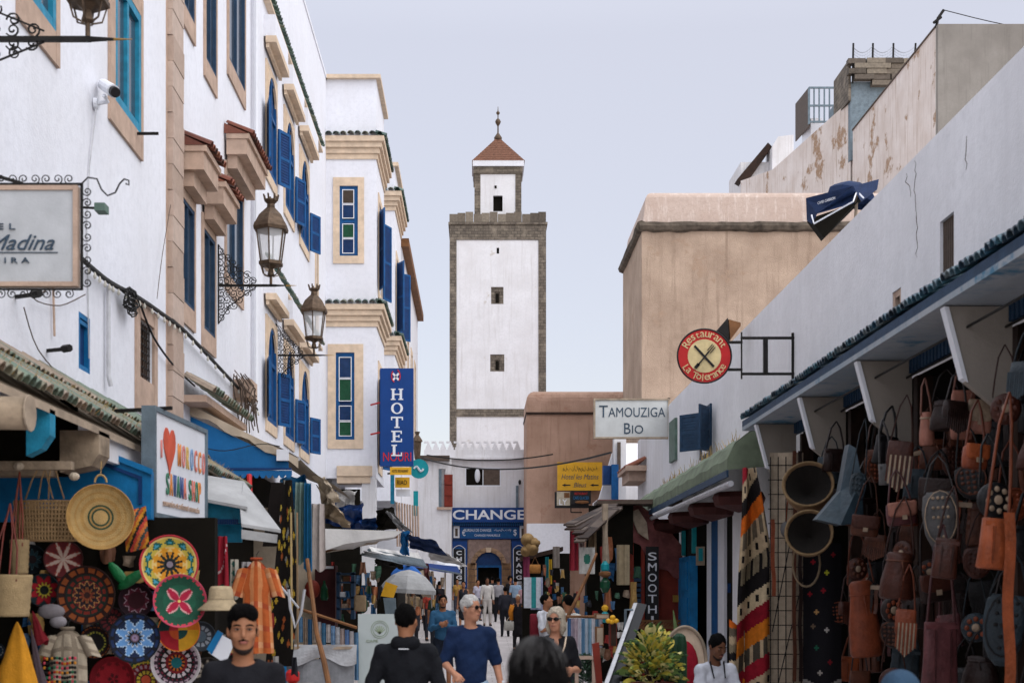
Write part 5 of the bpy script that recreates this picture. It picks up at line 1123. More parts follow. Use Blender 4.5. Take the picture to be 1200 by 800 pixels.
MB().tube([P(709, 590, 25), P(709, 625, 25), P(710, 660, 25)], [.06, .05, .07], 8).build('carved_post', M['wood_pale'], PC)

# ------------------------------------------------------------------ parasols and awnings down the street
def parasol(nm, label, px, py_top, py_rim, wpx, Y, m, n=8, tilt=0, cat='parasol', ground=True):
    x, zt, zr, r_ = XX(px, Y), ZZ(py_top, Y), ZZ(py_rim, Y), wpx/2*Y/FPX; t = thing(nm, label, cat, (x, Y, gz(Y) if ground else zr-1))
    T_ = Matrix.Rotation(tilt, 3, 'Y'); k = MB(); vs = [(0, 0, zt-zr)]
    rings = ((.3, .9), (.6, .68), (.85, .32), (1, 0)); NR = len(rings)
    for f, hh in rings:
        for i in range(n*2): a = PI*i/n; q = f*(1 if i % 2 == 0 else .94); vs.append((r_*q*math.cos(a), r_*q*math.sin(a), (zt-zr)*hh-(.0 if i % 2 == 0 else .0)))
    for i in range(n*2): vs.append((vs[1+n*2*(NR-1)+i][0], vs[1+n*2*(NR-1)+i][1], -.1))
    N = n*2; fs = [(0, 1+i, 1+(i+1) % N) for i in range(N)]+[(1+j*N+i, 1+(j+1)*N+i, 1+(j+1)*N+(i+1) % N, 1+j*N+(i+1) % N) for j in range(NR) for i in range(N)]
    k.add([(T_ @ Vector(v))+Vector((x, Y, zr)) for v in vs], fs); k.build('canopy', m, t)
    rb = MB()
    for i in range(n): a = 2*PI*i/n; rb.tube([(T_ @ Vector((0, 0, (zt-zr)-.05)))+Vector((x, Y, zr)), (T_ @ Vector((r_*math.cos(a)*.97, r_*math.sin(a)*.97, -.01)))+Vector((x, Y, zr))], .012, 4)
    rb.build('ribs', M['iron'], t); MB().tube([(x, Y, (gz(Y) if ground else zr-1.4)), (x+math.sin(tilt)*(zt-zr), Y, zt)], .025, 6).build('pole', M['wood_pale'], t); return t
parasol('grey_parasol', 'wide grey-white market parasol over the left stalls', 478, 667, 690, 66, 33, M['tarp'], tilt=.06)
parasol('blue_parasol', 'small bright blue parasol just above the grey parasol', 476, 661, 672, 36, 37, mat('bright_blue_canvas', '2a6cc0', .7))
parasol('white_parasol', 'white parasol near the money changer signs', 522, 651, 664, 34, 45, M['signwhite'], tilt=-.04)
# navy parasol on the terrace
tp = parasol('navy_terrace_parasol', 'navy blue parasol with white piping on the terrace above the white wall', 1000, 214, 228, 58, 22, M['parasol_navy'], 4, tilt=.32, ground=False)
MB().tube([P(951, 252, 21.2), P(954, 262, 21.15), P(1000, 236, 20.4), P(1004, 224, 20.9), P(1012, 232, 21)], .015, 4).build('white_piping', M['signwhite'], tp)
MB().prism([P(945, 232, 21.6), P(1000, 218, 20.6), P(1030, 210, 21.6), P(1028, 222, 21.7), P(1010, 236, 21.2), P(1004, 226, 20.8), P(1000, 238, 20.7), P(958, 250, 21.3), P(952, 262, 21.5), P(946, 258, 21.7)], (0, .03, 0)).build('valance', M['parasol_navy'], tp)
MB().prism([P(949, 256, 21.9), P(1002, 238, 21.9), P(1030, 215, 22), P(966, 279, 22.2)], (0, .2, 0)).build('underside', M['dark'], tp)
M_ = Fr(P(953, 243, 21.2), (Vector(P(993, 231, 20.5))-Vector(P(953, 243, 21.2))).normalized(), (0, 0, 1), (0, -1, 0)); text('CAFES CARRION', M_, .28, .03, .06, .4, .04, M['signwhite'], tp)
M['tarp_white'] = mat('dusty_white_tarp', 'd0cecb', .7, var=.25, scale=2, bump=.4, bscale=10)
ta = thing('beige_tarp_awning', 'broad cream tarp stretched over the left stalls with a fold painted brown as shade', 'awning', P(425, 632, 20))
k = MB(); sheet(k, P(378, 619, 19), P(472, 622, 20.5), P(462, 629, 23), P(380, 646, 22), 10, 6, .03, .02); k.build('canvas', M['tarp_white'], ta); k = MB(); sheet(k, P(381, 647, 21.9), P(466, 627, 22.9), P(462, 628, 25), P(428, 640, 26), 8, 4, .0, .02); k.build('painted_shade_fold', M['tarp_beige'], ta)  # the tarp's shaded part is painted as a darker beige fold
MB().prism([P(379, 619, 18.9), P(472, 622, 18.9), P(462, 629, 18.9), P(430, 633, 18.9), P(404, 637, 18.9), P(380, 645, 18.9)], (0, .03, 0)).build('added_bright_valance', M['tarp_white'], ta); MB().tube([P(378, 646, 21.9), P(400, 640, 22.2), P(465, 628, 23)], .03, 6).build('edge_pole', M['wood'], ta)  # upright valance added to make the tarp look bright
for i, (q, m_, lb) in enumerate((((425, 645, 500, 664, 24, 29), 'steel', 'lower grey plastic awning strip on a metal frame'), ((432, 640, 494, 656, 27, 32), 'tarp_white', 'upper white plastic awning strip behind the grey one'), ((466, 655, 540, 672, 36, 42), 'navy', 'dark blue awning strip slanting toward the white parasol'))):
    a, b, c, d, Ya, Yb = q; o = thing('strip_awning', lb, 'awning', P(a, b, Ya)); k = MB(); sheet(k, P(a, b, Ya), P(c-4, d-9, Yb), P(c, d, Yb), P(a+4, b+5, Ya), 8, 3, .04, .01); k.build('canvas', M[m_], o); MB().tube([P(a, b+4, Ya), P(c, d, Yb)], .03, 5).build('frame_tube', M['steel'], o)
def crumple(pts, Y, m_, lb, amp=.12, seed=0, nm='tarp_panel', dY=.6):
    """creased cloth filling a four cornered outline (screen corners give its place at depth Y)"""
    r = random.Random(seed); c = [Vector(P(a, b, Y+dY*(j in (2, 3)))) for j, (a, b) in enumerate(pts)]; ph = [r.uniform(0, 6) for _ in range(6)]; k = MB()
    def f(u, v, o=0):
        p = c[0]*(1-u)*(1-v)+c[1]*u*(1-v)+c[2]*u*v+c[3]*(1-u)*v
        w_ = math.sin(u*7+ph[0]+v*3)+.6*math.sin(v*13+ph[1]-u*5)+.4*math.sin(u*19+v*11+ph[2]); q = amp*w_
        return p+Vector((q*.35*math.sin(v*9+ph[3]), q+o, q*.3*math.cos(u*8+ph[4])))
    k.grid(f, 16, 12); k.grid(lambda u, v: f(u, v, .03), 6, 5); return tag(k.build(nm, M[m_], smooth=False), lb, 'tarp')
CR = [([(374, 570), (400, 600), (412, 618), (378, 606)], 24, 'tarp_beige', 'beige folded tarp flap high above the left stalls'), ([(380, 598), (424, 588), (425, 620), (378, 614)], 27, 'navy', 'dark blue awning panel behind the beige flap'), ([(441, 598), (458, 594), (472, 618), (441, 622)], 31, 'dark', 'black awning with painted-in shade right of the white column'),  # last panel is black: its shade is put into the colour
 ([(452, 598), (462, 602), (484, 624), (466, 620)], 30, 'tarp', 'crumpled grey tarp edge beside the black awning'), ([(468, 622), (478, 622), (480, 650), (472, 650)], 29, 'awning_blue', 'bright blue hanging flap between the awnings'), ([(478, 626), (510, 632), (524, 652), (480, 642)], 36, 'parasol_navy', 'navy tarp roof left of the money changer'),
 ([(370, 556), (382, 560), (400, 588), (378, 592)], 22, 'tarp_beige', 'pale cloth flap hanging beside the hotel corner'), ([(392, 574), (418, 574), (412, 606), (396, 602)], 30, 'tarp_white', 'white cloth bundle under the hotel bay'), ([(376, 566), (394, 570), (394, 600), (378, 600)], 31, 'blue_dark', 'dark blue cloth under the hotel bay'), ([(400, 612), (440, 606), (452, 624), (404, 626)], 33, 'blue_dark', 'navy cloth stretched behind the cream tarp'),
 ([(500, 640), (530, 650), (548, 664), (505, 656)], 43, 'tarp_white', 'white tarp wing near the white parasol'), ([(488, 668), (504, 668), (508, 700), (494, 700)], 38, 'tarp_beige', 'beige drape hanging beside the white parasol'), ([(330, 560), (360, 556), (358, 600), (336, 590)], 21, 'blue_bright', 'bright blue drape at the end of the blue awning'), ([(496, 660), (502, 660), (503, 690), (498, 690)], 36, 'fascia_red', 'dull red banner strip left of the white parasol'),
 ([(438, 650), (470, 656), (474, 668), (440, 662)], 27, 'dark', 'dark sheet painted as the shade beneath the plastic awnings')]  # dark sheet put in as the shading under the awning strips
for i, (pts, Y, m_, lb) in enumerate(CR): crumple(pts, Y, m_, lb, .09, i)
bm = thing('cane_screen', 'screen of upright tan canes below the small yellow plate', 'screen', P(478, 615, 37))
for i in range(9): MB().tube([P(466+i*3.1, 640, 37+i*.3), P(465+i*3.1, 588+i*.6, 37+i*.3)], .03, 5).build('cane', M['sand'], bm)
MB().box(-4.3, -3.9, 36.5, 46.6, 0, 4.9).build('lower_wall', M['white_old'], E)
dk = thing('painted_shop_shade', 'dark panels painted as the shade in the left shop fronts beneath the awnings', 'shops', (-3.6, 28, 0)); MB().box(-4.1, -3.86, 19, 35.8, 0, 3.9).build('shop_shade_panel', M['dark'], dk); MB().box(-3.9, -3.1, 35.9, 35.98, 0, 4.6).build('bay_shade_panel', M['dark'], dk); MB().box(-3.8, -2.3, 39, 58, 0, 3.0).build('far_shop_shade_panel', M['dark'], dk)  # solid dark boxes painted as shade, standing in for open shop fronts
dk2 = thing('right_painted_shop_shade', 'dark panel painted as the shade in the far right shop fronts behind the clothes', 'shops', (3, 36, 0)); MB().box(3.6, 4.4, 31, 46, 0, 3.0).build('shop_shade_panel', M['dark'], dk2)  # dark box stands in for the shade inside these shops
# ================================================================== HANGING GOODS
def hx(*a): return [H(x) for x in a]
def rbody(mb, w, d, h, c=(0, 0, 0), prof=None, n=16, e=3.2, col=None):
    """soft box (bag body): superellipse rings, top at z=0 going down; prof = [(t, widthscale, depthscale)]"""
    prof = prof or [(0, .86, .35), (.06, .96, .75), (.5, 1, 1), (.9, .98, 1), (.98, .9, .8), (1, .7, .4)]
    vs = []
    for t, a, b in prof:
        for k in range(n):
            an = 2*PI*k/n; cx = math.copysign(abs(math.cos(an))**(2/e), math.cos(an)); cy = math.copysign(abs(math.sin(an))**(2/e), math.sin(an))
            vs.append((c[0]+cx*w/2*a, c[1]+cy*d/2*b, c[2]-t*h))
    m = len(prof); fs = [(i*n+k, i*n+(k+1) % n, (i+1)*n+(k+1) % n, (i+1)*n+k) for i in range(m-1) for k in range(n)]+[tuple(range(n-1, -1, -1)), tuple(range((m-1)*n, m*n))]
    mb.add(vs, fs, col); return mb
LE = {k: H(v) for k, v in dict(tan='8c452a', orange='a2512c', brown='472115', dark='24120e', rose='64383a', pink='a8705f', grey='5c5a5a', slate='2c3840', cream='a8917a', black='121013', red='7c1f26', umber='5c3220').items()}
def strap(mb, w, drop, h0=0, r=.008, col=None):
    """strap loop from the hook (0,0,0) down to both sides of a bag"""
    for s in (-1, 1): mb.tube([(0, 0, 0), (s*w*.26, .01, -drop*.25), (s*w*.42, .0, -drop*.7), (s*w/2, .0, -drop), (s*w/2, 0, -drop-h0)], [r*.8, r, r, r, r*.7], 4, col)
    return mb
def bag(kind, col, w=.28, h=.26, drop=.45, col2=None, seed=0):
    """returns (name, [(part, mesh)]) of one bag hanging from its hook at the origin"""
    c = LE[col]; c2 = LE[col2] if col2 else tuple(x*1.25 for x in c); m = M['leather_paint']; P_ = []; dk = tuple(x*.55 for x in c)
    def add(nm, b, mt=m, sm=True): P_.append((nm, b.mesh(nm, mt, smooth=sm)))
    if kind == 'satchel':
        add('body', rbody(MB(), w, .09, h, (0, 0, -drop), col=c)); f = MB(); rbody(f, w*1.03, .03, h*.68, (0, -.04, -drop+.01), [(0, .95, .8), (.1, 1, 1), (.8, .98, 1), (.95, .8, 1), (1, .5, .5)], col=c2); add('flap', f)
        b = MB(); b.box(-.02, .02, -.068, -.055, -drop-h*.75, -drop-h*.55, LE['cream']); add('buckle', b, sm=False)
    elif kind == 'tote':
        add('body', rbody(MB(), w, .12, h, (0, 0, -drop), [(0, .95, .5), (.01, .97, .55), (.5, .95, .85), (.96, 1.05, 1), (1, .95, .8)], col=c)); b = MB(); b.box(-w*.48, w*.48, -.035, -.03, -drop-.05, -drop-.02, c2)
        for i in range(9): x = -w*.44+i*w*.11; b.box(x, x+.006, -.07, -.03, -drop-h*.9, -drop-.06, dk) if i in (2, 6) else None
        add('band', b, sm=False)
    elif kind == 'pouch':                                        # embossed oval flap bag
        add('body', rbody(MB(), w, .07, h, (0, 0, -drop), [(0, .7, .5), (.08, .92, .9), (.35, 1, 1), (.7, .86, 1), (.9, .55, .8), (1, .2, .3)], e=2.2, col=c)); b = MB()
        for i in range(4):
            for j in range(5): b.lathe([(.012, 0), (.015, .006), (.006, .012)], (-.06+i*.04, -.034, -drop-.05-j*h*.16), 6, M=Matrix.Rotation(PI/2, 3, 'X'), col=c2) if abs(i-1.5) < 2-j*.22 else None
        b.tube([(w/2*.88*math.cos(a*PI/8), -.036, -drop-h*.42+h*.44*math.sin(a*PI/8)) for a in range(17)], .006, 4, c2); add('embossing', b, sm=False)
    elif kind == 'round':
        b = MB(); b.lathe([(.001, -.045), (w*.42, -.045), (w*.5, -.02), (w*.5, .02), (w*.42, .045), (.001, .045)], (0, 0, -drop-w/2), 24, M=Matrix.Rotation(PI/2, 3, 'X'), col=c); add('body', b)
        b = MB(); 
        for k in range(8): a = k*PI/4; b.ell((w*.3*math.cos(a), -.047, -drop-w/2+w*.3*math.sin(a)), (.022, .008, .022), 8, 5, col=c2)
        b.ell((0, -.05, -drop-w/2), (.035, .012, .035), 10, 5, col=LE['cream']); add('ornament', b)
    elif kind == 'bucket':
        add('body', rbody(MB(), w, w*.75, h, (0, 0, -drop), [(0, .55, .5), (.05, .75, .7), (.2, .7, .7), (.6, .95, .95), (.95, 1, 1), (1, .9, .9)], e=2.2, col=c)); b = MB(); b.tube([(w*.36*math.cos(a*PI/8), w*.26*math.sin(a*PI/8), -drop-h*.18) for a in range(17)], .01, 5, c2); b.tube([(0, -w*.3, -drop-h*.18), (.02, -w*.34, -drop-h*.45)], .008, 4, c2); add('drawstring', b)
    elif kind == 'fringe':
        add('body', rbody(MB(), w, .07, h*.55, (0, 0, -drop), col=c)); b = MB()
        for i in range(11): x = -w*.45+i*w*.09; b.box(x, x+w*.07, -.045, -.04, -drop-h*(1.05-.2*abs(i-5)/5), -drop-h*.3, c2 if i % 2 else c)
        add('fringe', b, sm=False)
    elif kind == 'belts':
        b = MB(); r = random.Random(seed); cs = [LE[q] for q in ('brown', 'tan', 'dark', 'umber', 'rose')]
        for i in range(3):
            x = -.05+i*.045; L_ = h*r.uniform(.8, 1.1); pts = [(x+r.uniform(-.008, .008), r.uniform(-.01, .01), -L_*t/6) for t in range(7)]
            for p, q in zip(pts, pts[1:]): b.bar(p, q, .03, .006, up=(0, 1, 0), col=cs[(i+seed) % 5])
        add('straps', b, sm=False); b = MB(); b.box(-.06, .06, -.012, -.004, -.05, -.01, LE['cream']); add('buckles', b, sm=False)
    if kind != 'belts':
        add('strap', strap(MB(), w*.8, drop, .03, .009 if kind != 'tote' else .012, dk))
    return P_
HR_ = random.Random(77)
def hang(kind, col, loc, rz, label, w=.28, h=.26, drop=.45, col2=None, cat='bag', group=None, name=None, seed=0, cache={}):
    key = (kind, col, w, h, drop, col2, seed)
    if key not in cache: cache[key] = bag(kind, col, w, h, drop, col2, seed)
    t = thing(name or {'satchel': 'leather_satchel', 'tote': 'leather_tote', 'pouch': 'leather_pouch', 'round': 'round_leather_bag', 'bucket': 'leather_bucket_bag', 'fringe': 'fringed_bag', 'belts': 'belt_bundle'}[kind], label, cat, loc, group)
    t.rotation_euler = (HR_.uniform(-.06, .1), HR_.uniform(-.13, .13), rz); t.scale = (HR_.uniform(.85, 1.15), HR_.uniform(.8, 1.3), HR_.uniform(.94, 1.06))
    for nm, me in cache[key]: o = bpy.data.objects.new(nm, me); COL.objects.link(o); o.parent = t
    return t
# --- the leather stall: rows of goods hung on lines between the posts, from the photograph's right edge towards the street
LR = random.Random(21)
words = {'satchel': 'flap satchel', 'tote': 'open tote', 'pouch': 'embossed oval bag', 'round': 'round bag', 'bucket': 'drawstring bucket bag', 'fringe': 'fringed bag', 'belts': 'bundle of belts'}
cw = dict(tan='tan', orange='orange-tan', brown='brown', dark='very dark brown', rose='dusky rose', pink='pale pink', grey='grey', slate='slate blue', cream='cream', black='black', red='dark red', umber='umber')
# signature pieces, placed from the photograph: (kind, colour, px, py of the body centre, Y, w, h, drop, colour2, words)
sig = [('pouch', 'grey', 1099, 615, 10.8, .30, .50, .3, 'cream', 'grey embossed oval bag with raised studs, large, mid leather stall'),
       ('tote', 'rose', 1105, 766, 10.6, .27, .52, .75, None, 'dusky rose tote on long handles, lowest mid leather stall'),
       ('tote', 'orange', 1183, 645, 9.3, .24, .36, .9, None, 'orange-tan tote hanging at the right edge over a long orange strap'),
       ('satchel', 'pink', 1129, 488, 11.2, .17, .40, .3, 'pink', 'pale pink flat satchel hanging high under the second corbel'),
       ('satchel', 'pink', 1152, 492, 11.0, .19, .27, .3, 'cream', 'cream and pink satchel beside the high pale pink one'),
       ('round', 'black', 1158, 585, 9.9, .26, .26, .35, 'cream', 'round black bag with cream studs near the right edge'),
       ('satchel', 'tan', 1146, 535, 10.4, .17, .17, .35, 'orange', 'small tan bag just above the round black studded bag'),
       ('bucket', 'tan', 1003, 722, 13.3, .32, .72, .5, 'tan', 'long tan leather bucket bag low at the left of the leather stall'),
       ('tote', 'grey', 1034, 555, 12.4, .16, .19, .4, None, 'small grey tote between dark bags left of the embossed bag'),
       ('pouch', 'slate', 1014, 570, 13.0, .18, .3, .5, None, 'small slate oval bag under the third corbel'),
       ('fringe', 'brown', 1063, 545, 11.8, .22, .42, .4, 'cream', 'brown fringed bag with a cream panel under the third corbel'),
       ('bucket', 'brown', 1060, 680, 11.5, .3, .42, .5, 'umber', 'big brown slouchy bucket bag mid leather stall'),
       ('satchel', 'rose', 1050, 605, 11.6, .26, .2, .3, 'pink', 'pinkish satchel with a red tag hanging left of the grey embossed bag'),
       ('pouch', 'slate', 1188, 740, 9.4, .28, .5, .3, 'black', 'large slate blue bag low at the right edge behind the orange strap'),
       ('round', 'dark', 1040, 712, 12.3, .22, .22, .4, 'tan', 'dark round bag with tan rivets left of the rose tote'),
       ('satchel', 'umber', 1021, 620, 12.7, .24, .2, .4, 'brown', 'umber flap satchel right of the blue-grey draped hide'),
       ('fringe', 'tan', 1066, 745, 11.4, .16, .4, .4, 'cream', 'tan and cream fringed pouch left of the rose tote'),
       ('tote', 'brown', 1118, 655, 10.2, .2, .3, .4, None, 'brown tote hanging right beneath the grey embossed bag'),
       ('bucket', 'pink', 1084, 505, 11.6, .14, .3, .3, 'cream', 'pale narrow bucket bag between the second and third corbels'),
       ('satchel', 'dark', 1085, 690, 11.2, .25, .22, .5, 'brown', 'very dark satchel between the slouchy bag and the rose tote')]
for kd, c1, px, py, Y, w_, h_, dr_, c2, lb in sig:
    x, y, z = P(px, py, Y); hang(kd, c1, (x, y, z+h_/2+dr_), LR.uniform(-.3, .3), lb, w_, h_, dr_, c2)
tag(MB().grid(lambda u, v: Vector((XX(1176, 9.2)+.075*u+.01*math.sin(v*9), 9.2, ZZ(600, 9.2)+(ZZ(805, 9.2)-ZZ(600, 9.2))*v)), 1, 12, lambda u, v: LE['orange']).build('long_strap', M['leather_paint']), 'long broad orange-tan leather strap hanging at the right edge', 'strap')
pos_words = ['next to the right frame edge', 'right of the round studded bag', 'beside the second corbel', 'between the first two visible corbels', 'under the third corbel', 'left of the third corbel', 'near the basket end of the stall']
rows_ = [(3.55, 'top'), (3.05, 'second'), (2.5, 'third'), (1.95, 'fourth'), (1.4, 'lowest')]
kinds = ['satchel', 'tote', 'pouch', 'round', 'bucket', 'fringe', 'belts']; ck = ['brown', 'dark', 'tan', 'umber', 'black', 'rose', 'dark', 'brown', 'dark', 'umber', 'black', 'brown', 'orange', 'slate']
ORD = ['first', 'second', 'third', 'fourth', 'fifth', 'sixth', 'seventh', 'eighth', 'ninth', 'tenth', 'eleventh', 'twelfth', 'thirteenth', 'fourteenth', 'fifteenth', 'sixteenth', 'seventeenth', 'eighteenth', 'nineteenth', 'twentieth']
for ri, (zr_, rw) in enumerate(rows_):
    Y = 9.15; i = 0
    while Y < 15.3:
        kd = LR.choice(kinds); c1 = LR.choice(ck); x = 3.92+LR.uniform(-.12, .28)
        w_ = .24 if kd != 'bucket' else .26
        lb = '%s %s, %s from right in the leather stall %s row' % (cw[c1], words[kd], ORD[i], rw)
        hang(kd, c1, (x, Y, zr_+LR.uniform(-.08, .12)), LR.uniform(-1.1, .5), lb, w_, .26, LR.uniform(.2, .42), LR.choice([None, 'umber', 'tan', 'umber', 'brown']) if kd in ('round', 'satchel', 'pouch') else None, group='leather goods hung in rows in the dark stall', seed=LR.randint(0, 2) if kd == 'belts' else 0)
        Y += LR.uniform(.38, .5)*(1+ri*.03); i += 1
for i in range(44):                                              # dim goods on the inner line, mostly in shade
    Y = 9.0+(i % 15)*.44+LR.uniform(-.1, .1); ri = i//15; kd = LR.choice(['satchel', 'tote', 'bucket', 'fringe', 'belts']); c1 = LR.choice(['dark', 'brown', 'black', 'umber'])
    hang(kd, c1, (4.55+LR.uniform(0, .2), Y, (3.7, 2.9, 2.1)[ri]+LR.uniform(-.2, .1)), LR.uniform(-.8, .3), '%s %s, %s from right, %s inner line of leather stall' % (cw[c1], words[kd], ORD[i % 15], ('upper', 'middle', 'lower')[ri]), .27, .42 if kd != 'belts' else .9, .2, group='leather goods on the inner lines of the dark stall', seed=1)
rl = thing('hanging_rails', 'dark rails the leather goods hang from', 'rail', (3.95, 12, 3.8))
for zr_, rw in rows_[:1]:
    for x in (3.8, 4.1): MB().tube([(x, 8.5, 3.85), (x, 15.8, 3.85)], .012, 5).build('rail', M['iron'], rl)

# --- baskets, hide, textiles at the street end of the leather stall
def lattice(mb, w, h, d, nx, nz, loc, r=.012, col=None):
    """open plaited basket bag"""
    x, y, z = loc
    for s in (-1, 1):
        for j in range(nz+1):
            v = j/nz; mb.tube([(x+(u/8-.5)*w*(1-.12*(1-v)), y+s*d/2*math.sin(PI*u/8)*.9+s*.01, z+v*h) for u in range(9)], r, 4, col)
        for i in range(nx+1):
            u = i/nx; mb.tube([(x+(u-.5)*w*(1-.12*(1-v/4)), y+s*d/2*math.sin(PI*u)*.9+s*.012, z+v/4*h) for v in range(5)], r, 4, col)
    return mb
def stripes(cols, n, skew=0, seed=1):
    r = random.Random(seed); seq = [r.choice(cols) for _ in range(n*3)]
    return lambda u, v: seq[int((v+u*skew+1)*n) % len(seq)]
kil = hx('9c1a2c', 'c4ad8c', '1a1617', 'd8681a', '6d6252', 'c4ad8c', '8d8068', '1c181a', 'd4bf9c', '8c1426', 'd0761e', '4c463c')
rg = thing('kilim_rug', 'long hanging kilim with diagonal red, orange, cream and black stripes beside the leather stall', 'rug', P(884, 545, 17.4)); k = MB(); Y = 17.4
def rug_col(u, v):
    q = (v*13+u*1.6); i = int(q) % 12; c = kil[i]
    if i in (4, 6, 11) and int(u*14) % 3 == 0: c = kil[1] if i != 6 else kil[2]
    if i in (1, 5, 8) and abs((u*4) % 1-.5) < .16 and .3 < q % 1 < .7: c = kil[2]
    return c
k.grid(lambda u, v: Vector((XX(870+14*v*0, Y)+(XX(902, Y)-XX(868, Y))*u*(.42+.58*min(1, v*2.5))-.12*v*(1-u)-.0, Y-.08*math.sin(u*8+v*2)-.05*math.sin(v*9), ZZ(548, Y)+(ZZ(812, Y)-ZZ(548, Y))*v)), 26, 130, rug_col); k.build('woven_panel', M['weave'], rg)
k = MB(); k.grid(lambda u, v: Vector((XX(856, Y)+.2*u-.02, Y-.02-.04*math.sin(u*6), ZZ(725, Y)+(ZZ(812, Y)-ZZ(725, Y))*v-.15*u)), 10, 40, lambda u, v: kil[int(v*9+u*1.2+3) % 12]); k.build('folded_edge', M['weave'], rg)
nr = thing('cream_net_hanging', 'cream cloth hanging behind a black wire grid between the kilim and the baskets', 'textile', P(915, 560, 16.9)); Y = 16.9
k = MB(); k.grid(lambda u, v: Vector((XX(902, Y)+.42*u, Y+.03*math.sin(u*7), ZZ(530, Y)+(ZZ(810, Y)-ZZ(530, Y))*v)), 8, 14, lambda u, v: H('b5a48f')); k.build('cloth', M['cloth_paint'], nr)
k = MB(); Yg = Y-.1
for i in range(17): k.tube([P(900, 545+i*17, Yg), P(942, 545+i*17, Yg)], .008, 4)
for i in range(5): k.tube([P(903+i*9, 535, Yg), P(903+i*9, 812, Yg)], .008, 4)
k.tube([P(912, 800, Yg), P(950, 640, Yg)], .008, 4); k.tube([P(905, 740, Yg), P(938, 575, Yg)], .008, 4); k.build('wire_grid', M['iron'], nr)
k = MB(); k.ell(P(921, 620, Yg-.03), (.07, .05, .1), 10, 6, col=LE['grey']); k.tube([P(921, 612, Yg), P(925, 560, Yg)], .01, 4, LE['tan']); tag(k.build('small_grey_pouch', M['leather_paint'], smooth=True), 'small grey leather pouch hooked on the wire grid', 'pouch')
for i, (px, c) in enumerate(((931, 'umber'), (938, 'dark'), (906, 'tan'))):
    k = MB(); pts = [Vector(P(px+rnd.uniform(-1, 1), 528+t*(270 if px > 920 else 90)/8+(80 if px < 920 else 0), 16.3)) for t in range(9)]
    for p, q in zip(pts, pts[1:]): k.bar(p, q, .045, .012, up=(0, 1, 0), col=LE[c])
    tag(k.build('hanging_belt', M['leather_paint']), ('plaited brown belt hanging in front of the wire grid', 'dark belt just right of the plaited brown belt', 'short tan strap left of the grey pouch')[i], 'belt')
def basket(px, py, Y, rpx, tilt, label, depth=.32):
    x, y, z = P(px, py, Y); r = rpx*Y/FPX; R_ = Matrix.Rotation(tilt, 3, 'X') @ Matrix.Rotation(-.25, 3, 'Y'); t = thing('round_basket', label, 'basket', (x, y, z))
    c = H('8a6d50'); k = MB(); k.lathe([(r*.55, -depth), (r*.8, -depth*.9), (r*.98, -depth*.4), (r, 0), (r*.93, 0), (r*.88, -depth*.4), (r*.7, -depth*.82), (.001, -depth*.85)], (x, y, z), 22, M=R_, col=c); k.build('bowl', M['straw'], t, smooth=True)
    k = MB(); k.tube([Vector((x, y, z))+R_ @ Vector((r*math.cos(a*PI/12), r*math.sin(a*PI/12), .005)) for a in range(25)], .012, 5, H('8d7454')); k.build('rim', M['straw'], t)
    k = MB(); k.lathe([(.001, -depth*.8), (r*.9, -depth*.05), (r*.9, -depth*.06), (.001, -depth*.83)], (x, y, z), 22, M=R_, col=H('1c1815')); k.build('dark_lining', M['cloth_paint'], t)
basket(947, 567, 14.6, 29, 1.15, 'round basket with a dark lining hanging highest beside the blue-grey hide'); basket(948, 624, 14.3, 27, 1.35, 'lower round basket with a dark lining under the first one', .25)
k = MB(); k.tube([P(945+16*math.cos(a*PI/10), 660+27*math.sin(a*PI/10), 14.5) for a in range(21)], .012, 5, H('8d7a62')); tag(k.build('rope_loop', M['straw']), 'thin rope loop hanging below the lower basket', 'rope')
hd = tag(MB().prism([P(995, 520, 13.2), P(985, 575, 13.1), P(957, 608, 12.9), P(985, 615, 12.8), P(1012, 612, 12.9), P(1010, 560, 13), P(1003, 525, 13.1)], (0, .16, 0)).build('blue_grey_hide', mat('blue_grey_leather', '2f3e48', .45, var=.4, bump=.4, bscale=20)), 'pointed blue-grey leather hide hanging right of the round baskets', 'leather hide')
bt = thing('black_embroidered_cloth', 'black hanging cloth with small coloured crosses and diamonds below the baskets', 'textile', P(965, 640, 14.8)); Y = 14.8; k = MB(); dots = {(3, 5): 'a01f2c', (7, 8): 'c6c83a', (6, 13): '8f1d2a', (2, 14): '8f1d2a', (4, 19): 'b98f5a', (7, 24): 'b8b3ac', (4, 29): '1d5a45', (5, 36): 'a39c94', (9, 3): '8f1d2a', (8, 33): '7a1a24', (3, 23): '6d5a48'}
def bc(u, v):
    i, j = int(u*24), int(v*84)
    for (a, b), c in dots.items():
        if (i == a*2 and abs(j-b*2) <= 1) or (j == b*2 and abs(i-a*2) <= 1): return H(c)
    if abs(v-.93-(-abs(u-.5)*.12+.04)) < .012: return H('9a9590')
    return H('17151a')
k.grid(lambda u, v: Vector((XX(941, Y)+.42*u, Y+.02*math.sin(u*7), ZZ(636, Y)+(ZZ(812, Y)-ZZ(636, Y))*v)), 24, 84, bc); k.build('cloth', M['cloth_paint'], bt)

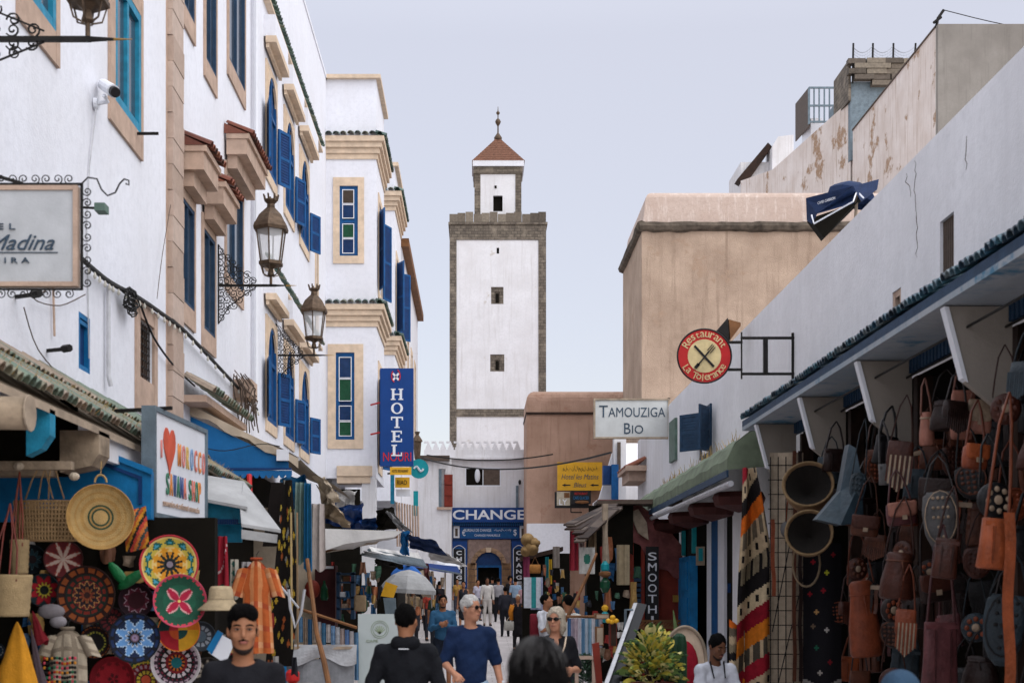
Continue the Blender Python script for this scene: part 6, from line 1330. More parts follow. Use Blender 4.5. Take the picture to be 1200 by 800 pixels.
# ================================================================== LEFT SOUVENIR STALL
def plate(px, py, r, Y, fn, label, name='painted_plate', dish=.035, tilt=(0, 0), cat='plate', material=None, nr=18, na=72):
    x, y, z = P(px, py, Y); R0 = r*Y/FPX; k = MB(); Rm = Matrix.Rotation(tilt[0], 3, 'X') @ Matrix.Rotation(tilt[1], 3, 'Z')
    def f(u, v): a = 2*PI*u; q = max(v, .001)*R0; return Vector((x, y, z))+Rm @ Vector((q*math.cos(a), -dish*(v**3), q*math.sin(a)))
    k.grid(f, na, nr, lambda u, v: fn(v, u*2*PI))
    def g_(u, v): a = 2*PI*u; q = R0*(1-v*.55); return Vector((x, y, z))+Rm @ Vector((q*math.cos(a), -dish+.012+dish*1.0*v, q*math.sin(a)))
    k.grid(g_, 24, 3, lambda u, v: fn(.99, 0))
    t = thing(name, label, cat, (x, y, z), 'patterned plates and leather discs on the left stall'); o = k.build('dish', material or M['paint'], t)
    pts = [Vector((x, y, z))+Rm @ Vector((R0*math.cos(a*PI/18), -dish, R0*math.sin(a*PI/18))) for a in range(37)]; rk = MB(); rk.tube(pts, .005, 4, tuple(min(1, c*1.2) for c in fn(.985, 0))); rk.build('rim', material or M['paint'], t); return t
def pet(a, n, off=0): return abs(((a*n/(2*PI)+off) % 1)-.5)*2       # 0 at petal axis, 1 between
def mandala(bands):
    """bands: list of (r_end, kind, n, colours)"""
    bs = [(e, kd, n, [H(c) for c in cs]) for e, kd, n, cs in bands]
    def f(r, a):
        r0 = 0
        for e, kd, n, cs in bs:
            if r <= e+1e-6:
                t = (r-r0)/(e-r0)
                if kd == 'flat': return cs[0]
                p = pet(a, n)
                if kd == 'check': return cs[int(a*n/PI) % len(cs)]
                if kd == 'petal': return cs[0] if p < 1-t else (cs[2] if len(cs) > 2 and p < 1-t+.16 else cs[1])
                if kd == 'petal_in': return cs[0] if p > t else (cs[2] if len(cs) > 2 and p > t-.16 else cs[1])
                if kd == 'dots': return cs[0] if (p/1.3)**2+((t-.5)*1.6)**2 < .3 else cs[1]
                if kd == 'diamond': return (cs[2] if len(cs) > 2 and p+abs(t-.5)*2 < .45 else cs[0]) if p+abs(t-.5)*2 < .95 else cs[1]
                return cs[0]
            r0 = e
        return bs[-1][3][0]
    return f
PL = [
 (199, 661, 34, mandala([(.1, 'flat', 1, ['8a7f8a']), (.16, 'flat', 1, ['1b1a1d']), (.42, 'petal', 12, ['26302c', 'd9922b', '1b1a1d']), (.62, 'diamond', 8, ['dd9a2b', 'e0c27a', 'dd9a2b']), (.9, 'diamond', 10, ['1f5f55', 'c7b04a', '4a9ab0']), (.93, 'flat', 1, ['e0c27a']), (1, 'flat', 1, ['b5353f'])]), 'large plate with orange petals and a red rim, highest of the right stack', (-.08, .05)),
 (210, 704, 31, mandala([(.07, 'flat', 1, ['d9c06a']), (.62, 'petal', 4, ['a81e3d', '1f5540', 'd9a0a0']), (.9, 'flat', 1, ['1c4a38']), (.94, 'check', 26, ['c43a4a', '1c4a38']), (1, 'flat', 1, ['b5455a'])]), 'green leather disc with a red star flower and pink rim', (-.1, .4)),
 (102, 697, 34, mandala([(.12, 'flat', 1, ['3a2320']), (.3, 'petal', 10, ['7d3a28', '201a1e', 'a3723c']), (.5, 'petal_in', 12, ['2b2026', '5f1f25', 'b07a4a']), (.72, 'dots', 14, ['7c2b22', '1f2a24', 'a']) if False else (.72, 'dots', 14, ['7c2b22', '1f2a24']), (1, 'dots', 16, ['8f4a24', '2a1815'])]), 'large dark plate with a brown and orange rosette, left of centre', (0, 0)),
 (158, 747, 29, mandala([(.16, 'dots', 8, ['a08cb0', '6d5a66']), (.4, 'petal', 12, ['1a1e28', '5c86b5', 'c9d2dc']), (.78, 'petal', 8, ['5f8fc4', '16233f', 'a9c0d8']), (1, 'dots', 12, ['1c2d52', '14161f'])]), 'blue plate with a pale blue eight pointed star', (0, .2)),
 (207, 776, 29, mandala([(.22, 'flat', 1, ['1d6a70']), (.36, 'check', 12, ['c46a2a', '1b1a1d']), (.42, 'flat', 1, ['7a1f25']), (.66, 'dots', 16, ['d0c2c6', '1b1a1d']), (.74, 'check', 24, ['7a1f35', '1b1a1d']), (.9, 'dots', 22, ['b9a0ad', '3a2a35']), (1, 'flat', 1, ['c9c2c4'])]), 'black plate with white rings and a teal centre, low in the right stack', (0, 0)),
 (209, 738, 24, mandala([(.45, 'check', 2, ['d9a32b', 'b5303a', 'c9572b', '1c4a46']), (1, 'check', 2, ['d9792b', '1c3a38', 'a31f2c', 'd9a32b'])]), 'orange, red and teal swirled disc half hidden behind the green disc', (.1, .3)),
 (74, 655, 22, mandala([(.95, 'petal', 8, ['b5a094', '5f1f22', '8c3a30']), (1, 'flat', 1, ['3a1818'])]), 'small maroon plate with a pale pinwheel, behind the straw tray', (0, .3)),
 (52, 691, 19, mandala([(.25, 'flat', 1, ['1d2320']), (.5, 'petal', 12, ['c9b03a', '7a1f25', '8fa040']), (.95, 'petal', 8, ['a81f2c', '1b2f35', '7a1f25']), (1, 'flat', 1, ['1b2a30'])]), 'small red star plate with a yellow and black centre', (0, 0)),
 (160, 703, 20, mandala([(.5, 'flat', 1, ['3d1720']), (.8, 'petal_in', 9, ['5a2030', '2a1015', 'a8909c']), (1, 'flat', 1, ['24101a'])]), 'small dark maroon plate with pale scallops above the blue star plate', (0, .1)),
 (171, 796, 24, mandala([(.2, 'dots', 6, ['c9573a', '222']) if False else (.2, 'flat', 1, ['c9573a']), (.5, 'dots', 12, ['c9b03a', '3a1f25']), (.75, 'dots', 18, ['a8909c', '7a1f25']), (1, 'dots', 24, ['c9b03a', '1d4a3a'])]), 'multicoloured dotted plate cut by the bottom edge', (0, .1)),
 (133, 795, 26, mandala([(.3, 'dots', 5, ['4a1018', '8c1a24']), (.6, 'flat', 1, ['981c28']), (.8, 'dots', 12, ['6a141c', '981c28']), (1, 'flat', 1, ['7a141f'])]), 'plain deep red disc at the bottom edge', (0, 0)),
 (112, 752, 19, mandala([(.5, 'flat', 1, ['1e1a1c']), (.7, 'dots', 20, ['a8a040', '1e2a22']), (.85, 'flat', 1, ['2a1518']), (1, 'dots', 22, ['8c4a20', '1e1214'])]), 'dark plate with a ring of olive beads behind the shirt', (0, 0)),
 (-2, 762, 9, mandala([(.5, 'flat', 1, ['2a3f50']), (.8, 'dots', 10, ['c0c4c8', '1a2430']), (1, 'flat', 1, ['1a2430'])]), 'small blue and white plate cut by the left edge', (0, 0)),
 (243, 788, 18, mandala([(.2, 'flat', 1, ['1a1818']), (.95, 'petal', 10, ['a39a8c', '1e1a18', '4a4038']), (1, 'flat', 1, ['2a2622'])]), 'black and white spiral plate just left of the young man', (0, .3)),
 (38, 655, 17, mandala([(.3, 'flat', 1, ['2a1f22']), (.7, 'petal', 10, ['1f3a44', '101418', '4a6068']), (1, 'flat', 1, ['131a20'])]), 'dark blue-green plate between the straw bucket and the red star plate', (0, 0)),
 (132, 726, 15, mandala([(.4, 'dots', 8, ['7a2f2a', '1a1416']), (1, 'dots', 14, ['5a1a20', '1a1013'])]), 'small very dark red beaded plate between the rosette and the blue star', (0, 0)),
 (235, 745, 17, mandala([(.4, 'flat', 1, ['51606c']), (.8, 'dots', 12, ['8c939c', '3a3f48']), (1, 'flat', 1, ['2d3238'])]), 'greyish plate below the sun hat', (0, .2)),
]
for i, (px, py, r, fn, lb, tl) in enumerate(PL): plate(px, py, r, 10.95-.14*(i % 4)-(.2 if i in (0, 1) else 0)+(.28 if i > 5 else 0), fn, lb, tilt=tl)
# green leather leaves
gl = thing('green_leather_leaves', 'pair of bright green leather leaves hanging left of the orange petal plate', 'leather ornament', P(148, 676, 11.0))
for a in (-.5, .5): k = MB(); k.ell(P(146+a*14, 676+a*6, 11.0), (.13, .025, .045), 10, 6, M=Matrix.Rotation(-.6 if a > 0 else .9, 3, 'Y'), col=H('1f7a45')); k.build('leaf', M['leather_paint'], gl, smooth=True)
# open plaited bag, straw tray
ob = thing('open_weave_bag', 'open weave straw handbag hanging from looped cords beside the round straw tray', 'bag', P(50, 578, 10.2)); x, y, z = P(57, 633, 10.2); c = H('a98a63')
lattice(MB(), 80*10.2/FPX, 46*10.2/FPX, .14, 20, 9, (x, y, z), .0085, c).build('woven_body', M['straw'], ob)
MB().box(x-.2, x+.2, y-.02, y+.02, z+.02, z+.24, H('7d6444')).build('inner_straw', M['straw'], ob)
k = MB()
for a, b in ((45, 30), (50, 62), (52, 45), (58, 57), (62, 75)): k.tube([P(a+2, 545, 10.2), P((a+b)/2, 562, 10.15), P(b, 584, 10.2)], .006, 4, c)
k.build('cords', M['straw'], ob)
sc_ = hx('b08a52', 'c2a068', '2f4a3a', 'a67f48')
def tray(r, a):
    if r < .24: return sc_[1]
    if r < .27 or .36 < r < .395: return sc_[2]
    return sc_[0] if int(r*26) % 2 else tuple(x*.88 for x in sc_[1])
st_ = plate(118, 606, 38, 10.05, lambda r, a: tray(r, a), 'round straw tray with two dark green rings hanging by a loop', 'straw_tray', .06, (-.05, .25), 'straw tray', M['straw']); st_['group'] = ''; del st_['group']
k = MB(); k.tube([P(118+7*math.cos(t*PI/6), 565-9*math.sin(t*PI/6), 10.05) for t in range(7)], .008, 5, sc_[1]); k.tube([P(118, 556, 10.05), P(119, 540, 10.05)], .004, 4, sc_[1]); k.build('hanging_loop', M['straw'], st_)
# straw bucket with red handles
def straw_bucket(px, py_t, py_b, wpx, Y, label, hand='7a2a1c', nm='straw_bucket'):
    x, _, _ = P(px, 0, Y); zt, zb = ZZ(py_t, Y), ZZ(py_b, Y); r = wpx/2*Y/FPX; t = thing(nm, label, 'basket', (x, Y, zb)); n = 14; pr = []
    for i in range(n+1): v = i/n; pr.append((r*(.84+.16*v)+(.004 if i % 2 else 0), (zt-zb)*v))
    k = MB(); k.lathe(pr, (x, Y, zb), 24, col=H('b59c74')); k.build('woven_body', M['straw'], t, smooth=True); k = MB(); k.lathe([(r*.9, (zt-zb)*.98), (r*.93, (zt-zb)*1.003), (r*.001, (zt-zb)*1.004)], (x, Y, zb), 20, col=H('3a2a1c')); k.build('dark_mouth', M['straw'], t)
    k = MB()
    for s in (-1, 1): k.tube([(x+s*r*.55, Y-r*.8, zt-.05), (x+s*r*.5, Y-r*.5, zt+.18), (x+s*r*.1, Y-r*.1, zt+.42), (x, Y, zt+.5)], .007, 5, H(hand)); k.tube([(x+s*r*.25, Y-r*.9, zt-.03), (x+s*r*.2, Y-r*.3, zt+.3), (x, Y, zt+.5)], .006, 5, H(hand))
    k.build('handles', M['leather_paint'], t)
straw_bucket(12, 673, 722, 50, 9.6, 'cream straw bucket basket with red leather handles at the left edge')
straw_bucket(23, 632, 672, 22, 10.1, 'tall beige straw pouch behind the red-handled bucket', '8a3a24', 'straw_pouch')
# yellow and grey pointed tunics, checked shirt, bead strings
for i, (pts, cl, nm, lb) in enumerate(((((20, 728), (44, 806), (-6, 806)), 'c98a26', 'yellow_pointed_hood', 'yellow pointed leather hood at the bottom left corner'), (((36, 735), (50, 740), (56, 806), (42, 806)), '4d4248', 'mauve_grey_hood', 'dull mauve-grey pointed cloth right of the yellow hood'), (((38, 715), (46, 722), (52, 760), (46, 745)), '6d1820', 'red_cord_strip', 'narrow dark red cloth strip between the hood and the checked shirt'))):
    k = MB(); Yq = 9.9+i*.1; tp = Vector(P(*pts[0], Yq)); a0_ = Vector(P(*pts[-1], Yq)); b0_ = Vector(P(*pts[-2], Yq)); ce = (a0_+b0_)/2; ra = (b0_-a0_).length/2
    k.grid(lambda u, v: tp*(1-v)+ce*v+Vector((math.cos(u*2*PI)*ra*(v**.8+.03)*(1+.08*math.sin(u*2*PI*5+v*3)), math.sin(u*2*PI)*ra*.5*(v+.03)*(1+.12*math.sin(u*2*PI*5)), .02*math.sin(v*9+u*12)*v)), 40, 14, lambda u, v: H(cl)); tag(k.build(nm, M['cloth_paint'], smooth=True), lb, 'cloth')
def garment(nm, label, px0, px1, py0, py1, Y, colf, cat='shirt', sleeves=True, neck=True, flare=.12, th=.1, seed=0):
    """shirt hanging on a hanger: front and back cloth, sleeves, collar"""
    x0, x1, z0, z1 = XX(px0, Y), XX(px1, Y), ZZ(py1, Y), ZZ(py0, Y); w = x1-x0; cx = (x0+x1)/2; h = z1-z0; t = thing(nm, label, cat, (cx, Y, z1)); r = random.Random(seed); p1 = r.uniform(0, 6)
    def half(s):
        def f(u, v):
            uu = u*2-1; ww = w/2*(.62+.38*min(1, v*3.5)) if v < .3 else w/2*(1-flare+flare*v); fold = .018*math.sin(u*16+p1)*v
            drop = h*.1*abs(uu)**1.5 if v < .02 else h*.1*abs(uu)**1.5*(1-v)
            return Vector((cx+uu*ww*(.8 if sleeves else 1), Y+s*(th/2*math.cos(uu*PI/2)**.6+.001)+fold, z1-drop-h*v))
        return f
    k = MB(); k.grid(half(-1), 14, 16, colf); k.grid(half(1), 8, 6, colf); k.build('body', M['cloth_paint'], t, smooth=True)
    if sleeves:
        for s in (-1, 1):
            k = MB(); k.grid(lambda u, v: Vector((cx+s*(w*.3+w*.2*v), Y, z1-h*.08-h*.3*v))+Vector((math.cos(u*2*PI)*.06, math.sin(u*2*PI)*th/2, -abs(math.cos(u*2*PI))*.02)), 8, 6, colf); k.build('sleeve', M['cloth_paint'], t, smooth=True)
    if neck: k = MB(); k.tube([(cx+w*.12*math.cos(a*PI/6), Y-.02+.04*math.sin(a*PI/6), z1+.01) for a in range(13)], .013, 5, tuple(c*.8 for c in colf(.5, .05))); k.tube([(cx, Y, z1), (cx, Y, z1+.05), (cx+.02, Y, z1+.08)], .004, 4, H('333333')); k.build('collar', M['cloth_paint'], t)
    return t
chk = lambda u, v: H('b3a692') if (int(u*9) % 3 and int(v*12) % 3) else H('8f8271')
garment('checked_shirt', 'cream checked collarless shirt hanging behind the bead strings', 50, 110, 737, 815, 10.5, chk, seed=3)
bs = thing('bead_strings', 'rows of multicoloured bead strings in front of the checked shirt', 'beads', P(70, 770, 10.2)); bcs = hx('a83228', '1d1a1a', '2a6a4a', 'c9852b', '1d1a1a', 'c24a5a', '1a1a1c')
for j in range(6):
    k = MB(); 
    for i in range(13): k.ell(P(52+i*3.0, 771+j*5.5+.7*math.sin(i), 10.2), (.0115, .011, .013), 6, 4, col=bcs[(i*3+j*5+i//3) % 7])
    k.build('bead_row', M['paint'], bs)
for i, (a, b, c, d, cl, lb) in enumerate(((147, 600, 174, 648, 0, 'bright orange diagonal striped cushion bag behind the straw tray'),)):
    cc_ = hx('b5542a', 'c98a2b', '2a2522', 'c2453a', 'd07a3a', '3a4a4a'); k = MB(); k.grid(lambda u, v: Vector((XX(a+4*v-3, 10.7)+(XX(c, 10.7)-XX(a, 10.7))*u, 10.7-.05*math.sin(PI*u)*math.sin(PI*v), ZZ(b, 10.7)+(ZZ(d, 10.7)-ZZ(b, 10.7))*v+.05*u)), 16, 24, lambda u, v: cc_[int((v*1.0+u*.9)*8) % 6]); tag(k.build('striped_cushion', M['weave']), lb, 'cushion')
k = MB(); k.ell(P(60, 716, 10.6), (.11, .05, .06), 10, 6, col=H('8a8488')); k.ell(P(68, 728, 10.6), (.07, .04, .05), 10, 6, col=H('9a959a')); tag(k.build('crumpled_bag', M['cloth_paint'], smooth=True), 'crumpled grey plastic bag above the checked shirt', 'plastic bag')
# hats
def hat(px, py_top, py_brim, wpx, Y, label, col='c2ad8c'):
    x, _, _ = P(px, 0, Y); zb, zt = ZZ(py_brim, Y), ZZ(py_top, Y); r = wpx/2*Y/FPX; h = zt-zb; t = thing('straw_hat', label, 'hat', (x, Y, zb)); k = MB(); c = H(col)
    k.lathe([(.001, h), (r*.42, h*.98), (r*.5, h*.85), (r*.55, h*.4), (r*.6, h*.28), (r, -.01), (r, -.02), (r*.58, h*.22), (.001, h*.2)], (x, Y, zb), 28, col=c); k.build('crown_and_brim', M['straw'], t, smooth=True)
    k = MB(); k.lathe([(r*.56, h*.3), (r*.57, h*.33), (r*.555, h*.42), (r*.54, h*.42)], (x, Y, zb), 28, col=tuple(q*.7 for q in c)); k.build('band', M['straw'], t); return t
hat(259, 686, 712, 54, 10.6, 'cream straw sun hat with a wide brim above the young man')
# cloths behind hat
for i, (px0, px1, py0, py1, Y, c1, c2, lb) in enumerate(((228, 243, 628, 690, 12.8, '1c3560', '142440', 'dark blue hanging scarf left of the red ones'), (240, 252, 632, 684, 12.6, '7a1a24', '4a1218', 'short dark red scarf beside the blue one'), (250, 268, 628, 686, 12.4, '8f1d2c', 'b8a0a0', 'longer red scarf with a pale embroidered line'), (268, 280, 655, 700, 12.0, 'b0aa9c', '3a6a60', 'strip of pale printed cards with green spots'), (281, 295, 658, 692, 11.9, 'a8a4a4', '1d2228', 'white and black printed strip beside the cards'),
        (345, 358, 565, 660, 15.5, '7b9088', '1f6a78', 'pale grey-green scarf at the top of the blue group'), (356, 366, 566, 668, 15.4, '17608a', '2d86a6', 'bright blue narrow scarf'), (362, 382, 590, 668, 15.6, 'b5aaa4', '8f857e', 'cream ruffled scarf right of the blue scarf'), (338, 350, 640, 660, 15.3, '1f4a50', '123034', 'short dark teal scarf end'))):
    k = MB(); C1, C2 = H(c1), H(c2); r = random.Random(i); ph = r.uniform(0, 6)
    def cf(u, v, i=i, C1=C1, C2=C2):
        if i == 3: return C2 if (u-.5)**2*3+((v*4) % 1-.5)**2 < .1 else C1
        if i == 4: return C2 if .35 < u < .8 and .15 < v < .9 else C1
        if i == 2: return C2 if abs(v-(.4+.35*math.sin(u*4))) < .025 else C1
        return C2 if int(u*9+i) % 4 == 0 else C1
    k.grid(lambda u, v: Vector((XX(px0, Y)+(XX(px1, Y)-XX(px0, Y))*(u*(.8+.2*v)+.1*(1-v)), Y+.03*math.sin(u*13+ph+v), ZZ(py0, Y)+(ZZ(py1, Y)-ZZ(py0, Y))*v-.02*math.sin(u*9+ph)*v)), 14, 20, cf); tag(k.build('hanging_scarf' if i not in (3, 4) else 'card_strip', M['cloth_paint']), lb, 'scarf' if i not in (3, 4) else 'printed cards')
ora = hx('b35a2c', 'c98252', 'a3482a', 'd39a70')
garment('orange_plaid_shirt', 'orange plaid shirt hanging behind the young man', 276, 326, 656, 765, 11.6, lambda u, v: ora[(1 if int(u*10) % 3 == 0 else 0)+(2 if int(v*18) % 4 == 0 else 0)], seed=5, flare=.3)
bk = thing('white_and_blue_book', 'tilted white booklet with a bright blue spine left of the young man', 'booklet', P(257, 755, 10.6)); MB().prism([P(244, 764, 10.6), P(257, 742, 10.6), P(275, 752, 10.6), P(264, 777, 10.6)], (0, .02, 0)).build('pages', M['signwhite'], bk); MB().prism([P(242, 760, 10.58), P(255, 738, 10.58), P(261, 742, 10.58), P(248, 766, 10.58)], (0, .03, 0)).build('cover', M['blue_bright'], bk)
# black carpet with yellow motif
bc_ = thing('black_yellow_carpet', 'tall black hanging carpet scattered with yellow and white motifs on the left', 'carpet', P(330, 570, 15.2)); Y = 15.2; rr = random.Random(12); spots = [(rr.random(), rr.random()**1.2, rr.choice(['b5942f', 'b5942f', '8c8c88', 'a3552a', 'b5a040'])) for _ in range(58)]
def cpt(u, v):
    for a, b, c in spots:
        if abs(u-a)+abs(v-b)*3.2 < .07: return H(c)
    return H('17120f')
k = MB(); k.grid(lambda u, v: Vector((XX(335, Y)-(.03+.2*v)+u*(.1+.2*min(1, v*1.6)), Y+.02*math.sin(u*6), ZZ(562, Y)+(ZZ(780, Y)-ZZ(562, Y))*v)), 30, 90, cpt); k.build('woven_panel', M['weave'], bc_)
k = MB(); k.grid(lambda u, v: Vector((XX(318, 15.4)+u*.16-.1*v, 15.4, ZZ(565, 15.4)+(ZZ(640, 15.4)-ZZ(565, 15.4))*v)), 6, 10, lambda u, v: H('1b1412')); k.build('folded_top', M['weave'], bc_)
MB().tube([P(317, 672, 14.8), P(350, 712, 14.6)], .012, 5).build('silver_rod', M['pipe'], bc_)
nk = thing('bead_necklace', 'pale metal necklace hanging in a V below the black carpet', 'necklace', P(350, 700, 14.5)); MB().tube([P(338, 690, 14.5), P(340, 712, 14.5), P(346, 735, 14.5), P(353, 718, 14.5), P(357, 690, 14.5)], .016, 5).build('chain', M['pipe'], nk)
tag(MB().tube([P(360, 655, 14.8), P(366, 700, 14.5), P(371, 740, 14.2), P(380, 775, 13.9), P(388, 815, 13.6)], [.022, .024, .026, .03, .03], 7).build('wooden_pole', M['wood']), 'crooked brown wooden pole leaning in front of the grey table', 'pole')
for i, (px, c, lb) in enumerate(((341, 'b39a6c', 'thin pale cane pole left of the scarves'), (348, '8c7458', 'thin brown cane pole beside the pale one'))): tag(MB().tube([P(px, 600, 15), P(px+1, 760, 15)], .012, 5).build('cane_pole', mat('cane_%d' % i, c)), lb, 'pole')
# grey table, rack of cloths, cabinet, shelf, board
tb = thing('grey_covered_table', 'market table under a sagging grey cloth behind the leaning pole', 'table', P(370, 800, 18.5)); Y = 18.5; k = MB(); gc = H('8e9094')
k.grid(lambda u, v: Vector((XX(330, Y)+(XX(418, Y)-XX(330, Y))*u, Y+.04*math.sin(u*9+v*3), ZZ(755, Y)+(ZZ(775, Y)-ZZ(755, Y))*v*(1+.25*math.sin(u*9)))), 20, 6, lambda u, v: H('b4b5b8')); k.grid(lambda u, v: Vector((XX(330, Y)+(XX(414, Y)-XX(330, Y))*u, Y+.05+.03*math.sin(u*14), ZZ(772, Y)+(ZZ(830, Y)-ZZ(772, Y))*v)), 20, 6, lambda u, v: gc); k.build('cloth', M['cloth_paint'], tb)
MB().box(XX(330, Y), XX(416, Y), Y+.02, Y+.9, ZZ(757, Y)-.04, ZZ(757, Y)).build('table_top', M['wood_pale'], tb)
for px in (322, 328, 334): MB().tube([P(px, 752, Y-.2), P(px, 815, Y-.2)], .02, 5).build('blue_post', M['blue_bright'] if px == 334 else M['navy'], tb)
MB().box(XX(345, Y), XX(372, Y), Y-.7, Y-.5, ZZ(812, Y), ZZ(797, Y)).build('cardboard_box', M['wood_pale'], tb); MB().lathe([(.05, 0), (.09, .04), (.09, .14), (.05, .18)], P(343, 800, Y-.6), 12).build('red_pot', M['signred'], tb)
rk = thing('scarf_rack', 'rail of hanging blue, white and beige scarves above the grey table', 'rack', P(380, 725, 19)); Y = 19; MB().tube([P(348, 712, Y), P(418, 735, Y-.3)], .022, 6).build('rail', M['wood'], rk); sw = ['5f86a8', '8d7d70', '2f5a80', '9a8f86', 'a8a4a8', '4a7a9c', 'b9b4b4', '7a9cc0', 'c0c4cc', 'b8a8a4', '6f8fc0', 'c4c0c4']
for i in range(13):
    px = 350+i*5.6; c = H(sw[i % 12]); k = MB(); ln = 752+(i % 3)*3 if i < 9 else 795
    k.grid(lambda u, v: Vector((XX(px, Y-.05)+.055*u*(1+.1*v), Y-.05-i*.02+.02*math.sin(u*9), ZZ(722+i*1.5, Y)+(ZZ(ln, Y)-ZZ(722+i*1.5, Y))*v)), 5, 8, lambda u, v: c if int(v*8) % 3 else tuple(q*.85 for q in c)); k.build('scarf', M['cloth_paint'], rk)
cb_ = thing('dark_red_cabinet', 'dark red open cabinet with small bottles between the scarves and the teal shelf', 'cabinet', P(382, 690, 23)); Y = 23; MB().box(XX(369, Y), XX(393, Y), Y, Y+.4, ZZ(735, Y), ZZ(662, Y)).build('carcass', mat('maroon_wood', '3d1517', .6), cb_); MB().box(XX(371, Y), XX(391, Y), Y-.03, Y, ZZ(666, Y), ZZ(663, Y)).build('top_trim', M['pipe'], cb_)
MB().lathe([(.05, 0), (.07, .05), (.06, .2), (.02, .28), (.02, .33)], P(380, 703, Y-.2), 10).build('green_bottle', M['glass_green'], cb_); MB().ell(P(366, 690, Y-.3), (.13, .1, .16)).build('red_lamp', M['wood_red'], cb_)
sh = thing('teal_shelf', 'open teal painted shelf frame with small goods', 'shelf', P(404, 690, 22.5)); Y = 22.5
for px in (394, 411): MB().box(XX(px, Y), XX(px+4, Y), Y, Y+.3, ZZ(725, Y), ZZ(670, Y)).build('upright', M['shutter_navy'], sh)
for py in (671, 681, 699, 712): MB().box(XX(394, Y), XX(415, Y), Y, Y+.3, ZZ(py+2, Y), ZZ(py, Y)).build('shelf_board', M['shutter_navy'], sh)
for px, py, m_ in ((400, 696, 'signwhite'), (405, 678, 'wood'), (403, 710, 'tan')): MB().box(XX(px-3, Y), XX(px+4, Y), Y+.05, Y+.2, ZZ(py+3, Y), ZZ(py-3, Y)).build('boxed_goods', M[m_], sh)
x, y, z = P(422, 697, 22); tb2 = thing('canvas_tote', 'beige canvas tote hanging right of the teal shelf', 'bag', (x, y, z)); k = MB(); rbody(k, .2, .08, .26, (x, y, z), col=H('9a8468')); k.build('body', M['cloth_paint'], tb2, smooth=True); MB().tube([(x-.06, y, z), (x-.05, y, z+.12), (x+.05, y, z+.12), (x+.06, y, z)], .008, 4).build('handle', M['wood'], tb2)
mb_ = thing('white_menu_board', 'white standing board with a faint round green emblem behind the man in black', 'sign board', P(442, 760, 18.8)); Y = 18.8; o = MB().box(XX(419.5, Y), XX(467, Y), Y, Y+.05, ZZ(830, Y), ZZ(719, Y)).build('panel', mat('pale_green_board', 'b4bdbc', .5, var=.05, bump=0), mb_)
M['faint_green'] = mat('faint_green_print', '93a184', .6, bump=0); F_ = FF(Y); k = MB()
for r_ in (.12, .095): k.tube([F_.pt(XX(445, Y)+r_*math.cos(a*PI/12), ZZ(737, Y)+r_*math.sin(a*PI/12), .003) for a in range(25)], .004, 4)
for a in range(7): an = PI/2+(a-3)*.38; k.bar(F_.pt(XX(445, Y), ZZ(742, Y), .003), F_.pt(XX(445, Y)+.08*math.cos(an), ZZ(740, Y)+.09*math.sin(an), .003), .012, .003, up=(0, 1, 0))
k.build('emblem', M['faint_green'], o); text('CAFE', F_, XX(436, Y), ZZ(750.5, Y), 0, .16, .035, M['faint_green'], o)
ys_ = thing('yellow_cloth_figure', 'tilted ochre sheet above a slate blue cloth under the grey parasol', 'cloth', P(455, 690, 24)); MB().prism([P(446, 698, 24), P(452, 681, 24), P(466, 686, 24), P(461, 700, 24)], (0, .03, 0)).build('ochre_sheet', M['signyellow'], ys_); MB().prism([P(449, 700, 24), P(463, 700, 24), P(464, 722, 24), P(452, 722, 24)], (0, .2, 0)).build('slate_cloth', M['steel'], ys_)
# miscellaneous small goods, far left stalls (racks of postcards, cloths, boxes)
gr_ = random.Random(31); colz = ['8c2f2a', 'a8a4a0', '1f4a70', 'b5935a', '3a5a48', '6d4a38', '2a2a30', 'a86a4a', '4a6a8a', '7a6a5a']
CW = dict(zip(colz, ['rust red', 'pale grey', 'dark blue', 'tan', 'dull green', 'brown', 'near-black', 'terracotta', 'steel blue', 'khaki']))
def clutter(x0, x1, y0, y1, Y, n, group, place, w=(4, 9), h=(6, 18)):
    it = sorted([(gr_.uniform(x0, x1), gr_.uniform(y0, y1), gr_.uniform(*w), gr_.uniform(*h), gr_.choice(colz), Y+gr_.uniform(-1, 1)*(.02 if Y < 11.5 else .6)) for _ in range(n)]); seen = {}
    for i, (px, py, a, b, c, Yq) in enumerate(it):
        k = MB(); C1 = H(c); C2 = tuple(min(1, q*1.25+.015) for q in C1); st = i % 4; seen[c] = seen.get(c, 0)+1
        def cf(u, v): return C2 if (st == 0 and int(v*6) % 2) or (st == 1 and int(u*5) % 2) or (st == 2 and abs(u-.5)+abs(v-.5) < .3) else C1
        pos = lambda u, v, o=0: Vector((XX(px, Yq)+(u-.5)*a*Yq/FPX*(.8+.2*math.sin(v*3+i)), Yq+o+.025*math.sin(u*7+i+v*2), ZZ(py, Yq)-v*b*Yq/FPX*(1+.12*math.sin(u*4+i*2))))
        k.grid(pos, 6, 7, cf); k.grid(lambda u, v: pos(u, v, .04), 2, 2, lambda u, v: C1)
        tag(k.build('hanging_cloth', M['cloth_paint'], smooth=True), 'small %s cloth, %s of its colour from the left, %s' % (CW[c], ORD[seen[c]-1], place), 'cloth', group)
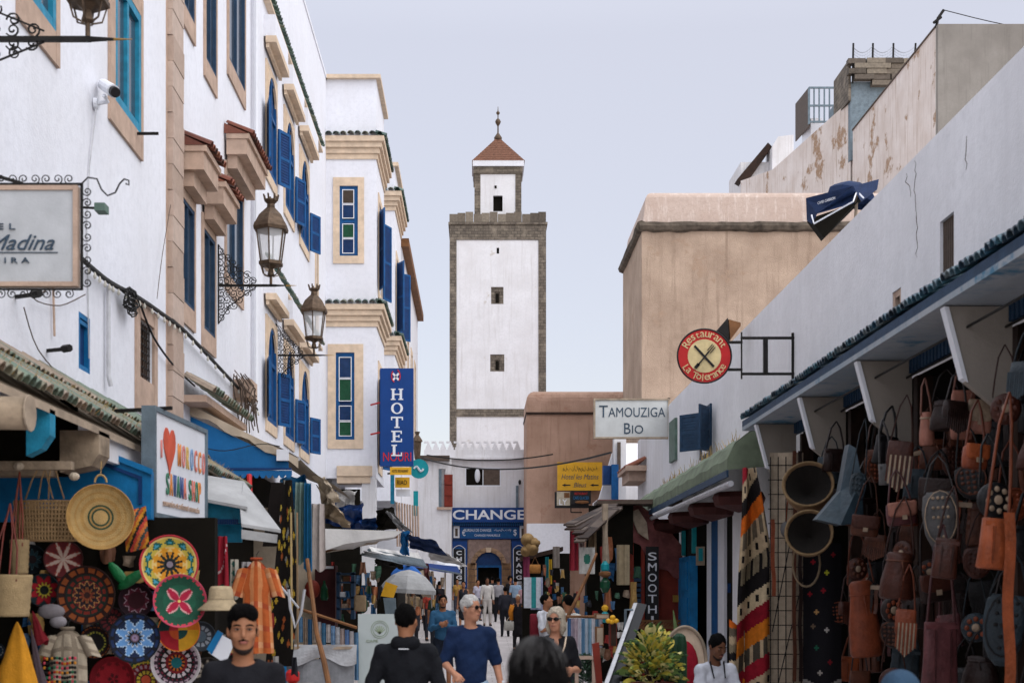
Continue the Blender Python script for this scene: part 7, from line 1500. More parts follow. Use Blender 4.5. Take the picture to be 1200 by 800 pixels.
clutter(388, 440, 660, 715, 25, 16, 'small cloths hung in the dark left shops', 'left of the white board'); clutter(378, 445, 655, 722, 27, 34, 'cloths in the shaded left shops', 'in the shaded left shops'); clutter(470, 520, 668, 715, 37, 22, 'small cloths on the far left stalls', 'near the white parasol', (3, 6), (6, 16)); clutter(245, 300, 735, 800, 12.2, 14, 'trinkets hung behind the young man', 'behind the young man', (6, 12), (8, 22)); clutter(10, 235, 625, 800, 11.33, 60, 'dark cloths on the back of the souvenir stall', 'between the plates', (10, 26), (10, 26)); clutter(300, 345, 690, 770, 15.6, 12, 'cloths hung beside the black carpet', 'beside the black carpet', (5, 9), (10, 26))

# ================================================================== RIGHT-MIDDLE CLOTHES STALL
CGr = 'clothes and bags hung on the middle right stall'
for i, (px0, px1, py0, py1, Y, c1, c2, lb) in enumerate(((668, 678, 622, 668, 25, 'b03a48', '8f2f3c', 'red cloth hanging at the left of the plank canopy'), (676, 685, 618, 652, 25.2, 'b8a8a4', '8f8480', 'pale narrow scarf right of the red cloth'), (679, 697, 641, 672, 24.5, 'c4c2bc', '3a7a6a', 'white tote with a green emblem under the plank canopy'), (690, 699, 612, 650, 25.4, '9a8468', '6d5a48', 'tan strip of cloth right of the white tote'), (723, 738, 638, 685, 25.6, 'a8987c', '95866c', 'large beige cloth bag on the dark shop wall'),
        (614, 634, 676, 712, 33, 'c4c8d0', '2f8a8c', 'white football shirt with a teal stripe on the far right stall'), (622, 636, 676, 714, 33.2, 'b0b4d0', 'a8acc8', 'lilac-white shirt beside the striped one'), (639, 643, 652, 682, 34, '1f7a80', '166068', 'teal scarf on the far right stall'), (643, 647, 655, 684, 34, 'c9a42f', 'b08c20', 'yellow scarf beside the teal one'), (613, 621, 652, 678, 34, '8a3a58', '6d2a44', 'purple-pink cloth below the straw hats'), (648, 656, 640, 665, 33, '8a8078', '6d645c', 'grey-brown cloth under the canopy end'))):
    k = MB(); C1, C2 = H(c1), H(c2); ph = i*1.3
    def cf(u, v, i=i, C1=C1, C2=C2):
        if i == 2: return C2 if (u-.5)**2*6+(v-.45)**2*9 < .35 else C1
        if i == 5: return C2 if .42 < u < .68 else C1
        return C2 if int(u*6) % 3 == 0 else C1
    k.grid(lambda u, v: Vector((XX(px0, Y)+(XX(px1, Y)-XX(px0, Y))*u, Y+.03*math.sin(u*9+ph), ZZ(py0, Y)+(ZZ(py1, Y)-ZZ(py0, Y))*v)), 14, 16, cf); k.grid(lambda u, v: Vector((XX(px0, Y)+(XX(px1, Y)-XX(px0, Y))*u, Y+.08, ZZ(py0, Y)+(ZZ(py1, Y)-ZZ(py0, Y))*v)), 2, 2, lambda u, v: C1); tag(k.build('hanging_garment', M['cloth_paint']), lb, 'garment', CGr)
sb = thing('straw_hat_bunch', 'bunch of tan straw hats hung at the corner of the far right stall', 'hats', P(621, 638, 34))
for px, py, r_ in ((618, 632, 7), (624, 642, 7.5), (628, 636, 6), (616, 645, 6)): rr_ = r_*34/FPX; k = MB(); k.lathe([(.001, .12), (rr_*.45, .1), (rr_*.55, .02), (rr_*1.15, -.02), (rr_*1.15, -.03), (.001, -.02)], P(px, py, 34-r_*.02), 14, M=Matrix.Rotation(1.1+r_*.05, 3, 'X') @ Matrix.Rotation((px-620)*.1, 3, 'Y'), col=H('9a7c52')); k.build('hat', M['straw'], sb, smooth=True)
ogb = thing('orange_straw_bag', 'small orange-tan straw bag under the straw hats', 'bag', P(627, 665, 33.5)); k = MB(); rbody(k, .28, .12, .22, P(627, 661, 33.5), col=H('a8713a')); k.build('body', M['straw'], ogb, smooth=True); MB().tube([P(623, 661, 33.5), P(627, 652, 33.5), P(631, 661, 33.5)], .012, 4).build('handle', M['wood'], ogb)
tl = thing('hanging_lamp_column', 'column of teal and amber hanging lamps beneath the carved post', 'lamp', P(709, 640, 24.6)); Y = 24.6
for py, rp, m_, hh in ((664, 5, 'teal', 14), (672, 7, 'wood', 8), (685, 6, 'glass_green', 18), (712, 4, 'signyellow', 8), (722, 4.5, 'teal', 14)):
    r_ = rp*Y/FPX; h_ = hh*Y/FPX; MB().lathe([(r_*.3, h_/2), (r_, h_*.2), (r_, -h_*.2), (r_*.5, -h_/2)], P(709, py, Y), 10).build('lamp_body', M[m_], tl)
MB().tube([P(709, 655, Y), P(709, 730, Y)], .01, 4).build('cord', M['cable'], tl)
rr2 = thing('scarf_row', 'row of hanging pale blue, lilac and white scarves right of the blonde woman', 'rack', P(684, 725, 20)); Y = 20; MB().tube([P(664, 722, Y), P(706, 722, Y)], .02, 6).build('rail', M['wood'], rr2)
for i in range(10):
    c = H(['3f6a98', '9a8f9c', 'b4a4ac', 'c0bcc4', '5f86a4', 'a8b4c0', '7a9cb0', 'c4c0c4', '4a6a80', '9a98a0'][i]); px = 665+i*4.0; k = MB(); k.grid(lambda u, v: Vector((XX(px, Y)+.052*u, Y+.015*math.sin(u*8+i)-.01*i, ZZ(724, Y)+(ZZ(768, Y)-ZZ(724, Y))*v)), 4, 6, lambda u, v: c); k.build('scarf', M['cloth_paint'], rr2)
clutter(655, 700, 690, 722, 23, 22, 'small goods on the middle right stall', 'above the right scarf row', (4, 8), (6, 14)); clutter(636, 668, 660, 700, 30, 18, 'small goods on the far right stall', 'on the far right stall', (3, 7), (5, 12)); clutter(695, 740, 690, 780, 20, 20, 'small goods beside the leaning board', 'beside the leaning board', (4, 9), (6, 16)); clutter(705, 748, 620, 700, 26.6, 12, 'dim cloths inside the plank canopy stall', 'under the plank canopy', (6, 12), (12, 30))
MB().box(XX(612, 35), XX(668, 35), 35, 35.2, 0, ZZ(648, 35)).build('shop_back', M['dark'], S2)
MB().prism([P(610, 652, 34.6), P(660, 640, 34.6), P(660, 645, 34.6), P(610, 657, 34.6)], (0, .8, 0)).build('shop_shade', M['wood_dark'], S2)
cr = thing('plant_crate', 'pale wooden slatted plant crate with a small fir-like plant at the bottom', 'planter', P(685, 790, 14)); Y = 14
for px in (674, 694): MB().box(XX(px, Y), XX(px+4, Y), Y, Y+.05, ZZ(830, Y), ZZ(768, Y)).build('corner_post', M['sand'], cr)
for py in (768, 800): MB().box(XX(674, Y), XX(698, Y), Y-.02, Y, ZZ(py+4, Y), ZZ(py, Y)).build('slat', M['sand'], cr)
leafm = painted('leaf_green', .6, .3); k = MB(); r = random.Random(8)
for i in range(260): a = r.uniform(0, 6.28); h_ = r.random(); q = .11*(1-h_*.6); p = Vector(P(686, 806, Y+.15))+Vector((q*math.cos(a)*.4, q*math.sin(a)*.4, h_*.34)); e = p+Vector((q*math.cos(a), q*math.sin(a), .03)); k.bar(p, e, .012, .004, col=H(r.choice(['2c4a34', '3a5f40', '22382a'])))
k.build('foliage', leafm, cr, kind='stuff')
tag(MB().prism([P(694, 754, 13.4), P(702, 752, 13.4), P(707, 812, 13.4), P(700, 812, 13.4)], (0, .06, 0)).build('orange_plank', M['wood_red']), 'upright reddish orange plank beside the plant crate', 'plank')
lbd = thing('leaning_board', 'long black board with a pale edge leaning diagonally beside the potted plant', 'board', P(735, 760, 13)); MB().prism([P(745, 705, 14.2), P(758, 708, 14.2), P(722, 812, 12.6), P(706, 812, 12.6)], (0, .05, 0)).build('board', M['signblack'], lbd); MB().prism([P(743, 706, 14.15), P(747, 706, 14.15), P(709, 812, 12.5), P(704, 812, 12.5)], (0, .04, 0)).build('pale_edge', M['pipe'], lbd)
MB().tube([P(733, 740, 14), P(733, 714, 14), P(742, 714, 14)], .015, 5).build('stand', M['steel'], lbd)
for px, py, w_, h_, m_, lb in ((703, 745, 9, 22, 'wood', 'reddish wooden box beside the leaning board'), (719, 742, 8, 30, 'wood_red', 'orange-red upright box behind the leaning board'), (706, 722, 16, 6, 'wood', 'small wooden tray with yellow lemons on the stall')):
    t = thing('wooden_box', lb, 'box', P(px, py, 17)); MB().box(XX(px-w_/2, 17), XX(px+w_/2, 17), 17, 17.2, ZZ(py+h_/2, 17), ZZ(py-h_/2, 17)).build('carcass', M[m_], t); MB().box(XX(px-w_/2+1, 17), XX(px+w_/2-1, 17), 16.98, 17, ZZ(py+h_/2-1, 17), ZZ(py-h_/2+1, 17)).build('front_panel', M['wood_dark'] if m_ != 'wood' else M['wood_pale'], t)
lm = thing('lemons', 'few yellow lemons on the small wooden tray', 'fruit', P(717, 724, 17), None)
for a, b in ((713, 727), (718, 723), (722, 727), (717, 728)): MB().ell(P(a, b, 16.9), (.035, .03, .03)).build('lemon', M['signyellow'], lm, smooth=True)
# variegated plant, cactus, round chair
vp = thing('variegated_plant', 'bushy potted plant with yellow and green variegated leaves at the bottom right of centre', 'plant', P(762, 800, 12.6)); r = random.Random(5); lms = []
for cs in (('cdb955', '5a7038'), ('6f8a48', '2c4428'), ('c9b84a', '8f9a48'), ('e0d490', '4f6a38')):
    k = MB(); c0, c1 = H(cs[0]), H(cs[1])
    k.grid(lambda u, v: Vector(((u-.5)*.1*math.sin(PI*min(1, v*.97+.03))**.7, .14*v, .012*math.cos(u*PI*2)-.05*v*v)), 4, 6, lambda u, v: c0 if abs(u-.5) > .2+.2*math.sin(v*9) else c1); lms.append(k.mesh('leaf', leafm))
for i in range(210):
    a = r.uniform(0, 2*PI); t = r.random(); ph = math.acos(1-2*t*.72); q = r.uniform(.55, 1); p = Vector(P(764, 783, 12.7))+Vector((.21*q*math.sin(ph)*math.cos(a)*(1+.25*math.sin(a*3+1)), .2*q*math.sin(ph)*math.sin(a), .34*q*math.cos(ph)*(1+.2*math.sin(a*2))))
    d = (p-Vector(P(764, 800, 12.7))).normalized(); Mr = d.to_track_quat('Y', 'Z').to_matrix().to_4x4() @ Matrix.Rotation(r.uniform(-.9, .9), 4, 'Y'); inst('leaf', lms[min(3, int(r.random()**1.3*4))], vp, Matrix.Translation(p) @ Mr @ Matrix.Scale(r.uniform(.45, 1.15), 4))
k = MB()
for i in range(14): a = r.uniform(0, 6.28); k.tube([P(764, 815, 12.7), Vector(P(764, 790, 12.7))+Vector((.16*math.cos(a), .12*math.sin(a), .1*r.random()))], [.012, .005], 4)
k.build('stems', M['wood_dark'], vp); MB().lathe([(.14, 0), (.2, .3), (.22, .32), (.18, .33)], P(764, 840, 12.7), 16).build('pot', M['wood_red'], vp)
cg = thing('cactus', 'dark green ribbed column cactus in front of the round red chair', 'plant', P(795, 800, 13)); x, y, z = P(796, 830, 13); k = MB()
for q, hh, xx in ((.075, .72, 0), (.05, .6, -.1)):
    n = 18; vs = []; pr = [(.6, 0), (1, .05), (1, hh*.85), (.8, hh*.96), (.3, hh)]
    for s_, zz in pr:
        for i in range(n): rr_ = q*s_*(1 if i % 2 else .78); vs.append((x+xx+rr_*math.cos(2*PI*i/n), y+rr_*math.sin(2*PI*i/n), z+zz))
    k.add(vs, [(i*n+j, i*n+(j+1) % n, (i+1)*n+(j+1) % n, (i+1)*n+j) for i in range(4) for j in range(n)]+[tuple(range(4*n, 5*n))])
k.build('ribbed_stem', mat('cactus_green', '22402c', .6, var=.3), cg); MB().tube([P(793, 745, 15), P(789, 715, 15.2)], [.03, .006], 5).build('thin_leaf', mat('agave', '4a5a34'), cg)
ch = thing('round_backed_chair', 'round-backed cane chair with a red cushion beside the waiter', 'chair', P(802, 790, 14.6)); Y = 14.6; x, y, z = P(803, 775, Y); rx, rz_ = 25*Y/FPX, 41*Y/FPX
pts = [(x+rx*math.cos(a*PI/20), y+.05, z+rz_*math.sin(a*PI/20)) for a in range(41)]; k = MB(); k.prism([Vector(p) for p in pts[:-1]], (0, .05, 0)); k.build('back', M['cream'], ch)
k = MB(); k.ell((x-.01, y+.02, z-.05), (rx*.68, .05, rz_*.75), 18, 10, col=H('98182c')); k.build('cushion', M['cloth_paint'], ch, smooth=True)
k = MB(); k.tube([Vector(p)+Vector((0, -.02, 0)) for p in pts], .018, 6); k.build('rim', M['wood_pale'], ch)
for sx in (-1, 1): MB().tube([(x+sx*rx*.7, y+.05, z-rz_*.7), (x+sx*rx*.75, y+.05, 0)], .02, 6).build('leg', M['wood_pale'], ch)
# ================================================================== PEOPLE (smooth distance-field bodies, one continuous skin each)
class SD:
    def __init__(s): s.p = []; s.cut = []
    def cap(s, a, b, ra, rb, k=.02): s.p.append(('c', np.array(a, float), np.array(b, float), ra, rb, k)); return s
    def ell(s, c, r, R=None, k=.02): s.p.append(('e', np.array(c, float), np.array(r, float), np.array(R if R is not None else np.eye(3)), 0, k)); return s
    def sub(s, c, r, R=None, k=.01): s.cut.append(('e', np.array(c, float), np.array(r, float), np.array(R if R is not None else np.eye(3)), 0, k)); return s
    def plane(s, q, n): s.cut.append(('p', np.array(q, float), np.array(n, float))); return s
    @staticmethod
    def dist(pr, X):
        if pr[0] == 'c':
            _, a, b, ra, rb, k = pr; ab = b-a; t = np.clip(((X-a) @ ab)/max(ab @ ab, 1e-9), 0, 1); return np.linalg.norm(X-a-t[..., None]*ab, axis=-1)-(ra+(rb-ra)*t)
        _, c, r, R, _, k = pr; q = (X-c) @ R; k0 = np.linalg.norm(q/r, axis=-1); k1 = np.linalg.norm(q/(r*r), axis=-1); return k0*(k0-1)/np.maximum(k1, 1e-9)
    def mesh(s, name, m, h, fold=0, org=(0, 0, 0), curl=False):
        lo = np.min([np.minimum(p[1]-max(p[3], p[4]), p[2]-max(p[3], p[4])) if p[0] == 'c' else p[1]-p[2].max() for p in s.p], axis=0)-3*h
        hi = np.max([np.maximum(p[1]+max(p[3], p[4]), p[2]+max(p[3], p[4])) if p[0] == 'c' else p[1]+p[2].max() for p in s.p], axis=0)+3*h
        n = np.ceil((hi-lo)/h).astype(int)+1; V = np.full(n, 1.0); ax = [lo[i]+h*np.arange(n[i]) for i in range(3)]
        for p in s.p:
            if p[0] == 'c': r = max(p[3], p[4]); a = np.minimum(p[1], p[2])-r; b = np.maximum(p[1], p[2])+r
            else: r = p[2].max(); a = p[1]-r; b = p[1]+r
            mg = p[5]+3*h; i0 = np.clip(((a-mg-lo)/h).astype(int), 0, n); i1 = np.clip(((b+mg-lo)/h).astype(int)+2, 0, n)
            sl = tuple(slice(i0[i], i1[i]) for i in range(3)); X = np.stack(np.meshgrid(*[ax[i][sl[i]] for i in range(3)], indexing='ij'), -1)
            d = s.dist(p, X); o = V[sl]; k = p[5]; hh = np.clip(.5+.5*(o-d)/k, 0, 1); V[sl] = o*(1-hh)+d*hh-k*hh*(1-hh)
        if fold or s.cut: X = np.stack(np.meshgrid(*ax, indexing='ij'), -1)
        if fold and curl: V = V+fold*(np.sin(X[..., 0]*190+3*np.sin(X[..., 2]*60))*np.sin(X[..., 2]*170+3*np.sin(X[..., 1]*70))*np.sin(X[..., 1]*180+X[..., 0]*40)*.8+.5*np.sin(X[..., 0]*70+X[..., 2]*50))
        elif fold: V = V+fold*(np.sin(X[..., 2]*38+np.sin(X[..., 0]*17)*2.2)*np.sin(X[..., 0]*21+X[..., 1]*13)+.9*np.sin(X[..., 2]*24+X[..., 0]*31+np.sin(X[..., 0]*40))+.5*np.sin(X[..., 2]*66-X[..., 0]*50))
        for c in s.cut:
            if c[0] == 'p': V = np.maximum(V, (X-c[1]) @ c[2])
            else: d = -s.dist(c, X); k = c[5]; hh = np.clip(.5-.5*(V-d)/k, 0, 1); V = V*(1-hh)+d*hh+k*hh*(1-hh)
        # surface nets
        S = V < 0; c = np.zeros(np.array(V.shape)-1, np.int8)
        for dx in (0, 1):
            for dy in (0, 1):
                for dz in (0, 1): c += S[dx:dx+c.shape[0], dy:dy+c.shape[1], dz:dz+c.shape[2]]
        act = (c > 0) & (c < 8); idx = np.full(c.shape, -1); ii = np.argwhere(act); idx[act] = np.arange(len(ii)); acc = np.zeros((len(ii), 3)); cnt = np.zeros(len(ii))
        cor = [(x, y, z) for x in (0, 1) for y in (0, 1) for z in (0, 1)]
        for a in cor:
            for d in range(3):
                if a[d]: continue
                b = list(a); b[d] = 1; va = V[tuple((ii+a).T)]; vb = V[tuple((ii+b).T)]; cr = (va < 0) != (vb < 0); t = np.where(cr, va/np.where(cr, va-vb, 1), 0)
                q = ii+np.array(a, float); q[:, d] += t; acc[cr] += q[cr]; cnt[cr] += 1
        P_ = lo+h*acc/np.maximum(cnt, 1)[:, None]; F_ = []
        for d in range(3):
            u, v = (d+1) % 3, (d+2) % 3; s0 = [slice(None)]*3; s1 = [slice(None)]*3; s0[d] = slice(0, -1); s1[d] = slice(1, None)
            a, b = S[tuple(s0)], S[tuple(s1)]; e = np.argwhere(a != b); ok = (e[:, u] > 0) & (e[:, v] > 0) & (e[:, u] < c.shape[u]) & (e[:, v] < c.shape[v]); e = e[ok]; fl = a[tuple(e.T)]
            def g(du, dv): q = e.copy(); q[:, u] -= du; q[:, v] -= dv; return idx[tuple(q.T)]
            qd = np.stack([g(1, 1), g(0, 1), g(0, 0), g(1, 0)], 1); qd[~fl] = qd[~fl][:, ::-1]; F_.append(qd)
        F_ = np.concatenate(F_); F_ = F_[(F_ >= 0).all(1)]; me = bpy.data.meshes.new(name); me.from_pydata((P_-np.array(org)).tolist(), [], F_.tolist()); me.materials.append(m); me.shade_smooth(); return me
def rz(a): c, s = math.cos(a), math.sin(a); return np.array([[c, -s, 0], [s, c, 0], [0, 0, 1.]])
def rx(a): c, s = math.cos(a), math.sin(a); return np.array([[1, 0, 0], [0, c, -s], [0, s, c]])
CM = {}
def cloth(hexc, rough=.9):
    if hexc not in CM: CM[hexc] = mat('cloth_'+hexc, hexc, rough, var=.22, scale=7, bump=.35, bscale=35, spec=.2)
    return CM[hexc]
def person(label, px, Y, Hh, yaw=0, hyaw=0, pitch=0, skin='skin', top='222222', bottom='2a2f3a', hair='hair_black', hairkind='short', sleeve=.45, legs='long', arms=None, h=.013, face=False, build=1, seat=False, x=None, shades=False, cap=None, lean=0, group=None, women=False, apron=None, hold=None, jacket=None, dress=False, z0=None, beard=False, shoe='1c1a1a', headscale=1, topneck=True):
    k = Hh/1.75; base = np.array([XX(px, Y) if x is None else x, Y, gz(Y) if z0 is None else z0]); R = rz(yaw); t = thing('person', label, 'person', tuple(base), group)
    L = lambda p: base+R @ (np.array(p, float)*k)                      # local: x to the person's left when seen from behind, -y forward
    sw = (.163 if not women else .138)*(.5+.5*build); hw = .085*(.5+.5*build); zh = .93; zs = 1.415; hipz = zh
    hipL, hipR = (hw, 0, zh), (-hw, 0, zh)
    kn = {1: (.1, -.02, .5), -1: (-.1, -.0, .5)}; an = {1: (.11, .04, .09), -1: (-.11, -.06, .09)}
    dz = 0; ly = 0
    if seat: dz = -seat; kn = {1: (.13, -.42, .5), -1: (-.13, -.42, .5)}; an = {1: (.13, -.38, .09), -1: (-.13, -.38, .09)}
    tl = lambda p: (p[0], p[1]-lean*max(0, p[2]-.93)*1.0, p[2]+dz-lean*lean*.35*max(0, p[2]-.93))
    sh = {1: tl((sw, .0, zs)), -1: tl((-sw, .0, zs))}
    arms = arms or {}; el = {}; wr = {}
    for s in (1, -1):
        a = arms.get(s, 'down')
        if a == 'down': el[s] = (sh[s][0]+s*.05, sh[s][1]+.03, sh[s][2]-.29); wr[s] = (sh[s][0]+s*.06, sh[s][1]-.05, sh[s][2]-.54)
        else: el[s] = tuple(np.array(sh[s])+np.array(a[0])*[s, 1, 1]); wr[s] = tuple(np.array(sh[s])+np.array(a[1])*[s, 1, 1])
    hc = np.array(tl((0, -.015, 1.635))); RH = rz(hyaw) @ rx(pitch); hs = headscale
    HL = lambda p: L(hc+RH @ (np.array(p, float)*hs)); HR = R @ RH
    HIP = lambda p: (p[0], p[1], p[2]+dz)
    # ---- skin
    B = SD(); K = k
    def C(sd, a, b, ra, rb, kk=.025): sd.cap(L(a), L(b), ra*K, rb*K, kk)
    B.ell(HL((0, .012, .025)), np.array((.072, .092, .095))*K*hs, HR); B.ell(HL((0, -.022, -.055)), np.array((.053, .062, .066))*K*hs, HR, .035); B.ell(HL((0, -.05, -.09)), np.array((.026, .024, .022))*K*hs, HR, .025)
    C(B, tl((0, .015, 1.44)), tuple(hc+RH @ np.array((0, .02, -.05))), .055*build**.5, .052); C(B, tl((-.12, .015, 1.42)), tl((.12, .015, 1.42)), .045, .045)
    if h < .02:
        B.cap(HL((0, -.083, .012)), HL((0, -.103, -.022)), .008*K, .0125*K, .012)
        for s in (-1, 1):
            B.ell(HL((s*.076, .012, -.005)), np.array((.009, .018, .03))*K, HR, .008); B.ell(HL((s*.04, -.055, -.02)), np.array((.022, .022, .022))*K, HR, .02)
            if face: B.sub(HL((s*.03, -.096, .012)), np.array((.017, .012, .011))*K, HR, .012); B.ell(HL((s*.031, -.07, .012)), np.array((.017, .016, .012))*K, HR, .006)
        B.ell(HL((0, -.083, -.052)), np.array((.024, .012, .008))*K, HR, .006); B.ell(HL((0, -.082, -.064)), np.array((.02, .012, .008))*K, HR, .006)
    B.ell(L(tl((0, .0, 1.26))), np.array((.12*build, .085, .17))*K, R, .06); B.ell(L(tl((0, 0, 1.02))), np.array((.125*build, .09, .13))*K, R, .06)
    for s in (1, -1):
        C(B, sh[s], el[s], .043*(.5+.5*build), .037); C(B, el[s], wr[s], .037, .025); 
        e, w = np.array(el[s]), np.array(wr[s]); d = (w-e)/np.linalg.norm(w-e); fw = np.array((0, -1, 0.)); side = np.cross(d, fw); side = side/max(np.linalg.norm(side), 1e-6); nrm = np.cross(side, d)
        C(B, w, w+d*.07, .026, .033, .02); C(B, w+d*.03-side*.014, w+d*.075-side*.022, .018, .016, .015); C(B, w+d*.03+side*.014, w+d*.075+side*.022, .018, .016, .015)
        if h < .016:
            for q, ln in ((-.03, .052), (-.01, .062), (.01, .058), (.03, .045)):
                p0 = w+d*.085+side*q; p1 = p0+d*ln*.55+nrm*-.006*s; p2 = p1+d*ln*.35-nrm*.028; C(B, p0, p1, .0095, .009, .006); C(B, p1, p2, .009, .0075, .006)
            p0 = w+d*.03+side*.03*(-s); p1 = p0+d*.035+side*.022*(-s); C(B, p0, p1, .012, .010, .01); C(B, p1, p1+d*.028-nrm*.01, .010, .008, .008)
        C(B, HIP((s*hw, 0, .9)), kn[s], .075*build, .052); C(B, kn[s], an[s], .05, .034); C(B, an[s], (an[s][0]+s*.015, an[s][1]-.14, .035), .035, .03)
    o = bpy.data.objects.new('body', B.mesh('body', M[skin], h, org=tuple(base))); COL.objects.link(o); o.parent = t
    def put(nm, sd, m, hh=h, fold=0, par=None, curl=False):
        q = bpy.data.objects.new(nm, sd.mesh(nm, m, hh, fold, tuple(base), curl)); COL.objects.link(q); q.parent = par or t; return q
    # ---- top
    T_ = SD(); w_ = .142*build
    T_.ell(L(tl((0, .005, 1.3))), np.array((w_+.015, .112*build, .17))*K, R, .05); [C(T_, tl((s*.03, .015, 1.455)), tl((s*sw*.95, .01, 1.405)), .05, .052, .04) for s in (1, -1)]
    bot = .98 if not dress else .55
    for z in ((1.15, 1.02) if not dress else (1.15, 1.0, .85, .68, .55)): T_.ell(L(tl((0, .0, z)) if z > .93 else HIP((0, 0, z))), np.array(((w_-.004) if not dress or z > 1 else w_+.02, (.11+.012*(build-1)*8)*build, .13))*K, R, .06)
    if women and not dress:
        for s in (1, -1): T_.ell(L(tl((s*.07, -.07, 1.27))), np.array((.06, .05, .06))*K, R, .04)
    for s in (1, -1):
        if sleeve > 0:
            e = np.array(el[s]); s0 = np.array(sh[s]); a = s0+(e-s0)*min(1, sleeve*1.5); C(T_, s0, a, .056*(.5+.5*build), .056 if sleeve < .8 else .05, .035)
            if sleeve > .8: C(T_, el[s], np.array(el[s])+(np.array(wr[s])-np.array(el[s]))*.92, .05, .036, .02)
    nk = np.array(tl((0, -.02, 1.495)))
    if topneck: T_.sub(L(nk), np.array((.078, .085, .045))*K, R, .012)
    if women and topneck: T_.sub(L(tl((0, -.12, 1.43))), np.array((.045, .08, .09))*K, R, .012)
    if not dress: T_.plane(L(tl((0, 0, .93 if not jacket else .88))), (0, 0, -1))
    put('shirt' if not dress else 'dress', T_, cloth(top), h, .0032 if h < .02 else 0)
    # ---- bottom
    if not dress or legs == 'trousers':
        D_ = SD(); D_.ell(L(HIP((0, .01, .95))), np.array((.15*build, .115, .1))*K, R, .05)
        for s in (1, -1):
            C(D_, HIP((s*hw, .01, .9)), kn[s], .092*build, .068 if legs != 'shorts' else .085, .04)
            if legs != 'shorts': C(D_, kn[s], an[s], .066, .05, .03)
            else: D_.plane(L((0, 0, .47)), (0, 0, -1)) if s == 1 and not seat else None
        D_.plane(L(HIP((0, 0, 1.0))), (0, 0, 1)); put('trousers' if legs != 'shorts' else 'shorts', D_, cloth(bottom), h, .003 if h < .02 else 0)
    S_ = SD()
    for s in (1, -1): q = an[s]; S_.cap(L((q[0], q[1]+.03, .045)), L((q[0]+s*.02, q[1]-.15, .035)), .045*K, .036*K, .02)
    S_.plane(base+(0, 0, .004), (0, 0, -1)); put('shoes', S_, cloth(shoe), max(h, .012))
    # ---- hair
    if hairkind != 'none' and not cap:
        Hr = SD(); 
        if hairkind == 'thick': Hr.ell(HL((0, .008, .082)), np.array((.078, .098, .066))*K*hs, HR, .01); Hr.ell(HL((0, -.045, .1)), np.array((.06, .04, .036))*K*hs, HR, .015); Hr.ell(HL((0, .02, .02)), np.array((.0785, .088, .085))*K*hs, HR, .01)
        elif hairkind == 'long': Hr.ell(HL((0, .018, .035)), np.array((.09, .104, .1))*K*hs, HR); Hr.ell(HL((0, .05, -.07)), np.array((.088, .06, .1))*K*hs, HR, .04); [Hr.ell(HL((s*.07, .0, -.06)), np.array((.025, .05, .085))*K*hs, HR, .03) for s in (1, -1)]
        elif hairkind == 'curly': Hr.ell(HL((0, .02, .04)), np.array((.12, .12, .12))*K*hs, HR)
        else: Hr.ell(HL((0, .018, .032)), np.array((.079, .097, .098))*K*hs, HR)
        Hr.sub(HL((0, -.115, -.005 if hairkind != 'thick' else .0)), np.array((.0675 if hairkind != 'thick' else .061, .08, .088))*K*hs, HR, .008)
        if hairkind in ('short', 'thick'): Hr.plane(HL((0, .03, -.05)), HR @ np.array((0, -.95, -1.)))
        elif hairkind == 'long': Hr.sub(HL((0, -.12, -.09)), np.array((.062, .11, .1))*K*hs, HR, .01)
        put('hair', Hr, M[hair], min(h, .008) if Y < 14 else h, .006 if h < .012 else (.004 if h < .02 else 0), curl=True)
    if cap:
        Hr = SD(); Hr.ell(HL((0, .012, .04)), np.array((.084, .102, .088))*K*hs, HR); Hr.plane(HL((0, 0, .035)), HR @ np.array((0, 0, -1.))); c_ = put('cap', Hr, cloth(cap), .009); Hr = SD(); Hr.ell(HL((0, -.11, .04)), np.array((.06, .06, .008))*K*hs, HR); put('cap_peak', Hr, cloth(cap), .007, par=c_)
    if beard:
        Bd = SD(); Bd.ell(HL((0, -.026, -.062)), np.array((.0545, .064, .062))*K*hs, HR, .03); Bd.ell(HL((0, -.056, -.094)), np.array((.027, .024, .024))*K*hs, HR, .02); Bd.plane(HL((0, 0, -.058)), HR @ np.array((0, -.45, 1.))); Bd.plane(HL((0, 0, 0)), HR @ np.array((0, .0, 1.))); Bd.sub(HL((0, -.092, -.058)), np.array((.024, .016, .011))*K*hs, HR, .006); Bd.sub(HL((.052, -.075, -.035)), np.array((.034, .03, .04))*K, HR, .01); Bd.sub(HL((-.052, -.075, -.035)), np.array((.034, .03, .04))*K, HR, .01)
        put('beard', Bd, M['stubble'], .0055); Mu = SD(); [Mu.cap(HL((0, -.0965, -.041)), HL((s*.026, -.086, -.049)), .0045*K, .003*K, .004) for s in (1, -1)]; put('moustache', Mu, M['hair_black'], .0035)
    if face:
        for s in (1, -1):
            e = MB(); e.ell(tuple(HL((s*.031, -.0795, .012))), (.0125*K, .009*K, .0055*K), 12, 8, M=Matrix(HR.tolist())); eo = e.build('eye', M['eye_white'], t, smooth=True)
            MB().ell(tuple(HL((s*.031, -.0865, .012))), (.0062*K, .003*K, .0062*K), 10, 6, M=Matrix(HR.tolist())).build('iris', M['hair_black'], eo)
            MB().tube([tuple(HL((s*a, -.093+b, c))) for a, b, c in ((.013, .0, .030), (.03, .003, .0345), (.046, .014, .0325), (.053, .022, .027))], [.004, .005, .004, .0015], 6).build('eyebrow', M['hair_black'], t)
            MB().tube([tuple(HL((s*a, -.089+b, c))) for a, b, c in ((.015, .003, .015), (.03, -.0025, .0195), (.046, .007, .0155))], .0034, 5).build('eyelid', M['skin_dark'], t)
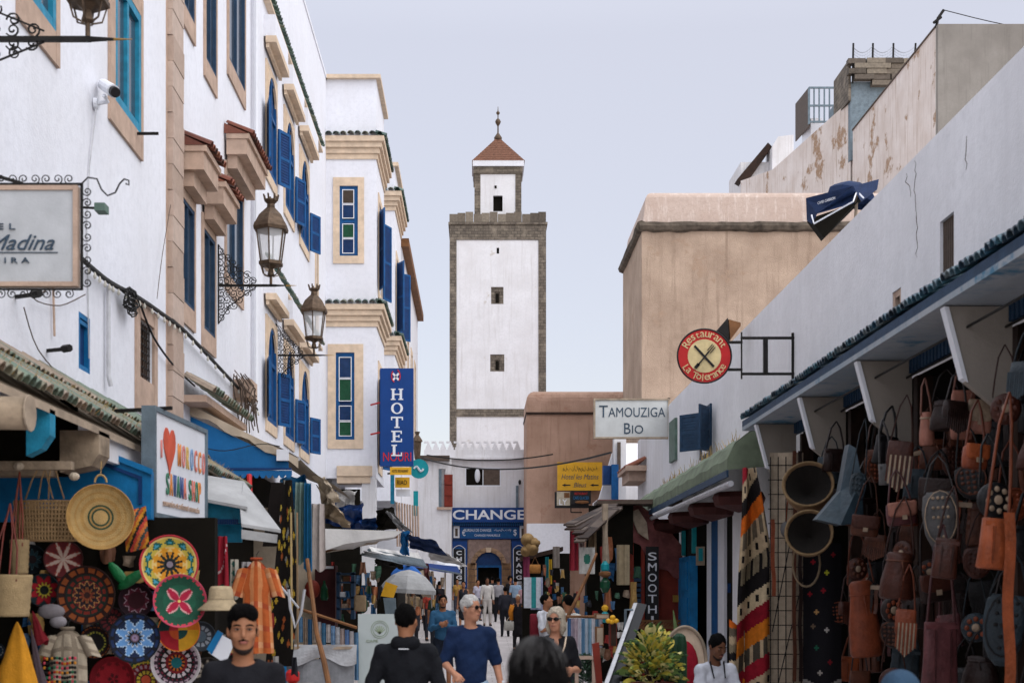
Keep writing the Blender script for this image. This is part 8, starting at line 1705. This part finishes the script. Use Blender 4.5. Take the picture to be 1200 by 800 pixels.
        l = MB(); l.tube([tuple(HL((a, b, -.058))) for a, b in ((-.022, -.087), (-.01, -.0965), (0, -.0975), (.01, -.0965), (.022, -.087))], [.002, .005, .0052, .005, .002], 6); l.tube([tuple(HL((a, b, -.052))) for a, b in ((-.022, -.087), (-.008, -.0965), (0, -.096), (.008, -.0965), (.022, -.087))], [.002, .004, .0038, .004, .002], 6); l.build('lips', M['lips'], t, smooth=True)
    if shades:
        l = MB(); l.tube([tuple(HL((a, b, -.056))) for a, b in ((-.021, -.088), (-.01, -.0965), (.01, -.0965), (.021, -.088))], [.002, .005, .005, .002], 6); l.build('lips', M['lips'], t, smooth=True)
        g = MB(); Rm = Matrix(HR.tolist())
        for s in (1, -1): g.ell(tuple(HL((s*.033, -.094, .01))), (.029*K, .008*K, .02*K), 12, 8, M=Rm); g.bar(tuple(HL((s*.06, -.085, .016))), tuple(HL((s*.079, .01, .012))), .006, .006)
        g.bar(tuple(HL((-.015, -.098, .018))), tuple(HL((.015, -.098, .018))), .006, .006); g.build('sunglasses', M['lens'], t, smooth=True)
    if jacket: 
        J = SD(); C(J, tl((-.05, .035, 1.475)), tl((.05, .035, 1.475)), .058, .058); J.ell(L(tl((0, .02, 1.47))), np.array((.082, .08, .05))*K, R, .02); J.sub(L(tl((0, -.0, 1.53))), np.array((.06, .06, .06))*K, R, .01); put('collar', J, cloth(jacket), h)
    return t, L, HL, wr
M['stubble'] = mat('stubble_hair', '2b211d', .8, var=.4, scale=70, bump=.6, bscale=150); M['eye_white'] = mat('eye_white', '8f8680', .3, var=.1, bump=0); M['lips'] = mat('lips', '8a5248', .5, var=.1, bump=0); M['lens'] = mat('sunglass_lens', '15110f', .15, var=.1, bump=0)
X7 = 7.0
p1 = person('young man with thick black hair and chin beard in a black T-shirt, facing the camera', 285, 7.0, 1.69, yaw=.1, hyaw=.1, hairkind='thick', top='15151a', bottom='23262e', h=.0075, face=True, beard=True, headscale=1.02, sleeve=.5)
p2, L2, HL2, _ = person('man with short dark hair in a black jacket seen from behind', 476, 9.5, 1.70, yaw=PI-.1, hyaw=-.25, top='14151a', bottom='1e2026', sleeve=1, jacket='101116', build=1.1, hairkind='short', h=.011, topneck=False, arms={1: ((.09, .03, -.28), (.15, -.03, -.52)), -1: ((.09, .03, -.28), (.15, -.03, -.52))})
MB().bar(tuple(L2((-.035, .118, 1.44))), tuple(L2((.035, .118, 1.44))), .028, .006).build('white_print', M['signwhite'], p2)
p3, L3, HL3, w3 = person('grey-haired man in a navy T-shirt and sunglasses walking towards the camera', 552, 12.4, 1.77, yaw=.12, hyaw=.75, skin='skin_fair', top='17294a', bottom='8fa3b5', hair='hair_white', shades=True, sleeve=.6, build=1.04, h=.010, arms={-1: ((.07, .02, -.27), (-.0, -.2, -.36)), 1: ((.07, .05, -.28), (.11, -.04, -.52))})
MB().bar(tuple(L3((w3[1][0]+.0, w3[1][1]-.03, w3[1][2]-.07))), tuple(L3((w3[1][0]-.0, w3[1][1]-.07, w3[1][2]+.09))), .06, .02).build('pale_blue_phone', M['pipe'], p3)
person('bearded man in a blue long-sleeved shirt and dark shorts with clasped hands', 519, 25, 1.8, yaw=.1, skin='skin', top='2f5878', bottom='1a1f2b', sleeve=1, legs='shorts', h=.012, build=1.08, beard=True, face=True, arms={1: ((.05, -.02, -.27), (-.14, -.22, -.2)), -1: ((.05, -.02, -.27), (-.14, -.22, -.18))})
p5, L5, HL5, _ = person('blonde-grey haired woman in sunglasses and a black V-neck top', 651, 12.6, 1.655, yaw=.1, hyaw=-.45, skin='skin_fair', top='15151a', bottom='2c2c33', hair='hair_blond', hairkind='long', shades=True, women=True, sleeve=.6, build=1.08, h=.010, arms={1: ((.07, .0, -.26), (-.02, -.2, -.26)), -1: 'down'})
MB().tube([tuple(L5(q)) for q in ((.1, -.03, 1.47), (.07, -.12, 1.38), (.0, -.15, 1.2), (-.12, -.12, 1.0))], .008, 5).build('bag_strap', M['cream'], p5)
p6, L6, HL6, _ = person('dark-haired person very close to the camera seen from behind, only the head showing', 630, 3.5, 1.625, yaw=PI, top='1b1c22', hairkind='short', h=.010, sleeve=1, topneck=False, headscale=1.08)
rs_ = random.Random(6); M['hair_sheen'] = mat('lighter_sheen_strands', '1b1818', .5, var=.4, scale=30, bump=0, spec=.4); k = MB()  # strands coloured lighter than the hair to act as highlights
for i in range(420):
    a = rs_.uniform(0, 2*PI); pts = []; el0 = rs_.uniform(.1, .7); ln = rs_.uniform(.35, .9); tw = rs_.uniform(-.35, .35)
    for j in range(6): e = el0+ln*j/5; aa = a+tw*j/5; rr = 1.0+rs_.uniform(0, .012)+.008*j/5; pts.append(tuple(HL6((.080*rr*math.sin(e)*math.cos(aa), .02+.098*rr*math.sin(e)*math.sin(aa), .034+.1*rr*math.cos(e)))))
    if pts[-1][1] > HL6((0, -.05, 0))[1]: continue
    k.tube(pts, [.0012, .0016, .0016, .0014, .001, .0005], 3)
k.build('hair_strands', M['hair_sheen'], p6, kind='stuff')
person('short person in a slate blue cap at the bottom edge below the leather stall', 1055, 5.3, 1.45, yaw=PI-.3, top='3a2f2c', cap='2c4257', h=.011, sleeve=1, headscale=1.12)
p8, L8, _, w8 = person('woman in a black dress and orange-sleeved jacket walking with a white bag', 607, 38, 1.56, yaw=0, top='1a171b', bottom='1a171b', dress=True, legs='trousers', sleeve=0, women=True, h=.018, skin='skin', hair='hair_blond')
k = MB(); [k.tube([tuple(L8((s*.16, .0, 1.42))), tuple(L8((s*.23, -.0, 1.2))), tuple(L8((s*.2, -.06, .95)))], [.075, .07, .055], 8) for s in (1,)]; k.build('orange_sleeve', cloth('b87022'), p8, smooth=True); k = MB(); k.tube([tuple(L8((-.16, .0, 1.42))), tuple(L8((-.23, -.0, 1.2))), tuple(L8((-.2, -.06, .95)))], [.075, .07, .055], 8); k.build('orange_sleeve', cloth('b87022'), p8, smooth=True)
wb8 = thing('white_handbag', 'white bag carried by the woman in black and orange', 'bag', tuple(L8((-.26, -.05, .8)))); k = MB(); rbody(k, .28, .12, .26, tuple(L8((-.28, -.06, .92))), col=H('a8a49c')); k.build('body', M['cloth_paint'], wb8, smooth=True); MB().tube([tuple(L8(q)) for q in ((-.36, -.06, .92), (-.27, -.06, 1.05), (-.2, -.06, .92))], .012, 4).build('handle', M['cream'], wb8)
p9, L9, _, _ = person('person in a white T-shirt looking up to the right in front of the scarf stall', 640, 24, 1.81, yaw=.9, hyaw=.3, pitch=-.3, skin='skin', top='c9cbd2', bottom='3a3f4a', sleeve=.6, h=.014, arms={1: ((.05, .0, -.27), (.0, -.2, -.3)), -1: ((.03, -.05, -.27), (-.02, -.22, -.25))})
k = MB(); rbody(k, .3, .16, .42, tuple(L9((.0, .17, 1.42))), col=H('6e1f2a')); tag(k.build('red_backpack', M['cloth_paint'], smooth=True), 'dark red backpack on the person in the white T-shirt', 'backpack')
p10, L10, _, w10 = person('dark-haired man in a cream shirt raising an arm to hold a long pole', 666, 21, 1.79, yaw=PI+.5, top='c4c2bb', bottom='2f3138', sleeve=1, h=.014, arms={-1: ((.12, -.1, -.12), (.1, -.25, .05)), 1: ((.08, -.02, -.26), (.06, -.2, -.35))})
tag(MB().tube([P(662, 728, 20.6), P(674, 705, 20.6), P(690, 670, 20.8), P(699, 648, 21)], [.03, .028, .025, .02], 6).build('wooden_pole', M['wood']), 'long slanting wooden pole held up by the man in the cream shirt', 'pole')
p11, L11, _, _ = person('seated waiter in a white T-shirt and black apron looking down', 834, 13.6, 1.80, yaw=.35, hyaw=.1, pitch=.38, skin='skin_dark', top='b9bbc4', bottom='1c1c20', sleeve=.55, h=.0105, seat=.40, lean=.14, x=XX(834, 13.6), arms={1: ((.05, -.1, -.27), (-.1, -.3, -.3)), -1: ((.06, -.08, -.27), (-.08, -.3, -.33))}, beard=True, z0=-.0, face=True)
k = SD(); k.ell(L11((0, -.09, .82)), np.array((.14, .06, .2)), rz(.35), .05); q = bpy.data.objects.new('apron', k.mesh('apron', cloth('16161a'), .012, .002, tuple(p11.location))); COL.objects.link(q); q.parent = p11
MB().bar(tuple(L11((.06, -.15, .93))), tuple(L11((.075, -.1, 1.09))), .035, .01).build('apron_strap', cloth('16161a'), p11); MB().bar(tuple(L11((-.06, -.15, .93))), tuple(L11((-.075, -.1, 1.09))), .035, .01).build('apron_strap', cloth('16161a'), p11)
x_, ys_ = XX(834, 13.6), 13.6; st = thing('stool', 'wooden stool under the seated waiter', 'stool', (x_, ys_, 0)); MB().box(x_-.2, x_+.2, ys_-.12, ys_+.25, .42, .46).build('seat', M['wood'], st)
for a in (-.17, .17):
    for b in (ys_-.1, ys_+.2): MB().bar((x_+a, b, 0), (x_+a, b, .42), .035).build('leg', M['wood'], st)
far = [('person in a tan shirt beside the cane screen, left crowd', 484, 40, 1.7, .2, '8a765c', '2a2a30', dict()), ('person in a white top at the far left crowd edge', 499, 52, 1.6, 0, 'b4b2b4', '3a3a42', dict(women=True)), ('person in a dark green top between the grey parasol and the crowd', 511, 38, 1.68, PI, '24352c', '22252c', dict()), ('person in an ochre top close to the archway, left side', 536, 57, 1.62, 0, 'a07a3c', '3a3a42', dict(women=True)), ('person in a black jacket walking away at the far arch', 577, 58, 1.7, PI, '1d1e22', '1d1e22', dict(sleeve=1)), ('person in a brown shirt at the far right stall', 622, 40, 1.66, .8, '5c4433', '25262c', dict()), ('person in a maroon top near the far right stall', 632, 45, 1.7, .3, '5a2430', '2c2c33', dict(women=True)), ('person in a light blue shirt, right of the arch', 604, 52, 1.72, PI, '7f93a8', '30333c', dict()),
 ('woman in a coral red top near the far left stalls', 503, 42, 1.74, .4, 'b0493c', '2a2a30', dict(women=True, skin='skin')),
 ('woman in a long dark sleeveless dress with bare arms, left of the arch', 543, 46, 1.74, 0, '24252b', '24252b', dict(women=True, dress=True, sleeve=0)),
 ('person in white tunic and trousers in front of the arched doorway', 571, 50, 1.78, .1, 'bdb8b3', 'b0aaa5', dict(sleeve=1, skin='skin_dark')),
 ('smaller person in pale lilac beside the white tunic', 560, 54, 1.62, .3, 'a9a6b5', '5a5a68', dict(women=True)),
 ('person in a grey shirt and dark trousers at the right of the doorway', 584, 53, 1.7, PI, '8f8c90', '17181d', dict(sleeve=1)),
 ('person with big curly dark hair in black near the right side board', 598, 56, 1.72, .2, '1d1a1c', '1d1a1c', dict(hairkind='curly', women=True)),
 ('person in a dark top in the crowd left of the coral red top', 494, 47, 1.7, PI, '2a2628', '33343c', dict()),
 ('person in a black top with a bun in the far left crowd', 515, 49, 1.66, PI, '1f1c20', '2a2f3a', dict(women=True)),
 ('person in a pale shirt among the far left crowd', 509, 55, 1.7, 0, 'a39c95', '3a3a42', dict()),
 ('person in dark clothes walking away right of the grey shirt', 592, 44, 1.6, PI, '2b2b33', '1b1c22', dict(sleeve=1)),
 ('person with a pink top behind the woman in black and orange', 614, 47, 1.68, .1, 'a8848a', '3a3038', dict(women=True, hair='hair_blond'))]
for lb, px, Y, Hh, yw, tp_, bt_, kw in far: person(lb, px, Y, Hh, yaw=yw, top=tp_, bottom=bt_, h=.021, **kw)
